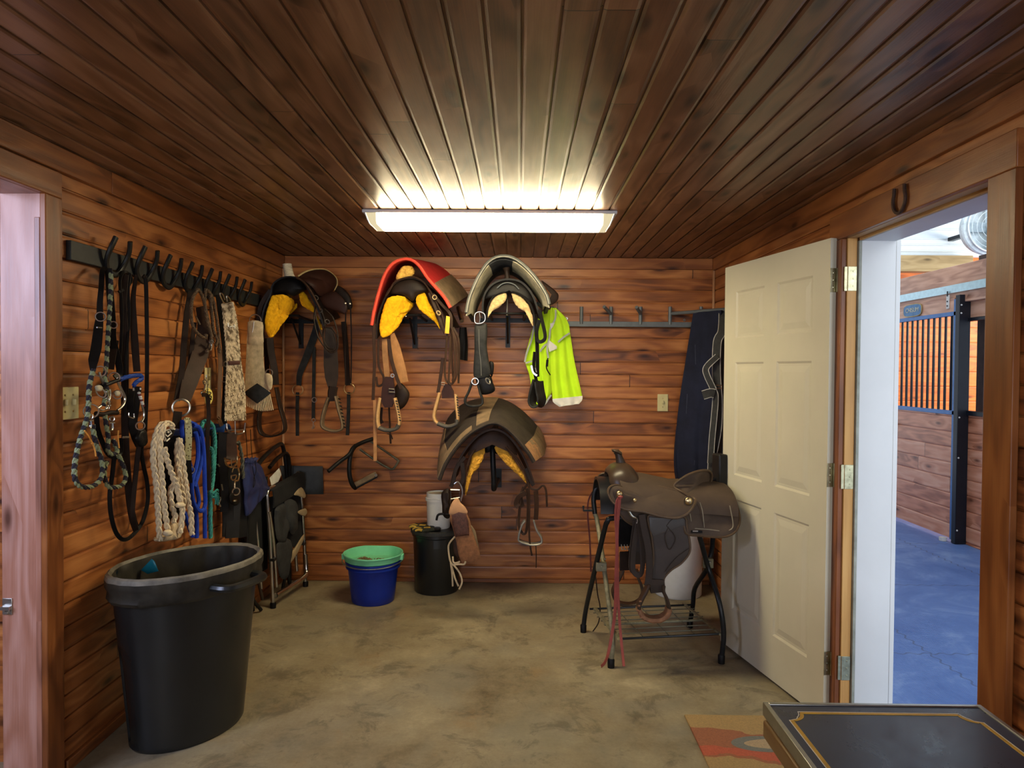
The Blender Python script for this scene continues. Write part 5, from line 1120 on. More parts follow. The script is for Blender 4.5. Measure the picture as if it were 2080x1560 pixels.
lbs = thing('leather_strap', 'narrow dark brown strap hanging in front of the teal rope', 'strap', tuple(onL([(422, 820)], .10)[0]), 'tack on the left wall')
S_('strap_body', onL(Acin([(200, 1080), (245, 1090), (258, 1180), (262, 1300), (252, 1440)])+Arop([(700, 200), (705, 450), (712, 700), (722, 900)]), .115), .020, DBR, lbs, nrm=FN)
# lower row: blue hooks with ropes
BLU = mat('blue_rope', (.010, .050, .42), .75, 0, .2, 60, .3, 300); TEAL = mat('teal_rope', (.045, .27, .235), .85, 0, .25, 60, .4, 300)
BH = mat('blue_plastic', (.012, .05, .17), .45)
for q, lb in (((330, 235), 'half-round blue bridle hook under the white rope'), ((575, 215), 'half-round blue bridle hook carrying the blue rope'), ((775, 170), 'half-round blue bridle hook beside the teal rope')):
    c0 = onL(Arop([q]), .02)[0]
    h_ = one('bridle_hook', lambda b: b.sheet([[V((XL+x, c0.y+.046*math.cos(a), c0.z+.040*math.sin(a)-.02)) for a in [PI*i/12 for i in range(13)]] for x in (.001, .03, .075, .095)], .007), BH); tag(h_, lb, 'hook', 'blue bridle hooks')
WR = mat('cream_cotton_rope', (.72, .60, .41), .9, 0, .18, 50, .4, 260)
wr = thing('cotton_lead_rope', 'thick cream braided cotton rope hanging in long loops behind the bin', 'rope', tuple(onL([(340, 860)], .10)[0]), 'lead ropes on the lower hooks')
for q, off in (([(200, 125), (150, 135), (105, 230), (68, 400), (70, 600), (98, 800), (112, 1000), (125, 1200), (135, 1400), (145, 1490)], .12), ([(300, 160), (240, 112), (180, 160), (150, 300), (142, 420), (155, 620), (175, 850), (195, 1080), (220, 1280), (240, 1400)], .135), ([(190, 400), (215, 500), (260, 640), (310, 780), (355, 900), (385, 1020), (378, 1080)], .15),
                ([(370, 290), (345, 420), (350, 600), (340, 740), (300, 840), (268, 900), (272, 1010), (290, 1110), (320, 1200), (300, 1280)], .13), ([(370, 300), (400, 440), (415, 600), (440, 780), (460, 930), (480, 1060), (510, 1200), (512, 1340), (525, 1420)], .145), ([(360, 620), (375, 760), (400, 900), (420, 1020), (405, 1120), (400, 1260), (380, 1400)], .14), ([(330, 760), (345, 860), (370, 980), (385, 1060)], .15)):
    one('strand', lambda b: b.plait(onL(Arop(q), off), .028, 10, 6, nrm=FN), WR, wr)
P_('frayed_end', onL(Arop([(270, 1290), (330, 1270), (370, 1320), (395, 1440), (300, 1480), (200, 1500), (90, 1500), (80, 1470), (180, 1440), (240, 1400)]), .11), .018, mat('frayed_cotton', (.55, .43, .28), .95, 0, .25, 50, .5, 200), wr, lump=.012)
P_('knot', onL(Arop([(200, 1380), (240, 1360), (278, 1390), (270, 1430), (215, 1440), (195, 1410)]), .15), .014, WR, wr)
P_('knot', onL(Arop([(340, 1060), (380, 1040), (425, 1060), (420, 1100), (350, 1105)]), .165), .014, WR, wr)
hl = thing('halter', 'black and white patterned nylon halter behind the cream rope', 'halter', tuple(onL([(350, 875)], .06)[0]), 'halters')
P_('patterned_web', onL(Arop([(200, 220), (250, 180), (320, 190), (300, 260), (240, 320), (190, 330)]), .105), .004, BLKL, hl, smooth=1)
one('white_pattern', lambda b: [b.strap(onL(Arop(q), .125), .006, .002, FN, smooth=0) for q in ([(205, 200), (255, 185), (280, 230), (235, 270), (205, 245), (205, 200)], [(195, 265), (215, 310)], [(220, 325), (260, 290)], [(200, 300), (200, 325)], [(262, 170), (322, 185)])] + [b.strap(onL(Arop([(232, 212), (252, 222)]), .126), .008, .002, FN, smooth=0)], CREAM, hl)
one('straps', lambda b: (b.strap(onL(Arop([(240, 320), (235, 500), (225, 760), (220, 1000), (240, 1280)]), .09), .050, .006, FN), b.strap(onL(Arop([(320, 260), (320, 500), (310, 900), (330, 1200)]), .07), .05, .006, FN)), BLKL, hl)
bl = thing('blue_lead_rope', 'bright blue rope hanging in loops from the second blue hook', 'rope', tuple(onL([(395, 860)], .09)[0]), 'lead ropes on the lower hooks')
for q, off in (([(405, 95), (400, 200), (425, 330), (465, 480), (500, 620), (545, 760), (580, 900), (600, 1020), (585, 1100)], .10), ([(530, 140), (595, 160), (635, 260), (655, 420), (665, 640), (670, 860), (675, 1060), (640, 1140), (570, 1110), (525, 990), (520, 800), (560, 660), (590, 500), (585, 320), (560, 220)], .115), ([(600, 260), (630, 420), (620, 600), (590, 720), (545, 860)], .105), ([(430, 1160), (470, 1280), (530, 1440)], .10), ([(560, 1100), (575, 1260), (575, 1460)], .10), ([(670, 1120), (670, 1280), (672, 1460)], .10), ([(400, 100), (480, 100), (560, 130)], .10)):
    one('strand', lambda b: b.tube(onL(Arop(q), off), .0105, 8), BLU, bl)
ol = thing('dog_collar_strap', 'olive patterned webbing strap with black end over the blue rope', 'strap', tuple(onL([(383, 860)], .12)[0]), 'tack on the left wall')
t = NT('olive_pattern'); vo = t.n('TexVoronoi', Vector=t.pos(), Scale=95); t.set(t.b.inputs['Base Color'], t.mix(t.ma('LESS_THAN', vo.outputs['Distance'], .33), (.42, .40, .22), (.09, .07, .03))); t.b.inputs['Roughness'].default_value = .8
one('webbing', lambda b: b.strap(onL(Arop([(440, 100), (470, 90), (480, 250), (475, 400), (468, 548)]), .125), .030, .004, FN), t.m, ol)
one('black_end', lambda b: b.strap(onL(Arop([(468, 548), (470, 700), (480, 820)]), .12), .034, .005, FN), BLKL, ol)
one('ring', lambda b: b.ring(onL(Arop([(505, 665)]), .125)[0], FN, .016, .0026, 18, 6), CHR, ol)
te = thing('teal_lead_rope', 'teal braided rope with frayed tuft hanging from the third blue hook', 'rope', tuple(onL([(428, 856)], .09)[0]), 'lead ropes on the lower hooks')
for q, off in (([(630, 170), (650, 105), (710, 95), (760, 150), (785, 280), (785, 460), (775, 640), (760, 800), (735, 930)], .09), ([(735, 400), (760, 460), (765, 640), (758, 820), (730, 940), (735, 1080), (735, 1250), (740, 1460)], .10)):
    one('strand', lambda b: b.braid(onL(Arop(q), off), .0115, 3, 20, 6), TEAL, te)
one('tuft', lambda b: [b.tube([o0, o0.lerp(o1, .5)+V((.01, 0, .012)), o1], .0022, 5, smooth=3) for o0, o1 in [(onL(Arop([(745, 930+random.random()*60)]), .10+random.random()*.02)[0], onL(Arop([(790+random.random()*50, 885+random.random()*190)]), .09+random.random()*.04)[0]) for _ in range(46)]], TEAL, te)
# dark tack cluster under the mohair cinch
kc = thing('leather_girth', 'black leather girth with brass snap hanging under the mohair cinch', 'girth', tuple(onL([(470, 890)], .10)[0]), 'tack on the left wall')
one('billet', lambda b: b.strap(onL(Arop([(975, 220), (970, 340), (970, 480), (960, 540)]), .12), .062, .008, FN, scale=[1, 1, 1.1, .9]), BRN, kc)
one('side_billet', lambda b: b.strap(onL(Arop([(880, 220), (870, 420), (880, 640), (900, 860), (900, 1150)]), .09), .045, .007, FN), BLKL, kc)
one('lower_straps', lambda b: [b.strap(onL(Arop(q), o_), w_, .007, FN) for q, o_, w_ in (([(960, 600), (990, 760), (1010, 1000), (1000, 1250), (990, 1460)], .09, .075), ([(1090, 640), (1090, 900), (1110, 1200), (1120, 1450)], .08, .05), ([(860, 800), (900, 960), (940, 1150), (940, 1440)], .07, .06), ([(800, 240), (800, 500), (820, 760), (860, 900)], .05, .05))], mat('cluster_leather', (.011, .010, .009), .55, 0, .4), kc)
one('brass_dee', lambda b: (b.tube(onL(Arop([(905, 520), (925, 600), (980, 630), (1040, 590), (1052, 500)]), .135), .0055), b.tube(onL(Arop([(905, 555), (1045, 550)]), .137), .0035, smooth=0), b.tube(onL(Arop([(980, 540), (985, 625)]), .14), .003, smooth=0)), BRS, kc)
one('brass_snap', lambda b: (b.tube(onL(Arop([(1060, 640), (1075, 700), (1060, 780), (1025, 800), (1020, 870)]), .14), .0055), b.tube(onL(Arop([(980, 730), (1040, 725), (1020, 780), (985, 770), (980, 730)]), .145), .0035), b.ring(onL(Arop([(1035, 915)]), .14)[0], FN, .019, .004, 20, 6), b.lathe([(0, -.006), (.012, -.004), (.012, .004), (0, .006)], onL(Arop([(1020, 1020)]), .14)[0], 12), b.tube(onL(Arop([(990, 690), (1010, 640), (1060, 640)]), .14), .0035)), BRS, kc)
P_('leather_tab', onL(Arop([(960, 960), (1010, 920), (1070, 940), (1080, 1020), (1040, 1080), (980, 1060)]), .125), .012, BLKL, kc)
one('snap', lambda b: [b.tube(onL(Arop(q), .12), .0035) for q in ([(825, 595), (842, 620)], [(850, 980), (855, 1010), (840, 1050), (855, 1090)], [(868, 830), (880, 900)])], CHR, kc)
tw = one('twisted_cord', lambda b: b.braid(onL(Arop([(1060, 330), (1090, 430), (1110, 560), (1110, 640), (1120, 760)]), .12), .011, 2, 14, 6), mat('olive_cord', (.10, .10, .07), .8, 0, .6, 60)); tag(tw, 'short twisted black and olive cord right of the brass snap', 'cord')
# blue drawstring bag
A8 = lambda p: cr(460, 880, .2564, p)
bb = thing('drawstring_bag', 'crumpled dark blue drawstring bag hanging left of the folded silver chair', 'bag', tuple(onL([(510, 930)], .12)[0]))
P_('bag_body', onL(A8([(135, 225), (180, 205), (240, 222), (290, 300), (315, 400), (345, 445), (330, 480), (250, 545), (215, 585), (150, 670), (140, 560), (130, 420)]), [.10]*12), .030, mat('navy_nylon', (.022, .030, .095), .45, 0, .35, 20, .3, 60), bb, lump=.030, lscale=16, sub=1)
one('neck_gathers', lambda b: [b.tube(onL(A8([(150+k*14, 235), (154+k*13, 215), (150+k*16, 200-6*(k % 2))]), .13), .006) for k in range(7)], mat('navy_nylon', 0), bb)
one('drawstring', lambda b: (b.tube(onL(A8([(165, 215), (160, 80), (150, -40)]), [.12, .08, .04]), .0022), b.tube(onL(A8([(205, 210), (195, 80), (190, -30)]), [.12, .08, .04]), .0022), b.tube(onL(A8([(225, 215), (235, 300), (215, 360), (212, 430), (225, 380), (205, 260)]), .15), .0022)), BLKL, bb)
# ================================================================== FLOOR ITEMS, LEFT
# ---- large oval bin
BIN = mat('black_bin_plastic', (.0095, .0105, .0105), .30, 0, .25, 5, .06, 200, spec=.5)
LIN = mat('bin_liner', (.026, .022, .015), .55, 0, .6, 9, .8, 22)
DUST = mat('dusty_liner', (.13, .115, .085), .55, 0, .6, 12, .4, 60)
bc_ = V((-1.348, 2.875, 0)); BR = math.radians(58.6)
tb = thing('trash_can', 'large black oval trash can lined with a dusty black bag', 'trash can', tuple(bc_))
def binr(a, z):
    # recessed arch panels on the sides and a step under the rim
    k = 1.0
    for c0 in (3.03, 3.03+PI):
        d = abs((a-c0+PI) % (2*PI)-PI)
        top = .42-(d/.30)**2*.06
        if d < .30 and z < top: k -= .040*min(1, (.30-d)/.03)*min(1, (top-z)/.015)
    return k
prof = [(.76, .0)]+[(.77, .004)]+[(.78+.195*(z/.60), z) for z in [i*.015+.01 for i in range(40)]]+[(.985, .615), (1.0, .62), (1.0, .640), (1.045, .645), (1.045, .672), (1.02, .678), (.985, .676), (.975, .62), (.76, .03), (.0, .028)]
BX, BY = .298, .213
one('body', lambda b: b.lathe([(0, 0)]+prof, bc_, 200, BX, BY, rz=BR, fn=lambda a, z: binr(a, z) if z > .02 else 1), BIN, tb)
def lin(a, z): return 1+.006*math.sin(a*9)+.005*math.sin(a*23)+.006*mnoise.noise(V((math.cos(a)*6, math.sin(a)*6, z*9)))
def linin(a, z): return lin(a, .684) if z > .68 else 1+.035*mnoise.noise(V((math.cos(a)*4, math.sin(a)*4, z*6)))+.014*math.sin(a*17+z*8)
one('liner_outside', lambda b: b.lathe([(1.012, .585), (1.05, .60), (1.035, .625), (1.065, .645), (1.068, .672)], bc_, 120, BX, BY, False, BR, fn=lin), LIN, tb)
one('liner_rim', lambda b: b.lathe([(1.068, .672), (1.055, .688), (1.02, .694), (.975, .684)], bc_, 120, BX, BY, False, BR, fn=lin), DUST, tb)
one('liner_inside', lambda b: b.lathe([(.975, .684), (.962, .672), (.95, .65), (.93, .60), (.90, .52), (.84, .44), (.70, .38), (.45, .35), (.0, .345)], bc_, 120, BX, BY, False, BR, fn=linin), LIN, tb)
for sg in (1, -1):
    ang = math.radians(-78 if sg > 0 else 102); RZ = Matrix.Rotation(BR, 3, 'Z'); hc = bc_+RZ @ V((BX*1.02*math.cos(ang), BY*1.02*math.sin(ang), .625)); tn = (RZ @ V((-BX*math.sin(ang), BY*math.cos(ang), 0))).normalized(); ou = V((tn.y, -tn.x, 0))
    one('handle', lambda b: (b.tube([hc-tn*.105-ou*.01, hc-tn*.098+ou*.045, hc-tn*.06+ou*.068, hc+tn*.06+ou*.068, hc+tn*.098+ou*.045, hc+tn*.105-ou*.01], (.020, .016), 8, smooth=4, ref=(0, 0, 1))), BIN, tb)
tw_ = P_('food_wrapper', [atY(x, y, 2.90) for x, y in ((286, 1158), (308, 1135), (314, 1140), (322, 1160), (300, 1166))], .004, mat('teal_wrapper', (.01, .20, .30), .3, 0, .2), None, smooth=1)
tag(tw_, 'crumpled teal wrapper inside the lined bin', 'wrapper')
# ---- folded chrome chair
ALU = mat('bright_aluminium', (.56, .54, .48), .22, 1, .25, 18)
CAN = mat('black_canvas', (.013, .013, .013), .85, 0, .35, 14, .4, 130); CANG = mat('grey_canvas', (.032, .032, .031), .8, 0, .35, 20, .4, 130)
fc_ = thing('folding_chair', 'folded silver-framed camp chair with dark side pockets leaning on the left wall', 'folding chair', (-1.5, 4.5, 0), 'folded camp chairs')
F1, F2 = V((-1.508, 4.33, 0)), V((-1.440, 4.77, 0))
def ch(u, z, o=0):            # u along the chair (0 near, 1 far), z up, o away from the wall
    p = F1.lerp(F2, u); lean = -.045*z; return V((p.x+lean+o, p.y, z))
one('frame_tube', lambda b: b.tube([ch(0, .03), ch(0, .40), ch(-.03, .66), ch(-.02, .71), ch(.05, .735), ch(.25, .735)], .0125, 10), ALU, fc_)
one('frame_tube', lambda b: b.tube([ch(1, .03), ch(1.02, .30), ch(.98, .60), ch(.95, .75), ch(.90, .78)], .0125, 10), ALU, fc_)
one('frame_tube', lambda b: b.tube([ch(-.08, .13, -.05), ch(-.12, .45, -.05), ch(-.16, .72, -.06), ch(-.10, .76, -.06)], .0115, 10), ALU, fc_)
one('frame_tube', lambda b: b.tube([ch(.88, .12, -.03), ch(.84, .42, -.03), ch(.80, .62, -.04)], .0115, 10), ALU, fc_)
one('frame_tube', lambda b: b.tube([ch(.07, .12, .012), ch(.04, .40, .012), ch(-.03, .60, .01)], .010, 10), ALU, fc_)
one('frame_tube', lambda b: b.tube([ch(-.22, .62, -.07), ch(-.16, .30, -.06), ch(-.06, .06, -.05)], .010, 10), mat('dark_bronze_tube', (.05, .035, .025), .4, .3), fc_)
one('floor_tube', lambda b: b.tube([ch(.02, .075, .015), ch(.5, .075, .02), ch(.92, .085, .018), ch(1.0, .14, .01), ch(1.0, .22, .01)], .0165, 12), ALU, fc_)
one('rubber_foot', lambda b: b.lathe([(.018, 0), (.019, .03), (.015, .036)], ch(0, 0), 12), BLKL, fc_)
one('rubber_foot', lambda b: b.lathe([(.018, 0), (.019, .03), (.015, .036)], ch(1, 0), 12), BLKL, fc_)
one('back_canvas', lambda b: b.sheet([[ch(u, z, -.014+.010*math.sin(u*9)*(1 if z < .7 else .2)) for u in [i/14 for i in range(15)]] for z in (.30, .40, .5, .6, .68)], .006), CAN, fc_)
one('top_roll', lambda b: b.sheet([[ch(u, z+.05*u, o) for u in [i/10*.96 for i in range(11)]] for z, o in ((.62, .028), (.68, .034), (.725, .028), (.735, .0), (.71, -.02))], .008), CAN, fc_)
P_('pocket', [ch(u, z, .018) for u, z in ((.08, .60), (.36, .62), (.42, .55), (.40, .40), (.28, .37), (.10, .42))], .020, CANG, fc_, lump=.020, lscale=14)
P_('pocket', [ch(u, z, .024) for u, z in ((.34, .63), (.66, .61), (.74, .50), (.60, .40), (.42, .45))], .018, CANG, fc_, lump=.020, lscale=14)
P_('pocket', [ch(u, z, .016) for u, z in ((.10, .385), (.50, .37), (.46, .22), (.34, .14), (.14, .19))], .018, CANG, fc_, lump=.014, lscale=14)
for q in ([(.56, .66), (.80, .69), (.94, .63), (.88, .61), (.70, .64)], [(.66, .54), (.90, .54), (.96, .51), (.88, .49), (.72, .515)]):
    P_('pocket_flap', [ch(u, z, .040) for u, z in q], .006, mat('tan_canvas', (.33, .24, .13), .85), fc_)
P_('seat_edge', [ch(u, z, .010) for u, z in ((.30, .19), (.70, .25), (.96, .33), (.96, .36), (.70, .31), (.40, .25))], .008, mat('tan_canvas', 0), fc_)
P_('paper_label', [ch(u, z, .0) for u, z in ((.06, .80), (.34, .845), (.40, .80), (.30, .76), (.10, .75))], .002, mat('white_cloth_tag', (.55, .53, .45), .8), fc_, smooth=0)
one('brackets', lambda b: [b.box(ch(u, z, .01), (.03, .045, .018)) for u, z in ((.02, .30), (.93, .30))], IRON, fc_, bevel=.003)
# ---- black folded chair behind it
bk = thing('folding_chair', 'black tube camp chair folded behind the silver chair', 'folding chair', (-1.58, 4.4, 0), 'folded camp chairs')
one('back_tube', lambda b: b.tube([V((-1.60, 4.20, .80)), V((-1.59, 4.32, .90)), V((-1.585, 4.62, .97)), V((-1.58, 4.74, .93)), V((-1.56, 4.78, .60)), V((-1.56, 4.80, .015))], .014, 10), IRON, bk)
one('arm_tube', lambda b: b.tube([V((-1.555, 4.40, .86)), V((-1.55, 4.55, .905)), V((-1.54, 4.70, .90)), V((-1.54, 4.74, .70)), V((-1.54, 4.75, .25))], .013, 10), BLKL, bk)
one('side_canvas', lambda b: b.sheet([[V((-1.60+.02*u, 4.12+.30*u, z)) for u in (0, .3, .6, 1)] for z in (.22, .4, .6, .80)], .012), CAN, bk)
one('leg', lambda b: b.tube([V((-1.585, 4.10, .26)), V((-1.59, 4.18, .12)), V((-1.60, 4.245, .013))], .011, 8), IRON, bk)
one('leg', lambda b: b.tube([V((-1.575, 4.14, .36)), V((-1.58, 4.18, .12)), V((-1.555, 4.255, .013))], .011, 8), IRON, bk)
one('leg', lambda b: b.tube([V((-1.53, 4.62, .22)), V((-1.52, 4.70, .015))], .011, 8), IRON, bk)
one('leg', lambda b: b.tube([V((-1.50, 4.62, .26)), V((-1.56, 4.66, .015))], .011, 8), IRON, bk)
one('side_rail', lambda b: b.tube([V((-1.59, 4.10, .25)), V((-1.585, 4.12, .50)), V((-1.60, 4.20, .80))], .010, 8), IRON, bk)
# ---- flat side tray on the back wall
ty = thing('side_tray', 'dark grey flat fold-out tray on the back wall behind the silver chair', 'tray', tuple(atY(620, 975, 4.86)))
P_('panel', [atY(592, 946, 4.80), atY(656, 947, 4.86), atY(657, 1004, 4.86), atY(594, 1004, 4.80)], .006, mat('tray_black', (.020, .022, .026), .5, 0, .3), ty, smooth=0, steps=(1, .985, .6))
P_('side_panel', [atY(568, 946, 4.74), atY(592, 946, 4.80), atY(592, 1002, 4.80), atY(578, 990, 4.77), atY(571, 960, 4.75)], .005, mat('tray_grey', (.055, .058, .055), .5, 0, .3), ty, smooth=0, steps=(1, .97, .6))
one('hinge_edge', lambda b: b.tube([atY(593, 946, 4.79), atY(593, 1003, 4.79)], .009, 8, smooth=0), mat('tray_black', 0), ty)
# ================================================================== BUCKETS AND SMALL BIN
bkt = thing('blue_bucket', 'deep blue flat-back feed bucket standing on the concrete', 'bucket', (-.925, 4.50, 0), 'stacked feed buckets')
BLB = mat('blue_bucket_plastic', (.006, .022, .23), .34, 0, .12, 8); GRB = mat('mint_green_plastic', (.17, .56, .31), .45, 0, .12, 8)
cb = V((-.925, 4.50, 0))
def fb_(a, z): return 1/max(1, abs(math.sin(a))*1.14) if math.sin(a) > 0 else 1
one('pail', lambda b: b.lathe([(0, 0), (.128, 0), (.134, .006), (.140, .05), (.158, .215), (.164, .218), (.167, .245), (.176, .250), (.176, .262), (.168, .262), (.155, .22), (.130, .02), (0, .016)], cb, 64, fn=fb_), BLB, bkt)
one('rim_band', lambda b: b.lathe([(.166, .218), (.172, .221), (.172, .228), (.166, .231)], cb, 64, caps=False, fn=fb_), BLB, bkt)
gb = thing('green_bucket', 'mint green bucket nested on top of the blue one holding horse treats', 'bucket', (-.925, 4.50, .25), 'stacked feed buckets')
def fg(a, z): return (1/max(1, abs(math.sin(a))*1.14) if math.sin(a) > 0 else 1)*(1+.025*math.exp(-((a-4.71)/.12)**2))
one('pail', lambda b: b.lathe([(0, .150), (.132, .150), (.150, .24), (.172, .266), (.178, .268), (.186, .300), (.190, .304), (.188, .310), (.180, .308), (.170, .272), (.160, .252), (0, .252)], cb, 64, fn=fg), GRB, gb)
one('bail_ear', lambda b: [b.box(cb+V((s*.185, -.01, .285)), (.022, .05, .035)) for s in (-1,)], GRB, gb, bevel=.004)
one('bail_ear', lambda b: [b.box(cb+V((s*.185, -.01, .285)), (.022, .05, .035)) for s in (1,)], GRB, gb, bevel=.004)
one('bail_wire', lambda b: b.tube([cb+V((.192*math.cos(a), -.01+.185*math.sin(a)*.98, .268-.018*abs(math.sin(a)))) for a in [PI+PI*i/14 for i in range(15)]], .0028, 6), CHR, gb)
tr_ = MB()
for _ in range(110):
    a = random.random()*2*PI; r = math.sqrt(random.random())*.05
    c0 = cb+V((-.055+r*math.cos(a), -.02+r*math.sin(a)*.8, .258+.022*(1-r/.05)+random.random()*.006)); d_ = V((random.uniform(-1, 1), random.uniform(-1, 1), random.uniform(-.3, .3))).normalized()*.006
    tr_.tube([c0-d_, c0+d_], .0032, 6, smooth=0)
for _ in range(40):
    c0 = cb+V((random.uniform(0, .11), random.uniform(-.08, .05), .256)); d_ = V((random.uniform(-1, 1), random.uniform(-1, 1), 0)).normalized()*.006; tr_.tube([c0-d_, c0+d_], .003, 6, smooth=0)
pe = tag(obj('feed_pellets', tr_, mat('pellets', (.22, .15, .07), .9, 0, .5, 90)), 'heap of brown pellets in the green bucket', 'feed'); pe['kind'] = 'stuff'
sb = V((-.545, 4.735, 0))
sc_ = thing('small_bin', 'small round black bin with lid against the back wall', 'bin', tuple(sb))
one('barrel', lambda b: b.lathe([(0, 0), (.140, 0), (.146, .008), (.158, .37), (.166, .375), (.166, .395), (0, .395)], sb, 56), BIN, sc_)
one('lid', lambda b: b.lathe([(.168, .392), (.176, .396), (.176, .416), (.168, .424), (.150, .422), (0, .419)], sb, 56, caps=False), mat('dusty_black_lid', (.040, .038, .030), .5, 0, .5, 12), sc_)
one('grip_panel', lambda b: b.sheet([[sb+V((.1655*math.sin(a), -.1655*math.cos(a), z)) for a in (-.02, .06, .16, .26, .36, .46)] for z in (.315, .370)], .006), BIN, sc_)
wb_ = V((-.535, 4.735, .421))
wbk = thing('white_pail', 'small white plastic pail standing on the small black bin', 'pail', tuple(wb_))
WHP = mat('white_plastic', (.66, .64, .58), .4, 0, .05)
one('tub', lambda b: b.lathe([(0, 0), (.074, 0), (.076, .006), (.080, .18), (.088, .182), (.088, .200), (.081, .206), (.081, .235), (.076, .235), (.072, .02), (0, .012)], wb_, 48), WHP, wbk)
one('handle', lambda b: b.tube([wb_+V((.086*math.cos(a), .086*math.sin(a), .200)) for a in [PI*1.02+PI*.96*i/12 for i in range(13)]], .003, 6), WHP, wbk)
one('lid_insert', lambda b: b.lathe([(.0, .223), (.074, .223), (.076, .227), (0, .227)], wb_, 40, caps=False), mat('pail_lid_inner', (.60, .55, .40), .5), wbk)
# gloves
gz = .423; gc = sb+V((-.085, -.075, gz))
GLV = mat('glove_olive', (.030, .032, .020), .8, 0, .4, 40, .4, 120); GLY = mat('glove_gold', (.48, .30, .04), .7, 0, .2)
def glove(label, c, ang, y0):
    t = thing('work_glove', label, 'glove', tuple(c), 'work gloves on the small bin'); R = Matrix.Rotation(ang, 3, 'Z')
    q = lambda x, y, z=0: c+R @ V((x, y, z+.010))
    P_('palm', [q(x, y) for x, y in ((-.05, -.03), (.0, -.038), (.045, -.036), (.05, .0), (.045, .034), (.0, .040), (-.05, .034))], .011, GLV, t)
    for k, (yy, ln) in enumerate(((-.028, .050), (-.009, .060), (.010, .056), (.028, .044))): one('finger', lambda b: b.tube([q(.035, yy), q(.035+ln*.5, yy*1.15, .006), q(.035+ln, yy*1.2, -.001)], (.0095, .009), 8, scale=[1, 1, .7]), GLY if k % 2 else GLV, t)
    one('thumb', lambda b: b.tube([q(-.015, .03), q(.01, .055, .004), q(.035, .064, 0)], .010, 8, scale=[1, 1, .7]), GLV, t)
    P_('cuff', [q(x, y, .002) for x, y in ((-.085, -.032), (-.045, -.030), (-.045, .032), (-.085, .036))], .010, BLKL, t, smooth=2)
    pt_ = P_('knuckle_badge', [q(x, y, .012) for x, y in ((-.02, -.014), (.022, -.014), (.022, .014), (-.02, .014))], .003, GLY, t, smooth=0)
glove('olive work glove lying flat with gold badge beside the white pail', gc+V((.035, -.045, 0)), 3.3, 0)
glove('olive and gold work glove lying at the left rim of the small bin', gc+V((-.005, .025, 0)), 2.9, 0)
# white barrel behind the saddle stand
wbr = V((1.066, 4.715, 0)); wr_ = thing('white_barrel', 'tall round white tub on the floor behind the saddle stand', 'tub', tuple(wbr))
one('barrel', lambda b: b.lathe([(0, 0), (.150, 0), (.156, .008), (.162, .44), (.168, .445), (.168, .46), (0, .462)], wbr, 64), mat('white_tub', (.62, .63, .62), .42, 0, .05), wr_)
one('lid', lambda b: b.lathe([(.170, .455), (.174, .458), (.174, .475), (.165, .480), (0, .478)], wbr, 56, caps=False), mat('white_tub', 0), wr_)
# ================================================================== SADDLE STAND WITH SADDLE
A11 = lambda p: cr(1160, 880, .327, p)
STB = mat('stand_black_enamel', (.012, .013, .014), .3, .2, .3, 20); SCF = mat('stand_scuffed', (.20, .18, .11), .5, .3, .55, 26)
ss = thing('saddle_stand', 'black folding tubular saddle stand with wire shelf', 'saddle stand', (.7, 3.75, 0))
def a11(p, Y): return atY(*A11([p])[0], Y)
lfA = [V((.468, 3.512, .02)), a11((256, 1250), 3.53), a11((205, 840), 3.74), a11((165, 560), 3.90), a11((148, 500), 3.92), a11((140, 400), 3.93), a11((165, 330), 3.93), a11((230, 302), 3.93), a11((420, 300), 3.93), a11((780, 330), 3.95), a11((860, 480), 3.93), a11((880, 660), 3.86), a11((848, 830), 3.82), a11((770, 960), 4.0), a11((757, 1060), 4.04), V((.995, 4.075, .02))]
lfB = [V((.373, 3.985, .02)), a11((93, 1090), 3.96), a11((150, 840), 3.76), a11((205, 610), 3.63), a11((225, 550), 3.60), a11((262, 528), 3.60), a11((500, 528), 3.60), a11((760, 560), 3.62), a11((800, 650), 3.64), a11((850, 830), 3.70), a11((920, 1050), 3.60), a11((948, 1240), 3.57), V((1.036, 3.580, .02))]
one('tube_frame', lambda b: b.tube(lfA[4:], .0135, 10, smooth=4), STB, ss)
one('tube_frame', lambda b: b.tube(lfB, .0135, 10, smooth=4), STB, ss)
one('scuffed_leg', lambda b: b.tube(lfA[:5], .0125, 10, smooth=4), SCF, ss)
for p in (lfA[0], lfA[-1], lfB[0], lfB[-1]): one('rubber_foot', lambda b: b.lathe([(.017, -.02), (.018, .02), (.014, .026)], p, 14), BLKL, ss)
one('pivot_plate', lambda b: b.box(a11((187, 828), 3.72), (.055, .03, .045)), SCF, ss, bevel=.002)
one('pivot_plate', lambda b: b.box(a11((848, 805), 3.74), (.055, .03, .05)), SCF, ss, bevel=.002)
one('bolt', lambda b: [b.lathe([(0, -.003), (.007, -.002), (.007, .003), (0, .004)], a11(q, 3.70), 10) for q in ((190, 826), (862, 800), (210, 780))], CHR, ss)
one('reins_hook', lambda b: (b.strap([a11((133, 480), 3.90), a11((78, 480), 3.90), a11((76, 450), 3.90)], .012, .004, (0, -1, 0), smooth=0)), IRON, ss)
ZS = .15
def z11(p): return atZ(*A11([p])[0], ZS)
NL, NR, FL_, FR = z11((290, 1278)), z11((930, 1246)), z11((115, 1092)), z11((745, 1066))
sh = one('wire_shelf', lambda b: (b.tube([NL, NR], .006, 8, smooth=0), b.tube([FL_, FR], .006, 8, smooth=0)), STB, ss)
one('wire', lambda b: [b.tube([NL.lerp(FL_, k/7), NR.lerp(FR, k/7)], .0028, 6, smooth=0) for k in range(1, 7)]+[b.tube([NL.lerp(NR, u), FL_.lerp(FR, u)], .0028, 6, smooth=0) for u in (.25, .5, .75)], mat('shelf_wire', (.13, .125, .09), .4, .5), sh)
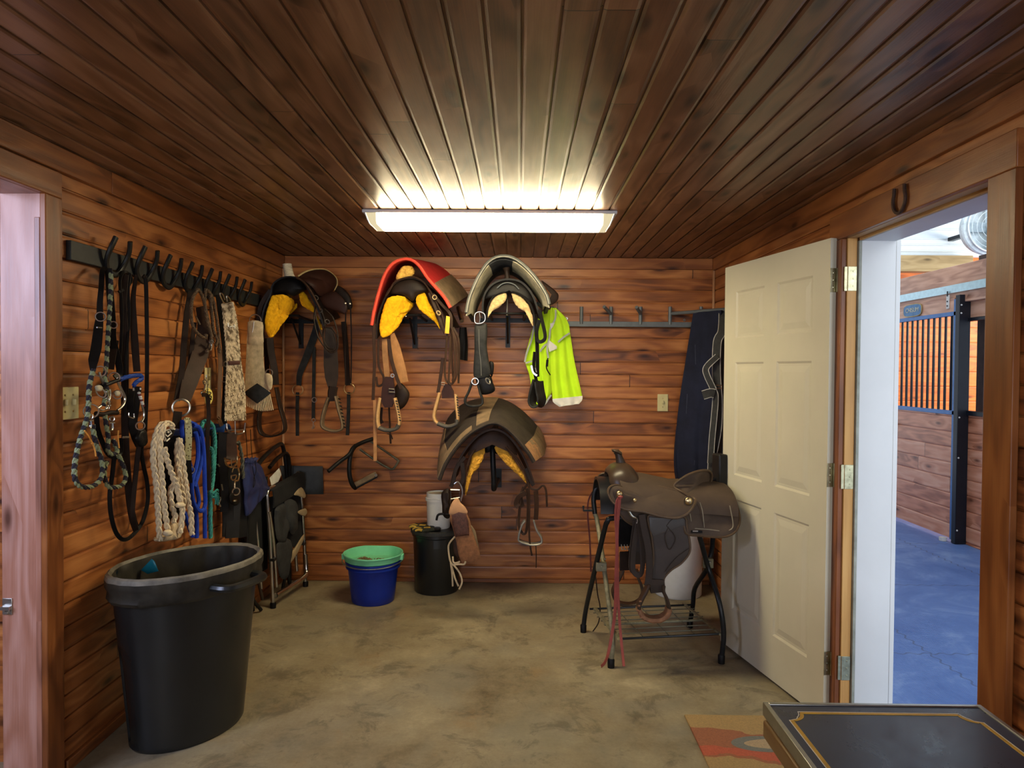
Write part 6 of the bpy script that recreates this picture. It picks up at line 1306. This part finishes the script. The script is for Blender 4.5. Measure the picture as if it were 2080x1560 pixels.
one('angle_bar', lambda b: b.strap([z11((310, 1290)), z11((145, 1085))], .026, .012, (0, 0, 1), smooth=0), SCF, sh)
one('angle_bar', lambda b: b.strap([z11((930, 1250)), z11((700, 1060))], .018, .012, (0, 0, 1), smooth=0), SCF, sh)
one('centre_rod', lambda b: b.tube([z11((205, 1187)), z11((830, 1160))], .0065, 8, smooth=0), SCF, sh)
# ---- the synthetic saddle
SBR = mat('suede_brown', (.068, .045, .030), .72, 0, .18, 9, .22, 260); SBD = mat('suede_dark', (.036, .024, .017), .65, 0, .2, 10, .2, 240)
SMO = mat('smooth_brown', (.046, .030, .020), .32, 0, .2, 8, .08, 120); SGR = mat('fender_grey_brown', (.048, .037, .031), .55, 0, .25, 8, .2, 260); TRM = mat('saddle_binding', (.085, .052, .028), .5, 0, .2)
s5 = thing('western_saddle', 'brown suede saddle with tall horn resting on the black stand', 'saddle', (.72, 3.75, .75))
YN, YC, YFR = 3.52, 3.75, 3.98
def mir(P): return [V((p.x, 2*YC-p.y, p.z)) for p in P]
def side(name, pts, Y, m, th=.008, both=True, bind=True, **kw):
    P = [a11(p, y) for p, y in zip(pts, ys(pts, Y))]
    o = None
    for k, Q in enumerate((P, mir(P)) if both else (P,)):
        o_ = P_(name, Q, th, m, s5, nrm=(0, -1 if k == 0 else 1, .25), **kw)
        if bind: one('binding', lambda b: b.tube(cat(Q, 4, True), .0065, 6, True, 0), TRM, o_)
        o = o or o_
    return o
# rear and front skirts
rsk = side('rear_skirt', [(700, 560), (720, 440), (790, 370), (870, 340), (950, 352), (1012, 410), (1042, 490), (1046, 555), (1020, 610), (970, 640), (900, 645), (800, 636), (720, 625)], [3.50, 3.54, 3.60, 3.68, 3.68, 3.62, 3.56, 3.52, 3.50, 3.49, 3.49, 3.49, 3.49], SBR, .012)
one('skirt_stitching', lambda b: [b.tube([a11(q, y) for q, y in zip(p, [3.505]*len(p))], .0022, 5) for p in ([(735, 480), (745, 540), (745, 585), (740, 610)], [(800, 430), (815, 480), (825, 560), (828, 620)])]+[b.tube([a11(q, 3.50) for q in ((740, 590), (850, 598), (950, 608), (1000, 590), (1003, 540), (985, 450))], .0028, 5)], mat('pale_thread', (.26, .22, .15), .7), rsk)
one('skirt_slot', lambda b: (b.box(a11((780, 612), 3.478), (.055, .006, .012)),), BLKL, rsk)
one('skirt_plate', lambda b: (b.box(a11((772, 608), 3.474), (.026, .004, .006)), b.tube([a11((895, 372), 3.64), a11((925, 380), 3.63)], .005, smooth=0)), CHR, rsk)
side('front_skirt', [(300, 480), (370, 450), (460, 470), (500, 520), (470, 560), (400, 572), (350, 550), (315, 515)], 3.54, SBR, .010)
# barrel between skirts
one('tree_cover', lambda b: b.sheet([[V((x, YC+(.235-.02*u)*math.cos(a), z0+(zt-z0)*math.sin(a)**.8)) for a in [PI*i/16 for i in range(17)]] for x, u, z0, zt in [(a11((280, 0), YC).x, 0, .78, .95), (a11((450, 0), YC).x, .3, .78, .93), (a11((620, 0), YC).x, .6, .77, .90), (a11((800, 0), YC).x, .3, .77, .90), (a11((960, 0), YC).x, 0, .76, .88)]], .012), SBR, s5)
# seat surface swept from fork to cantle
zc = lambda p, Y=YC: a11(p, Y)
prof_x = [(405, 300, .10), (450, 300, .13), (520, 318, .16), (600, 338, .175), (680, 350, .185), (730, 352, .18), (770, 345, .15)]
rows = []
for x, y, hw in prof_x:
    c0 = zc((x, y)); rows.append([V((c0.x, YC-hw*math.cos(a), c0.z-.055*(abs(math.cos(a))**2.2)*(1 if x < 780 else .2)-0*math.sin(a))) for a in [PI*i/14 for i in range(15)]])
seat = one('seat', lambda b: b.sheet(rows, .020), SBR, s5)
side('seat_jockey', [(232, 372), (242, 335), (285, 322), (330, 345), (380, 372), (440, 330), (560, 335), (680, 365), (765, 405), (768, 440), (735, 490), (680, 522), (620, 525), (540, 512), (450, 488), (330, 470), (262, 430)], [3.525, 3.535, 3.55, 3.57, 3.58, 3.61, 3.60, 3.575, 3.545, 3.50, 3.47, 3.462, 3.462, 3.468, 3.478, 3.49, 3.505], SBR, .010, steps=(1, .95, .8, .5, .25))
ct = [(640, 330), (690, 280), (760, 245), (830, 230), (868, 245), (872, 290), (840, 345), (780, 395), (740, 400), (700, 370)]
cant = P_('cantle', [a11(p, y) for p, y in zip(ct, (3.62, 3.62, 3.64, 3.70, 3.76, 3.78, 3.72, 3.62, 3.58, 3.58))], .022, SBR, s5, nrm=(-.1, -1, .5))
cant2 = None if 1 else P_('cantle', mir([a11(p, y) for p, y in zip(ct, (3.62, 3.62, 3.64, 3.70, 3.76, 3.78, 3.72, 3.62, 3.58, 3.58))]), .022, SBR, s5, nrm=(-.1, 1, .5))
T_('cantle_binding', [a11(p, y) for p, y in zip(ct, (3.60, 3.60, 3.62, 3.68, 3.74, 3.76, 3.70, 3.60, 3.56, 3.56))], .0065, TRM, cant, closed=True)
# fork (swells), gullet and horn
stn = [(228, 250, 300, .095), (236, 224, 325, .118), (258, 202, 352, .140), (295, 190, 372, .156), (340, 190, 386, .162), (378, 222, 393, .156), (405, 275, 394, .142), (420, 340, 390, .122)]
fr_rows = []
for x, yt, yb, hw in stn:
    ct_, cb_ = zc((x, yt)), a11((x, yb), YC-hw)
    fr_rows.append([V((ct_.x, YC-hw*math.copysign(abs(math.cos(a))**.8, math.cos(a)), cb_.z+(ct_.z-cb_.z)*math.sin(a)**.75)) for a in [PI*i/24 for i in range(25)]])
one('fork', lambda b: b.sheet(fr_rows, .022), SMO, s5, sub=1)
one('gullet_face', lambda b: b.sheet([[p+V((.012, 0, 0)) for p in fr_rows[0]], [mid(fr_rows[0]).lerp(p, .45)+V((.05, 0, -.01)) for p in fr_rows[1]]], .006), DBR, s5)
hn = [zc((315, 225)), zc((308, 185)), zc((298, 150)), zc((290, 125)), zc((278, 112))]
hh = one('horn', lambda b: b.tube(hn, .026, 16, scale=[1.5, .95, .72, .66, .62]), SMO, s5)
one('horn_cap', lambda b: b.sweep([zc((254, 103)), zc((262, 106)), zc((285, 114)), zc((308, 124)), zc((314, 130))], [(.030*math.cos(t), .010*math.sin(t)) for t in [2*PI*i/16 for i in range(16)]], (0, 0, 1), scale=[.4, .9, 1.15, .9, .4]), SMO, hh)
# concho plates and conchos
cpq = P_('rigging_plate', [a11(p, 3.505) for p in ((262, 350), (300, 340), (335, 375), (385, 395), (370, 430), (320, 440), (280, 420), (262, 385))], .008, SBR, s5, nrm=(0, -1, .1))
for p, r in (((300, 378), .016), ((730, 422), .020), ((396, 418), .010)):
    c0 = a11(p, {300: 3.492, 730: 3.462, 396: 3.478}[p[0]])
    o_ = obj('concho', MB().lathe([(0, .010), (r*.5, .009), (r*.9, .005), (r, 0), (0, -.004)], (0, 0, 0), 24), BRS, s5); o_.data.transform(Matrix.Translation(c0) @ Matrix.Rotation(PI/2, 4, 'X'))
    if p[0] == 730: one('rope_edge', lambda b: b.ring(c0, (0, 1, 0), r*1.15, .003, 24, 6), TRM, o_)
# fender, stirrup leather, latigos
fe = side('fender', [(478, 515), (560, 520), (700, 520), (718, 580), (738, 690), (730, 750), (680, 810), (620, 850), (575, 905), (572, 975), (500, 970), (496, 880), (512, 780), (500, 640)], 3.495, SGR, .007)
one('tooled_lines', lambda b: [b.tube([a11(q, 3.484) for q in p], .0022, 5) for p in ([(592, 575), (615, 545), (635, 530)], [(592, 575), (640, 630), (645, 670), (612, 722), (590, 680), (585, 630), (605, 580)], [(735, 715), (670, 760), (630, 800), (585, 860)])], SBD, fe)
P_('fender_smooth_patch', [a11(p, 3.486) for p in ((485, 525), (700, 530), (705, 570), (600, 610), (510, 640), (492, 600))], .003, mat('worn_fender', (.066, .060, .055), .45, 0, .1), fe, nrm=(0, -1, .1), smooth=1)
for mm in (0, 1):
    M = (lambda P: P) if mm == 0 else mir
    one('stirrup_strap', lambda b: (b.strap(M([a11(q, 3.478) for q in ((440, 505), (455, 600), (480, 720), (487, 850), (475, 945))]), .034, .007, (0, -1, 0)),), SBD, s5)
    one('stirrup_foot', lambda b: b.strap(M([a11(q, 3.49) for q in ((535, 905), (532, 950), (535, 985))]), .068, .030, (0, -1, 0), scale=[.9, 1, 1]), SBD, s5)
    q = [(482, 935), (462, 980), (435, 1030), (418, 1085), (440, 1130), (490, 1152), (550, 1150), (595, 1120), (605, 1080), (590, 1020), (570, 975), (572, 940)]
    if mm: q = [(x-160, y-130 if 0 else y-75*0-90) for x, y in q]
    P = [a11(p, 3.48 if not mm else 4.0) for p in q]
    st = one('stirrup', lambda b: band(b, P, .065, .014), SMO, s5)
    if not mm: one('rawhide_wrap', lambda b: (band(b, [p+V((0, -.002, 0)) for p in P[3:9]], .072, .022), [b.tube([P[2+k//2].lerp(P[3+k//2], .5*(k % 2))+V((-.016, -.036, 0)), P[2+k//2].lerp(P[3+k//2], .5*(k % 2))+V((-.004, -.036, 0))], .004, 6, smooth=0) for k in range(6)]), mat('wrap_tan', (.23, .11, .055), .65, 0, .35, 40), st)
one('latigo', lambda b: [b.strap([a11(p, 3.50+.01*k) for p in q], .026, .005, (.3, -1, 0)) for k, q in enumerate(([(420, 520), (400, 640), (385, 780), (390, 860), (430, 880), (445, 800), (435, 640), (420, 540)], [(400, 540), (380, 700), (372, 830), (400, 870)], [(470, 520), (450, 640), (445, 820)]))], SBD, s5)
one('rigging_dee', lambda b: b.tube([a11(p, 3.50) for p in ((358, 480), (380, 515), (412, 530), (408, 560))], .006), CHR, s5)
one('cinch', lambda b: b.strap([a11(p, 3.62) for p in ((340, 540), (335, 620), (335, 700))], .085, .010, (.2, -1, 0)), BLKL, s5)
one('cinch_end', lambda b: (b.strap([a11(p, 3.62) for p in ((345, 735), (345, 800), (345, 850))], .075, .012, (.2, -1, 0)),), DBR, s5)
one('cinch_buckle', lambda b: [b.tube([a11((312+18*k, 690), 3.61), a11((316+18*k, 720), 3.61), a11((325+18*k, 722), 3.61)], .003, 6) for k in range(4)], CHR, s5)
ST_R = mat('red_leather_lace', (.26, .055, .040), .5, 0, .2)
one('saddle_string', lambda b: b.strap([a11(p, y) for p, y in zip([(303, 395), (285, 430), (278, 520), (285, 700), (278, 900), (275, 1080), (262, 1200), (235, 1350), (212, 1420), (188, 1448)], [3.478]*3+[3.47]*3+[3.46, 3.42, 3.37, 3.34])], .016, .004, (.2, -1, 0)), ST_R, s5)
one('saddle_string', lambda b: b.strap([a11(p, y) for p, y in zip([(303, 395), (300, 440), (288, 600), (288, 800), (292, 1000), (302, 1180), (318, 1350), (328, 1448)], [3.474]*5+[3.46, 3.42, 3.38])], .014, .004, (.2, -1, 0)), ST_R, s5)
one('string_knot', lambda b: pill(b, [a11(p, 3.470) for p in ((292, 392), (318, 388), (322, 402), (300, 410))], .008), ST_R, s5)
one('saddle_string', lambda b: (b.strap([a11(p, 4.0) for p in ((180, 330), (130, 370), (106, 430), (104, 520), (116, 660), (124, 860))], .010, .003, (.3, -1, 0)),), mat('maroon_lace', (.10, .025, .022), .5), s5)
one('saddle_string', lambda b: (b.strap([a11(p, 4.0) for p in ((150, 870), (165, 1000), (180, 1080), (172, 1170), (140, 1225), (112, 1258))], .007, .003, (.3, -1, 0)),), DBR, s5)
one('gullet_lining', lambda b: b.sheet([[V((x, YC+.20*math.cos(a), .76+.15*math.sin(a))) for a in [PI*i/12 for i in range(13)]] for x in (a11((150, 0), YC).x+.01, a11((280, 0), YC).x)], .014), mat('black_vinyl', (.010, .010, .012), .3), s5)
# ================================================================== TABLE AND RUG
TZ = .68
tl, trr = atZ(1547, 1422, TZ), atZ(1991, 1434, TZ); ty1 = (tl.y+trr.y)/2; tx0, tx1 = tl.x, trr.x+.006; ty0 = ty1-.80
tt = thing('table', 'dark blue topped side table with gold pinstripe and aluminium edge', 'table', ((tx0+tx1)/2, ty1-.4, 0))
t = NT('navy_laminate'); n_ = t.noise(t.pos(), 5, 6, .7, 1.2)
t.set(t.b.inputs['Base Color'], t.ramp(n_, [(.35, (.018, .025, .060)), (.6, (.036, .048, .095)), (.75, (.08, .10, .15))])); t.set(t.b.inputs['Roughness'], t.ramp(n_, [(.3, (.22, .22, .22)), (.75, (.5, .5, .5))])); t.b.inputs['Specular IOR Level'].default_value = .35
one('top_panel', lambda b: b.bx((tx0+.010, ty0+.01, TZ-.03), (tx1-.010, ty1-.010, TZ-.003)), t.m, tt)
AL2 = mat('brushed_edge', (.36, .36, .34), .32, 1, .15, 20)
eg = MB(); a_, b2_ = .012, .032
for q in (((tx0, ty0, TZ-b2_), (tx0+a_, ty1, TZ)), ((tx1-a_, ty0, TZ-b2_), (tx1, ty1, TZ)), ((tx0+a_, ty1-a_, TZ-b2_), (tx1-a_, ty1, TZ)), ((tx0+a_, ty0, TZ-b2_), (tx1-a_, ty0+a_, TZ))): eg.bx(*q)
obj('metal_edge', eg, AL2, tt, bevel=.0015)
GOLD = mat('gold_pinstripe', (.56, .33, .035), .45)
Aq = lambda p: cr(1380, 1380, .3365, p)
o1 = [atZ(*q, TZ) for q in Aq([(730, 192), (1685, 213)])]; cxl = atZ(*Aq([(675, 235)])[0], TZ); cyl = atZ(*Aq([(1830, 260)])[0], TZ)
yA = (o1[0].y+o1[1].y)/2; xA, xB = o1[0].x, o1[1].x; xl, xr = cxl.x, cyl.x; yB_ = (cxl.y+cyl.y)/2
def arc(cx, cy, rx, ry, a0, a1, n=8): return [V((cx+rx*math.cos(a0+(a1-a0)*i/n), cy+ry*math.sin(a0+(a1-a0)*i/n), TZ-.0025)) for i in range(n+1)]
path = [V((xl, ty0+.08, TZ-.0025)), V((xl, yB_, TZ-.0025))]+arc(xl, yA, xA-xl, yA-yB_, -PI/2, 0)[1:]+arc(xr, yA, xr-xB, yA-yB_, PI, 1.5*PI)+[V((xr, ty0+.08, TZ-.0025))]
one('pinstripe', lambda b: b.strap(path, .0085, .0012, (0, 0, 1), smooth=0), GOLD, tt)
path2 = [p+V((-.0055 if p.x < (xl+xr)/2 else .0055, .0055 if p.y > yB_+.01 else 0, .0001)) for p in path]
one('cream_line', lambda b: b.strap(path2, .0022, .0012, (0, 0, 1), smooth=0), CREAM, tt)
WD = wood('table_rail', 1, 2, (.10, .05, .015), (.22, .12, .04), (.33, .20, .08), rough=.4, knots=0)
one('wood_rail', lambda b: b.bx((tx0-.006, ty0, TZ-.075), (tx0+.018, ty1-.02, TZ-.034)), WD, tt, bevel=.004)
one('wood_rail', lambda b: b.bx((tx1-.018, ty0, TZ-.075), (tx1+.006, ty1-.02, TZ-.034)), WD, tt, bevel=.004)
for x, y in ((tx0+.045, ty1-.08), (tx1-.045, ty1-.08), (tx0+.045, ty0+.08), (tx1-.045, ty0+.08)): one('leg', lambda b: b.bx((x-.016, y-.016, 0), (x+.016, y+.016, TZ-.034)), STB, tt, bevel=.003)
# rug
t = NT('rug_pile'); p = t.pos(); s_ = t.n('SeparateXYZ', Vector=p).outputs
def ell(cx, cy, rx, ry):
    a = t.ma('DIVIDE', t.ma('SUBTRACT', s_[0], cx), rx); b = t.ma('DIVIDE', t.ma('SUBTRACT', s_[1], cy), ry)
    return t.ma('ADD', t.ma('MULTIPLY', a, a), t.ma('MULTIPLY', b, b))
wob = t.ma('MULTIPLY', t.ma('SUBTRACT', t.noise(p, 6, 3), .5), .12)
wv_ = t.ma('ADD', t.ma('ADD', s_[1], t.ma('MULTIPLY', s_[0], .22)), wob)
c = t.mix(t.ma('MULTIPLY', t.ma('LESS_THAN', wv_, 3.075), t.ma('GREATER_THAN', wv_, 2.86)), (.36, .245, .10), (.30, .115, .055))
c = t.mix(t.ma('MULTIPLY', t.ma('LESS_THAN', wv_, 2.93), t.ma('GREATER_THAN', wv_, 2.875)), c, (.44, .10, .05))
c = t.mix(t.ma('LESS_THAN', wv_, 2.74), c, (.44, .10, .05))
c = t.mix(t.ma('LESS_THAN', ell(.98, 2.785, .13, .060), 1), c, (.16, .17, .16))
c = t.mix(t.ma('LESS_THAN', ell(1.06, 2.785, .16, .040), 1), c, (.40, .31, .19))
fu = t.noise(p, 160, 3, .7); c = t.mix(.35, c, t.ramp(fu, [(.3, (.05, .035, .02)), (.7, (.55, .42, .28))]), 'OVERLAY')
t.set(t.b.inputs['Base Color'], c); t.b.inputs['Roughness'].default_value = .95; t.bump(fu, .6, .004)
rg = obj('rug', MB().bx((.718, 1.75, 0), (1.235, 3.02, .009)), t.m, bevel=.003); tag(rg, 'small tan and rust patterned rug on the concrete beside the table', 'rug')
# horseshoe above the doorway
hp_ = [V((XR-.030, 2.484+.040*math.cos(math.radians(a)), 2.080+.040*math.sin(math.radians(a))*1.15)) for a in range(150, 391, 20)]
hp_ = [hp_[0]+V((0, .002, .022))]+hp_+[hp_[-1]+V((0, -.002, .022))]
hs2 = obj('horseshoe', MB().sweep(cat(hp_, 3), [(.0065*math.cos(t_), .006*math.sin(t_)) for t_ in [2*PI*i/8 for i in range(8)]], (1, 0, 0)), mat('rusty_iron', (.055, .028, .020), .65, .3, .4, 50)); tag(hs2, 'small rusty horseshoe nailed open end up over the right doorway', 'horseshoe')
